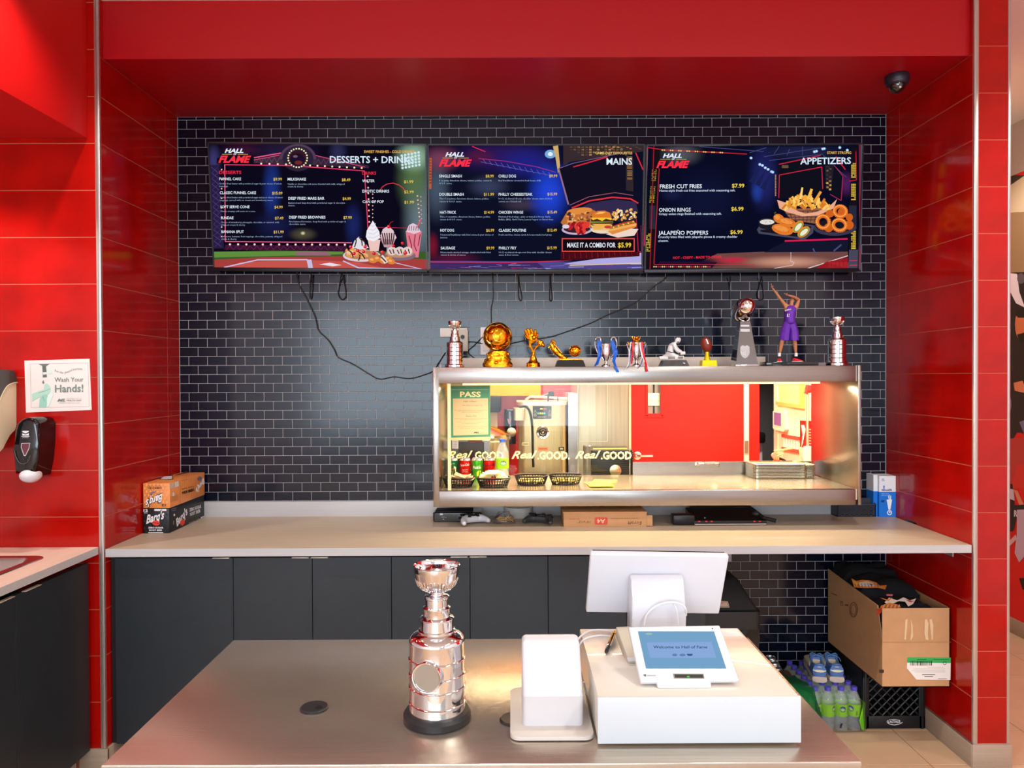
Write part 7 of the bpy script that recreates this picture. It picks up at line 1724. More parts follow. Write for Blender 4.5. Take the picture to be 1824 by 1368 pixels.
# ================================================================== mural on the hall wall
t = thing('wall_mural', 'large printed mural in red, black and gold on the hallway wall', 'mural', (3.28, 4.6, .2))
mz = PX(1812, 310, 3.281).z; mb0 = .10
MB().box(3.2785, 3.2829, 2.0, 6.9, mb0, mz, mt('mural_sheet', (226, 24, 24), .5)).build('sheet', t, smooth=False)
o = MB().box(3.272, 3.283, 2.0, 6.9, mz, mz+.35, mt('taupe_band', (186, 166, 158), .6)).build('trim_6', None, smooth=False); o['kind'] = 'structure'
ar = Art(V(3.2785, 4.6, 0), V(0, 1, 0), V(0, 0, 1), (1540, 600, 284/648), lift=.0006, step=.0001); ar.set()
def up(x, y): return (x, y)
L_ = 570; R2_ = 660
# crop units: x = (px-1540)/.4383, y = (py-600)/.4383
def U(px, py): return ((px-1540)/.43827, (py-600)/.43827)
ar.poly([U(1700, 312), U(1930, 312), U(1930, 498), U(1700, 520)], (150, 116, 84)); ar.poly([U(1700, 312), U(1930, 312), U(1930, 372), U(1700, 384)], (206, 180, 150)); ar.poly([U(1700, 312), U(1826, 312), U(1800, 330), U(1700, 338)], (60, 50, 44))
ar.poly([U(1700, 490), U(1930, 480), U(1930, 700), U(1700, 700)], (34, 28, 30)); ar.poly([U(1796, 486), U(1812, 488), U(1816, 520), U(1826, 548), U(1810, 540), U(1800, 520), U(1796, 560)], (226, 206, 216)); ar.ell(*U(1819, 496), 16, 22, (90, 80, 88)); ar.ell(*U(1818, 578), 22, 62, (206, 110, 70)); ar.poly([U(1808, 560), U(1812, 552), U(1826, 548), U(1826, 566), U(1814, 566)], (20, 16, 18)); ar.poly([U(1812, 596), U(1826, 592), U(1826, 616), U(1816, 608)], (16, 12, 12))
ar.poly([U(1806, 682), U(1822, 678), U(1826, 690), U(1826, 700), U(1808, 696)], (226, 130, 90)); ar.poly([U(1700, 700), U(1930, 700), U(1930, 790), U(1812, 770), U(1800, 790), U(1700, 800)], (40, 34, 38)); ar.ell(*U(1797, 720), 12, 34, (120, 110, 150)); ar.ell(*U(1801, 796), 12, 26, (90, 86, 110)); ar.poly([U(1816, 752), U(1826, 748), U(1826, 776)], (120, 110, 140))
ar.poly([U(1700, 790), U(1930, 770), U(1930, 870), U(1700, 870)], (196, 60, 60)); ar.poly([U(1802, 872), U(1812, 828), U(1930, 806), U(1930, 900), U(1816, 870)], (220, 50, 44)); ar.poly([U(1806, 872), U(1813, 874), U(1826, 902), U(1820, 910)], (226, 140, 110))
ar.poly([U(1700, 862), U(1804, 862), U(1808, 900), U(1930, 890), U(1930, 925), U(1812, 920), U(1806, 946), U(1700, 955)], (34, 34, 38)); ar.poly([U(1797, 870), U(1806, 872), U(1808, 892), U(1798, 888)], (206, 200, 214)); ar.poly([U(1812, 908), U(1930, 904), U(1826, 990), U(1816, 1002), U(1808, 985), U(1812, 950)], (206, 180, 200)); ar.text('R', *U(1807, 920), 26, (230, 226, 232), x1=U(1813, 0)[0], bold=.03)
ar.poly([U(1796, 966), U(1810, 952), U(1812, 960), U(1796, 976)], (220, 190, 190)); ar.poly([U(1816, 1030), U(1930, 1022), U(1930, 1062), U(1822, 1050)], (30, 24, 26))
ar.build('picture', t)
# ================================================================== pictures and words on the three screens
K_ = 420/1824
def tvart(i, x0):
    t, pos, ex, ez, n = TVS[i]
    a = Art(pos+n*.001, ex, ez, (x0, 240, K_), emis=1.0, lift=.0004, step=.00003); a.set(); return t, a
YEL = (236, 196, 70); WHT = (226, 240, 250); RDT = (240, 40, 70)
def logo(a, x, y, w=250):
    s = w/250
    a.text('HALL', x+48*s, y+38*s, 32*s, WHT, x1=x+192*s, bold=.035, shear=.3); a.text('OF', x+115*s, y+54*s, 12*s, WHT, x1=x+140*s, bold=.03, shear=.2)
    a.line([(x+28*s, y+50*s), (x+106*s, y+50*s)], 3, YEL); a.line([(x+148*s, y+50*s), (x+226*s, y+50*s)], 3, YEL)
    a.text('FLAME', x, y+112*s, 52*s, (250, 50, 70), x1=x+250*s, bold=.045, shear=.35)
def items(a, lst, mx=1):
    for (nm, x, y, x1, pr, px0, px1, py, desc) in lst:
        a.text(nm, x, y, 22, WHT, x1=x1, bold=.014); a.text(pr, px0, py, 22, YEL, x1=px1, bold=.014)
        for (d, dx1, dy) in desc: a.text(d, x, dy, 13, (160, 184, 212), x1=dx1, res=1)

BND = [((368, 255), (761, 257), (380, 480), (763, 486)), ((761, 257), (1149, 257), (764, 486), (1145, 486)), ((1152, 258), (1539, 256), (1144, 487), (1530, 482))]
def glow_mat():
    M = bpy.data.materials.new('screen_haze'); M.use_nodes = True; nt = M.node_tree; nt.nodes.remove(nt.nodes['Principled BSDF'])
    at = nt.nodes.new('ShaderNodeAttribute'); at.attribute_name = 'haze'; e = nt.nodes.new('ShaderNodeEmission'); tr = nt.nodes.new('ShaderNodeBsdfTransparent'); x = nt.nodes.new('ShaderNodeMixShader')
    nt.links.new(at.outputs['Color'], e.inputs[0]); nt.links.new(at.outputs['Alpha'], x.inputs[0]); nt.links.new(tr.outputs[0], x.inputs[1]); nt.links.new(e.outputs[0], x.inputs[2]); nt.links.new(x.outputs[0], nt.nodes['Material Output'].inputs[0])
    return M
HZM = glow_mat(); HZ = {}
def haze(a, i, x0, base, cx, cy, rx, ry, col, rot=0, n=24, st=7):
    """soft glow printed in the picture: one disc whose own colour fades out towards its rim, trimmed to the screen"""
    (tlx, tly), (trx, try_), (blx, bly), (brx, bry) = BND[i]; a.d += a.step
    vs, cs = HZ.setdefault(i, ([], [], []))[:2]; fs = HZ[i][2]; b0 = len(vs); c = lin(col)
    for k in range(st+1):
        s = k/st; al = (1-s*s)**2
        for q in range(n):
            an = 2*PI*q/n; u, v = rx*s*math.cos(an), ry*s*math.sin(an); X, Y_ = cx+u, cy+v
            ty, by = (tly-240)/K_+12, (bly-240)/K_-34; Y_ = min(max(Y_, ty), by); g = (Y_-ty)/(by-ty)
            xl = ((tlx+(blx-tlx)*g)-x0)/K_+12; xr = ((trx+(brx-trx)*g)-x0)/K_-12
            vs.append(a.q(min(max(X, xl), xr), Y_)+a.n*a.d); cs.append((*c, al*.95))
    for k in range(st):
        for q in range(n): fs.append((b0+k*n+q, b0+k*n+(q+1) % n, b0+(k+1)*n+(q+1) % n, b0+(k+1)*n+q))
def build_haze(i, t):
    vs, cs, fs = HZ[i]; me = bpy.data.meshes.new('picture_haze'); inv = chain(t).inverted()
    me.from_pydata([tuple(inv @ v) for v in vs], [], fs); at = me.color_attributes.new('haze', 'FLOAT_COLOR', 'POINT')
    for k, c in enumerate(cs): at.data[k].color = c
    me.materials.append(HZM); o = link_mesh('picture_haze', me, t); o['kind'] = 'stuff'
r_ = random.Random(11)
def ground(a, i, x0, c):
    (tlx, tly), (trx, try_), (blx, bly), (brx, bry) = BND[i]; f = lambda x, y, dx, dy: ((x-x0)/K_+dx, (y-240)/K_+dy)
    a.poly([f(tlx, tly, 12, 11), f(trx, try_, -12, 11), f(brx, bry, -12, -32), f(blx, bly, 12, -32)], c)
# ---------- desserts and drinks
t, a = tvart(0, 360)
NVY = (14, 10, 30)
B0 = (12, 9, 26)
ground(a, 0, 360, B0)
for q in ((620, 120, 360, 140, (34, 24, 56)), (540, 420, 90, 330, (28, 50, 130)), (560, 700, 200, 160, (22, 26, 70)), (1170, 700, 90, 220, (26, 36, 96)), (90, 200, 70, 160, (60, 54, 110)), (300, 120, 200, 60, (60, 20, 50)), (1050, 130, 90, 120, (44, 44, 84))): haze(a, 0, 360, B0, *q)
haze(a, 0, 360, B0, 1690, 640, 170, 520, (104, 122, 132)); haze(a, 0, 360, B0, 1640, 330, 170, 330, (84, 112, 70)); haze(a, 0, 360, B0, 1640, 170, 180, 150, (150, 186, 160))
haze(a, 0, 360, B0, 780, 770, 130, 60, (80, 76, 60)); haze(a, 0, 360, B0, 780, 762, 22, 18, (220, 214, 160))
a.poly([(84, 905), (600, 895), (1756, 905), (1756, 1050), (88, 1030)], (60, 90, 40)); a.poly([(84, 905), (1090, 898), (1090, 925), (84, 950)], (96, 140, 62))
a.poly([(86, 968), (500, 946), (1100, 940), (1756, 965), (1756, 1048), (88, 1026)], (166, 62, 60)); a.poly([(300, 985), (800, 968), (1200, 985), (1400, 1030), (200, 1024)], (196, 84, 76))
LV = (196, 190, 226)
a.line([(170, 1026), (430, 968), (815, 966), (830, 1028)], 9, LV); a.poly([(808, 966), (846, 966), (858, 1030), (822, 1030)], LV); a.poly([(905, 1002), (990, 990), (1080, 1008), (1010, 1018)], (236, 220, 236)); a.line([(1090, 976), (1210, 1030), (1700, 1042)], 10, LV); a.line([(1400, 968), (1700, 1040)], 6, LV)
a.poly([(730, 905), (960, 905), (1000, 935), (720, 935)], (150, 100, 120))
# truss and sign frame
TR = (70, 44, 84)
a.poly([(60, 235), (130, 235), (170, 880), (90, 880)], (40, 28, 66))
for i in range(14): a.line([(72+i*1.5, 250+i*44), (124+i*2, 294+i*44)], 4, (90, 84, 150), up=False); a.line([(124+i*1.8, 250+i*44), (76+i*1.6, 294+i*44)], 4, (80, 60, 120), up=False)
a.poly([(180, 850), (1120, 860), (1120, 905), (170, 890)], (60, 20, 50))
for i in range(18): a.line([(190+i*52, 892), (216+i*52, 858), (242+i*52, 892)], 3, (120, 50, 90), up=False)
a.poly([(400, 190), (620, 150), (660, 230), (400, 220)], (64, 40, 60)); a.poly([(860, 160), (1100, 190), (1290, 240), (1290, 260), (860, 240)], (54, 34, 56)); a.line([(402, 178), (610, 142)], 9, (226, 90, 130)); a.line([(402, 196), (600, 158)], 5, (220, 80, 120)); a.line([(870, 158), (1000, 190), (1260, 250)], 6, (200, 70, 110))
for i in range(5): a.line([(420+i*40, 215), (440+i*40, 175), (460+i*40, 215)], 3, (110, 80, 100), up=False); a.line([(880+i*40, 226), (900+i*40, 190), (920+i*40, 228)], 3, (100, 70, 90), up=False)
a.ell(742, 190, 142, 118, (80, 60, 84), n=28, a0=180, a1=360); a.poly([(600, 190), (884, 190), (884, 235), (600, 222)], (60, 44, 64)); a.ell(742, 186, 120, 98, (44, 34, 54), n=26); a.ell(740, 182, 62, 58, (54, 22, 34), n=22); a.ell(738, 192, 56, 48, (30, 16, 40), n=20); a.ell(722, 168, 18, 10, (120, 90, 100)); a.ell(746, 216, 30, 16, (110, 40, 40))
BULB = (255, 236, 190)
for i in range(22):
    q = 2*PI*i/22; a.ell(740+74*math.cos(q), 180+72*math.sin(q), 7, 7, BULB, n=6, up=False)
a.line([(172, 232), (690, 238)], 7, (236, 60, 110)); a.line([(780, 246), (1256, 280), (1290, 828)], 7, (236, 60, 110)); a.line([(176, 232), (180, 826), (1160, 836)], 7, (226, 60, 110)); a.line([(176, 232), (180, 826), (1160, 836)], 2, (255, 170, 200))
for i in range(4): a.ell(458+i*64, 224+i*2, 8, 8, BULB, n=6, up=False)
for i in range(8): a.ell(836+i*57, 238+i*2.8, 8, 8, BULB, n=6, up=False)
for i in range(15): a.ell(216+i*63.5, 848+i*.2, 9, 9, (255, 214, 200), n=6, up=False)
for i in range(8): a.ell(152, 270+i*72+(i*2), 6, 6, (255, 200, 160), n=6, up=False)
for i in range(11): a.ell(1282+i*1.4, 322+i*44, 7, 7, (255, 200, 180), n=6, up=False); a.ell(1320, 460+i*30, 5, 5, (255, 210, 190), n=6, up=False) if i < 8 else None
for i in range(7): a.ell(1666+i*3, 474+i*32, 7, 6, (255, 190, 160), n=6, up=False); a.ell(1692+i*1, 480+i*34, 5, 5, (230, 160, 150), n=6, up=False)
a.line([(1378, 428), (1396, 402), (1430, 382), (1478, 374), (1526, 390), (1556, 414), (1570, 434)], 6, (220, 60, 80)); a.line([(1300, 716), (1600, 722)], 4, (180, 40, 70))
for r0 in range(5):
    for c0 in range(6): a.ell(1545+c0*26+r0*1.5, 162+r0*24-c0*5, 10, 10, (206, 232, 240), n=8, up=False) if (c0 < 6) else None
# food
def ball(x, y, r, c, hi): a.ell(x, y, r, r, c, n=10); a.ell(x-r*.3, y-r*.3, r*.4, r*.35, hi, n=7)
a.ell(1235, 935, 146, 48, (214, 206, 216), n=24); a.ell(1235, 928, 132, 38, (190, 130, 90), n=22)
for i in range(34):
    q = r_.uniform(0, 6.28); k = r_.random()**.5; x, y = 1225+118*k*math.cos(q), 908+52*k*math.sin(q); a.ell(x, y, 17, 9, r_.choice([(226, 150, 90), (236, 176, 120), (206, 120, 70), (244, 200, 150)]), n=8, rot=r_.uniform(0, 180))
a.poly([(1160, 870), (1180, 820), (1205, 796), (1216, 788), (1240, 812), (1270, 850), (1290, 876), (1220, 888)], (226, 222, 230))
for p in ([(1190, 800), (1180, 870)], [(1215, 792), (1240, 860)], [(1232, 806), (1268, 866)], [(1200, 900), (1260, 960)], [(1130, 890), (1170, 950)], [(1290, 880), (1340, 930)], [(1220, 930), (1210, 975)]): a.line([p[0], ((p[0][0]+p[1][0])/2+8, (p[0][1]+p[1][1])/2-8), p[1]], 9, (56, 26, 24))
for x, y in ((1150, 868), (1205, 896), (1262, 866), (1310, 890), (1250, 905), (1175, 920), (1330, 918)): ball(x, y, 14, (206, 26, 50), (250, 120, 130))
a.poly([(1282, 810), (1380, 812), (1366, 900), (1300, 900)], (236, 196, 190)); a.poly([(1268, 790), (1275, 740), (1300, 700), (1318, 672), (1330, 676), (1345, 705), (1372, 750), (1378, 800), (1330, 825), (1280, 815)], (240, 238, 244))
for k in range(4): a.line([(1280+k*6, 790-k*30), (1325, 800-k*30), (1372-k*9, 776-k*30)], 4, (200, 196, 214))
a.poly([(1375, 790), (1505, 790), (1470, 870), (1410, 870)], (190, 150, 160)); a.poly([(1380, 780), (1400, 730), (1440, 706), (1480, 740), (1505, 800), (1480, 812), (1400, 806)], (226, 200, 206)); a.rect(1428, 870, 1446, 905, (150, 140, 160))
for k in range(6): a.line([(1392+k*19, 760), (1402+k*16, 800), (1410+k*12, 850)], 9, (66, 30, 34))
ball(1444, 712, 14, (214, 24, 44), (250, 140, 140)); a.line([(1448, 700), (1458, 680), (1480, 670)], 4, (180, 40, 50))
a.poly([(1575, 745), (1700, 748), (1674, 950), (1600, 945)], (226, 120, 140)); a.poly([(1580, 750), (1600, 700), (1632, 684), (1664, 700), (1692, 750), (1640, 768)], (226, 200, 214)); a.line([(1664, 720), (1690, 656)], 8, (236, 90, 100)); a.line([(1600, 780), (1622, 860), (1616, 920)], 8, (120, 50, 66)); a.line([(1650, 770), (1640, 850), (1660, 900)], 8, (130, 54, 70)); a.line([(1688, 770), (1672, 860)], 7, (120, 50, 66))
for k in range(5): a.line([(1600+k*18, 742), (1606+k*17, 706)], 5, (100, 60, 80), up=False)
a.ell(1530, 935, 124, 40, (130, 104, 120), n=22); a.ell(1528, 920, 108, 32, (190, 140, 110), n=20)
for x in (1470, 1530, 1590): a.ell(x, 900, 38, 34, (226, 206, 200), n=14); a.line([(x-20, 890), (x-4, 922)], 8, (60, 28, 28)); a.line([(x+6, 884), (x+16, 920)], 8, (60, 28, 28))
ball(1480, 860, 12, (216, 24, 40), (250, 120, 120)); ball(1550, 840, 12, (216, 24, 40), (250, 120, 120)); ball(1572, 915, 16, (206, 40, 50), (250, 120, 120)); ball(1395, 910, 16, (206, 40, 50), (250, 120, 120))
for x, y, rt in ((1320, 972, 10), (1360, 960, -8), (1400, 976, 20), (1440, 962, -10), (1462, 980, 15)): a.ell(x, y, 34, 22, (220, 130, 60), rot=rt, n=12); a.ell(x-6, y-6, 16, 9, (244, 176, 100), rot=rt, n=9)
a.poly([(1372, 940), (1400, 930), (1440, 985), (1412, 998)], (236, 220, 214)); a.line([(1386, 945), (1424, 985)], 10, (60, 30, 30))
a.poly([(1360, 935), (1396, 925), (1380, 955)], (150, 90, 60))
a.build('picture', t); build_haze(0, t)
a.set()
a.poly([(118, 180), (400, 178), (400, 222), (116, 224)], (14, 10, 22)); logo(a, 128, 102, 254)
a.text('SWEET FINISHES - COLD DRINKS', 1254, 142, 20, (236, 176, 80), x1=1642, bold=.018); a.text('DESSERTS + DRINKS', 990, 218, 54, (214, 234, 250), x1=1640, yb1=221, bold=.018)
a.text('DESSERTS', 136, 304, 25, RDT, x1=306, bold=.018); a.text('DRINKS', 1240, 310, 25, RDT, x1=1348, bold=.018)
items(a, [
 ('FUNNEL CAKE', 136, 353, 304, '$9.99', 554, 620, 355, [('Golden fried batter with powdered sugar & your choice of sweet', 618, 385), ('toppings.', 206, 405)]),
 ('CLASSIC FUNNEL CAKE', 140, 460, 420, '$15.09', 544, 624, 463, [('Golden fried batter with powdered sugar and your choice of sweet', 626, 492), ('toppings, served with ice cream and strawberry sauce.', 552, 513)]),
 ('SOFT SERVE CONE', 144, 569, 370, '$4.99', 562, 626, 571, [('Classic creamy soft serve in a cone.', 416, 599)]),
 ('SUNDAE', 148, 654, 246, '$7.49', 566, 632, 656, [('Choice of strawberry, pineapple, chocolate or caramel, with', 598, 684), ('whipped cream & cherry.', 338, 704)]),
 ('BANANA SPLIT', 152, 761, 326, '$11.99', 556, 634, 763, [('Soft serve, bananas, fruit toppings, chocolate, peanuts, whipped', 622, 793), ('cream & cherry.', 272, 813)]),
 ('MILKSHAKE', 664, 355, 806, '$8.49', 1083, 1149, 360, [('Vanilla or chocolate soft serve blended with milk, whipped', 1104, 388), ('cream & cherry.', 786, 408)]),
 ('DEEP FRIED MARS BAR', 670, 503, 948, '$4.99', 1089, 1153, 506, [('Battered and deep-fried with powdered sugar & chocolate', 1108, 534), ('sauce.', 722, 554)]),
 ('DEEP FRIED BROWNIES', 676, 649, 956, '$7.99', 1095, 1160, 652, [('Five battered brownies, deep-fried with powdered sugar &', 1114, 678), ('chocolate sauce.', 806, 698)]),
 ('WATER', 1240, 368, 1336, '$1.99', 1563, 1635, 375, []), ('EXOTIC DRINKS', 1241, 448, 1448, '$2.99', 1564, 1638, 454, []), ('CAN OF POP', 1243, 529, 1407, '$1.99', 1566, 1640, 533, [])])
a.build('menu_lettering', t)
# ---------- mains
t, a = tvart(1, 750)
B1 = (13, 15, 36)
ground(a, 1, 750, B1)
for q in ((620, 170, 520, 170, (44, 24, 90)), (120, 420, 130, 300, (70, 84, 104)), (150, 190, 190, 130, (120, 60, 90)), (450, 170, 160, 80, (80, 24, 60)), (820, 220, 300, 170, (30, 34, 130)), (520, 400, 200, 110, (54, 62, 92)), (780, 540, 200, 70, (60, 52, 70)), (250, 960, 260, 70, (80, 20, 50)), (90, 860, 60, 130, (120, 20, 44))): haze(a, 1, 750, B1, *q)
haze(a, 1, 750, B1, 990, 450, 200, 290, (34, 70, 220)); haze(a, 1, 750, B1, 1150, 290, 120, 80, (40, 80, 220))
a.poly([(70, 975), (1700, 985), (1705, 1060), (75, 1062)], (80, 70, 140)); a.poly([(70, 985), (900, 990), (1000, 1062), (75, 1062)], (60, 44, 96))
for i in range(46):
    x = r_.uniform(90, 1680); y = r_.uniform(1000, 1056); a.line([(x, y), (x+r_.uniform(40, 130), y+r_.uniform(-6, 6))], 3, r_.choice([(170, 160, 230), (130, 120, 210), (206, 200, 246), (190, 60, 120)]), up=False)
a.line([(70, 985), (700, 990), (1100, 975), (1700, 905)], 6, (226, 40, 70)); a.poly([(1180, 985), (1704, 912), (1704, 1000), (1100, 1002)], (176, 170, 226)); a.line([(1150, 1010), (1704, 994)], 8, (226, 196, 150))
a.line([(395, 90), (498, 132)], 7, (226, 40, 80)); a.line([(444, 184), (650, 204), (900, 250), (1040, 290)], 6, (150, 50, 130)); a.line([(460, 210), (1030, 320)], 4, (90, 90, 180))
for i in range(12): a.line([(480+i*46, 190+i*9), (505+i*46, 226+i*9)], 3, (110, 100, 190), up=False)
a.poly([(64, 180), (84, 180), (80, 420), (62, 420)], (190, 90, 60))
for i in range(9): a.rect(64, 190+i*22, 82, 202+i*22, (90, 40, 40), up=False)
# arena score board
a.ell(1000, 150, 44, 34, (120, 170, 220), n=12); a.ell(1000, 150, 20, 16, (226, 240, 250), n=10)
a.poly([(1020, 90), (1060, 82), (1075, 240), (1060, 300), (1040, 180)], (206, 170, 110)); a.poly([(1100, 84), (1720, 84), (1716, 130), (1150, 210), (1100, 240)], (54, 42, 46))
for i in range(15):
    for j in range(4):
        a.rect(1150+i*30, 90+j*20, 1170+i*30, 102+j*20, r_.choice([(170, 130, 90), (120, 90, 60), (210, 160, 100), (60, 46, 50)]), up=False)
for i in range(12): a.rect(1420+i*24, 84+(i % 3)*10, 1438+i*24, 92+(i % 3)*10, r_.choice([(230, 120, 70), (236, 180, 90)]), up=False)
a.poly([(1062, 262), (1100, 240), (1580, 130), (1580, 430), (1142, 540)], (18, 16, 32)); a.line([(1064, 262), (1140, 540)], 12, (150, 110, 140)); a.line([(1064, 262), (1180, 220), (1560, 140)], 5, (120, 100, 140)); a.line([(1176, 250), (1300, 214), (1440, 172)], 9, (220, 40, 60))
a.poly([(1585, 150), (1642, 190), (1642, 440), (1585, 430)], (48, 38, 44))
for i in range(20): a.rect(1594, 170+i*9, 1634, 174+i*9, (200, 150, 80), up=False) if i % 6 != 5 else None
a.line([(1660, 140), (1716, 270)], 9, (226, 40, 60)); a.line([(1150, 545), (1300, 480), (1500, 448), (1640, 470)], 5, (160, 90, 110)); a.line([(1165, 568), (1300, 512), (1480, 484), (1620, 496), (1680, 530)], 11, (226, 50, 60))
a.poly([(1180, 600), (1300, 530), (1500, 500), (1660, 520), (1680, 600), (1600, 640)], (50, 42, 78)); a.poly([(1080, 905), (1690, 905), (1690, 940), (1080, 975)], (70, 12, 24))
for i in range(14): a.line([(1100+i*44, 908), (1104+i*44, 960-i*2)], 3, (190, 50, 50), up=False)
a.line([(1664, 650), (1680, 900)], 7, (190, 30, 60)); a.line([(1700, 700), (1704, 900)], 5, (140, 30, 60))
# food
a.poly([(1080, 680), (1120, 610), (1200, 575), (1290, 566), (1350, 590), (1360, 680), (1300, 720), (1110, 715)], (190, 110, 56)); a.ell(1225, 590, 100, 26, (226, 140, 66), rot=-6)
for i in range(38): a.ell(r_.uniform(1130, 1340), r_.uniform(600, 690), 14, 7, r_.choice([(96, 48, 40), (140, 80, 60), (226, 176, 110), (76, 40, 44), (236, 150, 60)]), n=7, rot=r_.uniform(0, 180), up=(i % 6 == 0))
a.ell(1205, 735, 118, 40, (190, 176, 200), n=22); a.ell(1205, 728, 104, 32, (60, 30, 44), n=20)
for i in range(18): a.ell(r_.uniform(1140, 1300), r_.uniform(680, 756), 24, 14, r_.choice([(190, 30, 40), (226, 60, 50), (150, 16, 30), (240, 100, 70)]), n=9, rot=r_.uniform(0, 180))
a.ell(1120, 710, 28, 16, (220, 210, 220), n=12)
a.ell(1405, 735, 92, 30, (236, 214, 190), n=18); a.poly([(1310, 700), (1480, 700), (1460, 740), (1330, 740)], (236, 190, 120))
a.poly([(1320, 640), (1330, 608), (1365, 590), (1420, 588), (1460, 604), (1476, 640), (1400, 652)], (220, 120, 40)); a.poly([(1345, 615), (1380, 596), (1430, 598), (1400, 612)], (250, 190, 110)); a.rect(1316, 650, 1482, 672, (76, 40, 34)); a.poly([(1310, 642), (1486, 642), (1470, 662), (1430, 650), (1400, 668), (1360, 650), (1330, 662)], (246, 196, 50)); a.rect(1310, 672, 1486, 682, (110, 160, 60)); a.poly([(1310, 682), (1490, 676), (1480, 700), (1320, 702)], (90, 44, 36)); a.poly([(1318, 690), (1480, 690), (1440, 706), (1360, 706)], (240, 180, 60)); a.ell(1370, 718, 46, 16, (236, 176, 90), n=12); a.ell(1445, 714, 30, 12, (206, 60, 50), n=10)
a.ell(1570, 640, 100, 34, (40, 34, 50), n=20)
for i in range(44): a.ell(r_.uniform(1480, 1660), r_.uniform(580, 660)+abs(0), 14, 8, r_.choice([(226, 160, 80), (240, 190, 110), (250, 226, 180), (200, 120, 60)]), n=7, rot=r_.uniform(0, 180), up=(i % 6 == 0))
a.poly([(1430, 770), (1560, 720), (1680, 730), (1650, 780), (1520, 796)], (236, 214, 200)); a.poly([(1446, 750), (1470, 715), (1640, 668), (1668, 690), (1660, 716), (1480, 772)], (226, 140, 66)); a.line([(1460, 728), (1550, 694), (1650, 674)], 24, (196, 60, 40)); a.line([(1450, 742), (1560, 716), (1664, 694)], 16, (240, 176, 90))
for i in range(10): a.ell(1470+i*19, 722-i*5.4, 9, 7, (236, 200, 60) if i % 2 else (80, 150, 60), n=6, up=False)
a.rect(1088, 800, 1652, 906, (236, 80, 70)); a.rect(1096, 808, 1644, 898, (18, 10, 16))
a.build('picture', t); build_haze(1, t)
a.set(); logo(a, 138, 130, 256)
a.text('GAME-DAY FAVOURITES', 1348, 152, 20, (240, 196, 110), x1=1634, bold=.018); a.text('MAINS', 1434, 232, 52, (226, 240, 250), x1=1632, bold=.018)
items(a, [
 ('SINGLE SMASH', 140, 331, 316, '$8.99', 500, 562, 331, [('4 oz patty, American cheese, lettuce, pickles, onions &', 546, 361), ('H.O.F. sauce.', 242, 383)]),
 ('DOUBLE SMASH', 142, 472, 330, '$11.99', 486, 564, 472, [('Two 4 oz patties, American cheese, lettuce, pickles,', 524, 501), ('onions & H.O.F. sauce.', 316, 523)]),
 ('HAT-TRICK', 146, 611, 272, '$14.99', 488, 565, 611, [('Three 4 oz patties, American cheese, lettuce, pickles,', 536, 641), ('onions & H.O.F. sauce.', 318, 662)]),
 ('HOT DOG', 149, 750, 256, '$6.99', 504, 566, 750, [('7-inch beef frankfurter with fried onions & your choice of', 560, 780), ('sauces.', 206, 801)]),
 ('SAUSAGE', 152, 887, 264, '$9.99', 505, 567, 887, [('House-made smoked sausage, charbroiled with fried', 538, 916), ('onions & choice of sauces.', 348, 936)]),
 ('CHILLI DOG', 599, 331, 734, '$9.99', 991, 1053, 330, [('Beef frankfurter covered in fresh house chilli.', 928, 361)]),
 ('PHILLY CHEESESTEAK', 600, 472, 862, '$15.99', 977, 1052, 470, [('10-12 oz shaved rib-eye, cheddar cheese sauce & fried', 1012, 501), ('onions on a 12-inch roll.', 776, 523)]),
 ('CHICKEN WINGS', 600, 611, 790, '$15.49', 977, 1051, 610, [('Marinated fried wings - plain or tossed in Honey Garlic,', 1004, 641), ('Buffalo, BBQ, Garlic Parm, Lemon Pepper or Sweet Heat.', 1024, 662)]),
 ('CLASSIC POUTINE', 601, 750, 812, '$12.49', 976, 1050, 749, [('Fresh-cut fries, cheese curds & house-made beef gravy.', 1012, 780)]),
 ('PHILLY FRY', 602, 887, 738, '$15.99', 975, 1049, 886, [('10-12 oz shaved rib-eye over fries with cheddar cheese', 1010, 916), ('sauce & fried onions.', 756, 936)])])
a.text('MAKE IT A COMBO FOR', 1130, 872, 38, (226, 236, 246), x1=1504, bold=.018); a.text('$5.99', 1522, 872, 38, (244, 210, 70), x1=1624, bold=.018); a.build('menu_lettering', t)
# ---------- appetizers
t, a = tvart(2, 1130)
B2 = (9, 11, 34)
ground(a, 2, 1130, B2)
for q in ((560, 500, 360, 330, (16, 20, 52)), (1000, 330, 150, 330, (34, 38, 104)), (950, 440, 60, 110, (34, 60, 150)), (360, 150, 200, 110, (84, 84, 92)), (1300, 130, 420, 90, (30, 34, 70)), (290, 460, 110, 70, (24, 28, 66)), (1640, 380, 90, 120, (80, 30, 90))): haze(a, 2, 1130, B2, *q)
for p in ([(500, 92), (1000, 130)], [(890, 140), (1020, 100)], [(1000, 170), (1450, 100)], [(1120, 90), (1080, 150)], [(1040, 200), (1460, 150)], [(1460, 160), (1640, 330)], [(1200, 110), (1180, 160)], [(1300, 90), (1300, 160)]): a.line(list(p), 5, (66, 70, 116))
for p in ((902, 180), (970, 230), (990, 238), (1012, 256), (1034, 268), (1060, 286), (1070, 290), (1392, 132), (1408, 128), (1456, 110), (1468, 108), (1588, 100), (1646, 120)): a.ell(p[0], p[1], 12, 11, (150, 190, 236), n=8); a.ell(p[0], p[1], 6, 6, (236, 246, 255), n=6)
for p in ((975, 240), (1020, 262), (1060, 290)): a.poly([p, (p[0]-90, p[1]+120), (p[0]-50, p[1]+140)], (26, 32, 80))
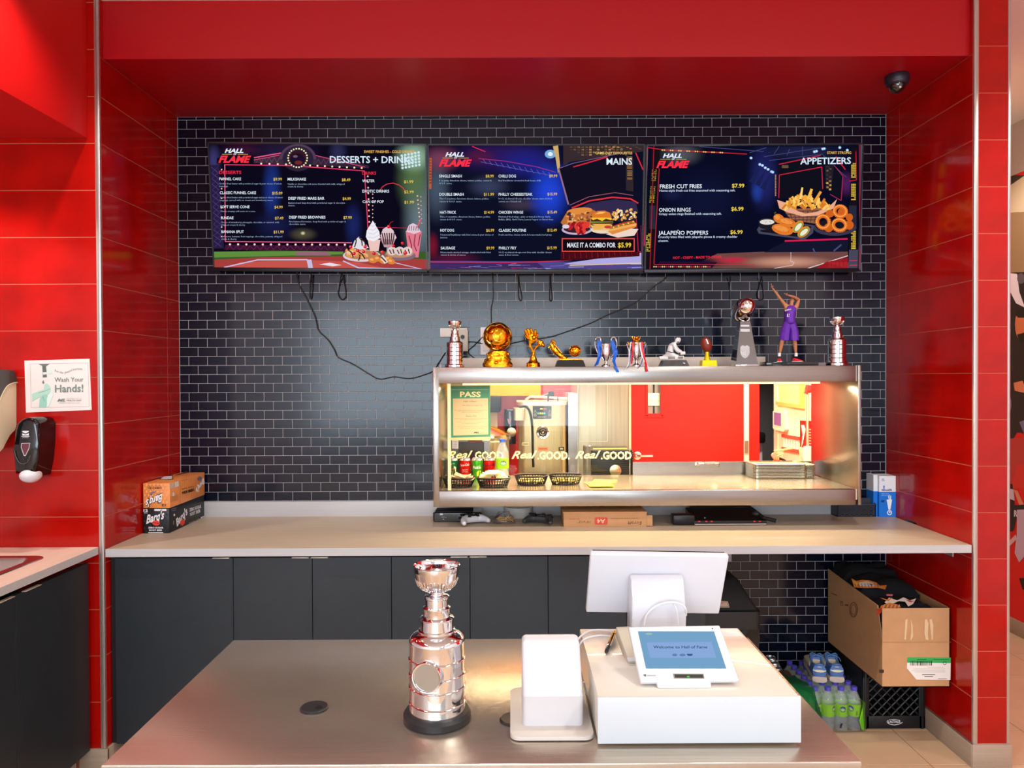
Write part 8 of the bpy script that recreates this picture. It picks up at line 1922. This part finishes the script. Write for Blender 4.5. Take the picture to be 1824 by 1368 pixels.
a.poly([(640, 920), (1000, 905), (1650, 905), (1650, 945), (1340, 1035), (400, 1030), (500, 990)], (112, 70, 66)); haze(a, 2, 1130, B2, 1180, 985, 420, 60, (206, 150, 126)); haze(a, 2, 1130, B2, 520, 985, 260, 60, (12, 10, 30)); haze(a, 2, 1130, B2, 760, 970, 180, 34, (200, 34, 70)); a.poly([(196, 980), (640, 985), (600, 1030), (170, 1025)], (40, 16, 44))
a.line([(1080, 1034), (1220, 1010), (1236, 990), (1200, 975)], 5, (220, 190, 190)); a.line([(1340, 1034), (1650, 936)], 6, (236, 206, 206)); a.line([(1210, 975), (1210, 910)], 4, (220, 190, 190)); a.poly([(1480, 985), (1650, 950), (1650, 1035), (1400, 1035)], (150, 26, 36))
for i in range(16): a.line([(1500+i*10, 985), (1500+i*10, 1030)], 3, (206, 60, 60), up=False)
a.line([(1162, 822), (1648, 806)], 13, (220, 30, 80)); a.poly([(1160, 830), (1650, 820), (1650, 905), (1000, 910)], (20, 22, 46))
for p in ([(1540, 900), (1600, 850)], [(1380, 880), (1400, 920)]): a.line(list(p), 12, (70, 76, 120))
a.poly([(1110, 236), (1456, 160), (1472, 440), (1110, 500)], (16, 16, 28)); a.line([(1116, 490), (1120, 312), (1448, 250), (1456, 420)], 6, (214, 40, 70)); a.line([(1116, 230), (1440, 160)], 7, (206, 40, 60)); a.rect(1140, 236, 1190, 258, (100, 80, 60)); a.poly([(1470, 240), (1540, 230), (1530, 430), (1480, 420)], (34, 30, 40))
for i in range(12): a.rect(1482+(i % 2)*22, 240+i*16, 1500+(i % 2)*22, 254+i*16, r_.choice([(240, 190, 90), (200, 150, 80), (90, 70, 60)]), up=False)
a.line([(1545, 240), (1612, 320), (1598, 510), (1512, 460)], 5, (190, 40, 80)); a.line([(1556, 170), (1630, 270)], 10, (200, 30, 50)); a.poly([(1540, 250), (1606, 322), (1594, 500), (1520, 450)], (14, 16, 30))
for i in range(14): a.rect(1086, 310+i*12, 1096, 318+i*12, (190, 140, 80), up=False)
# side score strips
for xx, top in (((110, 196), 1), ((1652, 1722), 0)):
    xa, xb = xx; a.poly([(xa+26, 100), (xb, 100), (xb-40 if top else xb, 1030), (xa-30 if top else xa, 1030)], (22, 16, 22))
    for (ya, yb_) in ((270, 355), (400, 525), (765, 905)) if top else ((220, 335), (380, 505), (745, 880)):
        y = ya
        while y < yb_:
            for k in range(3):
                s = (-(y-270)*.085 if top else 0); x = xa+26+k*13+s if top else xa+24+k*12
                if r_.random() > .12: a.rect(x, y, x+10, y+9, (240, 206, 70), up=False)
            y += 13
    a.rect((116 if top else xa+6), 548, (162 if top else xb-6), 730, (40, 40, 60))
a.line([(150, 90), (120, 1040)], 6, (170, 30, 50)); a.line([(100, 100), (76, 860)], 8, (220, 40, 60)); a.line([(192, 260), (150, 1000)], 6, (190, 36, 56)); a.line([(150, 1004), (930, 1004)], 5, (206, 40, 60)); a.line([(100, 98), (210, 116), (870, 150)], 7, (200, 30, 50)); a.line([(1712, 130), (1716, 350), (1660, 360)], 6, (200, 30, 50)); a.line([(1738, 76), (1742, 1040)], 5, (190, 30, 50)); a.poly([(1746, 76), (1770, 74), (1752, 1050), (1742, 1050)], (76, 78, 92)); a.poly([(1660, 890), (1738, 890), (1740, 1040), (1650, 1040)], (70, 70, 90)); a.line([(1662, 975), (1722, 973)], 5, (230, 50, 60)); a.line([(1664, 1010), (1724, 1008)], 5, (230, 50, 60))
for i in range(30):
    x = 210+i*16; a.rect(x, 114+i*.7, x+10, 124+i*.7, (244, 200, 100) if i % 4 < 2 else (200, 50, 60), up=False)
    if i < 28: a.rect(146+i*16, 1016, 156+i*16, 1026, (244, 210, 130) if i % 4 < 2 else (200, 60, 60), up=False)
# fries, rings, poppers
a.poly([(1150, 580), (1500, 560), (1410, 690), (1210, 660)], (150, 96, 70))
for i in range(9): a.line([(1160+i*36, 580+i*2), (1192+i*28, 660+i*3)], 5, (44, 30, 40), up=False)
for k in range(4): a.line([(1160+k*14, 594+k*22), (1500-k*20, 588+k*24)], 5, (44, 30, 40))
a.poly([(1102, 504), (1180, 530), (1260, 590), (1320, 610), (1400, 600), (1500, 560), (1566, 498), (1540, 570), (1420, 625), (1300, 632), (1180, 600), (1120, 570)], (236, 170, 140))
fr = [(240, 170, 60), (250, 190, 80), (226, 140, 46), (255, 206, 110), (214, 120, 40)]
for i in range(70):
    q = r_.random(); x = 1155+q*345; h_ = 90*math.sin(q*PI)+18; y = 560-r_.random()*h_-10+40*math.sin(q*PI)*0; an = r_.uniform(-1.1, 1.1)+PI/2*0; L = r_.uniform(34, 52); dx, dy = math.sin(an)*L/1.0, -math.cos(an)*L
    a.line([(x-dx/2, y-dy/2+18), (x+dx/2, y+dy/2+18)], r_.uniform(15, 21), r_.choice(fr), up=(i % 2 == 0))
a.poly([(1272, 500), (1290, 408), (1304, 410), (1292, 500)], (255, 210, 120)); a.line([(1310, 470), (1370, 560)], 24, (244, 170, 60)); a.line([(1370, 420), (1340, 500)], 20, (250, 190, 80)); a.line([(1440, 440), (1390, 520)], 20, (240, 160, 56))
a.ell(1548, 720, 166, 62, (60, 54, 76), n=24); a.ell(1546, 706, 150, 50, (26, 22, 34), n=24)
for (x, y, rx, ry, rt) in ((1510, 610, 34, 30, 0), (1660, 640, 28, 30, 0), (1660, 700, 34, 36, 0), (1500, 720, 36, 34, 0), (1610, 600, 40, 36, 0)): a.ell(x, y, rx, ry, (206, 96, 30), n=12)
for (x, y, rx, ry, rt) in ((1590, 594, 46, 40, 10), (1458, 676, 46, 48, -30), (1584, 700, 50, 42, 10)):
    a.ring(x, y, rx, ry, 30, (226, 110, 36), rot=rt, n=22); a.ring(x-2, y-3, rx+2, ry+2, 9, (250, 166, 80), rot=rt, n=22)
a.poly([(946, 735), (960, 712), (1300, 690), (1386, 700), (1380, 760), (1310, 816), (1260, 806), (960, 765)], (70, 70, 90)); a.poly([(966, 738), (1300, 702), (1370, 710), (1300, 796), (980, 752)], (24, 22, 34))
a.ell(1024, 700, 66, 32, (28, 26, 34), n=20); a.rect(962, 672, 1086, 700, (28, 26, 34)); a.ell(1024, 674, 64, 26, (60, 60, 66), n=20); a.ell(1024, 676, 56, 20, (226, 222, 214), n=18)
for i in range(9): a.ell(1024+r_.uniform(-36, 36), 676+r_.uniform(-12, 12), 4, 3, (60, 80, 60), n=5, up=False)
PO = [(226, 120, 40), (240, 150, 70)]
for (x, y, rx, ry, rt) in ((1115, 650, 44, 34, 30), (1180, 680, 72, 34, 14), (1142, 734, 84, 40, 14)):
    a.ell(x, y, rx, ry, PO[0], n=18, rot=rt); a.ell(x-8, y-8, rx*.7, ry*.5, PO[1], n=14, rot=rt)
    for k in range(14): a.ell(x+r_.uniform(-.7, .7)*rx, y+r_.uniform(-.6, .6)*ry, 4, 3, (196, 90, 30), n=5, up=False)
a.line([(1086, 625), (1082, 604), (1094, 600)], 8, (60, 90, 40))
for (x, y, rt) in ((1262, 712, -50), (1306, 752, -40)): a.ell(x, y, 56, 34, (226, 130, 50), n=16, rot=rt); a.ell(x+2, y+2, 46, 24, (110, 160, 60), n=14, rot=rt); a.ell(x+3, y+3, 38, 17, (240, 232, 206), n=12, rot=rt)
a.build('picture', t); build_haze(2, t)
a.set(); logo(a, 168, 140, 258)
a.text('START STRONG', 1488, 150, 20, (240, 190, 90), x1=1674, bold=.018); a.text('APPETIZERS', 1280, 230, 52, (216, 234, 250), x1=1672, yb1=226, bold=.018)
for nm, x, y, x1, pr, p0, p1, py, ds in (('FRESH CUT FRIES', 195, 416, 520, '$7.99', 752, 848, 410, [('Home-style fresh-cut fries seasoned with seasoning salt.', 192, 778, 442)]), ('ONION RINGS', 189, 597, 434, '$6.99', 747, 842, 589, [('Crispy onion rings finished with seasoning salt.', 188, 672, 622)]), ('JALAPE\u00d1O POPPERS', 184, 775, 568, '$6.99', 740, 835, 768, [('Crunchy bites filled with jalape\u00f1o pieces & creamy cheddar', 183, 795, 800), ('cheese.', 183, 262, 830)])):
    a.text(nm, x, y, 31, (226, 238, 248), x1=x1, yb1=y-2, bold=.014); a.text(pr, p0, py, 31, (244, 214, 70), x1=p1, bold=.018)
    for d, dx, dx1, dy in ds: a.text(d, dx, dy, 18, (206, 222, 240), x1=dx1, yb1=dy-3, bold=.01)
a.text('HOT - CRISPY - MADE TO ORDER', 297, 962, 20, (236, 40, 66), x1=674, yb1=955, bold=.018); a.build('menu_lettering', t)
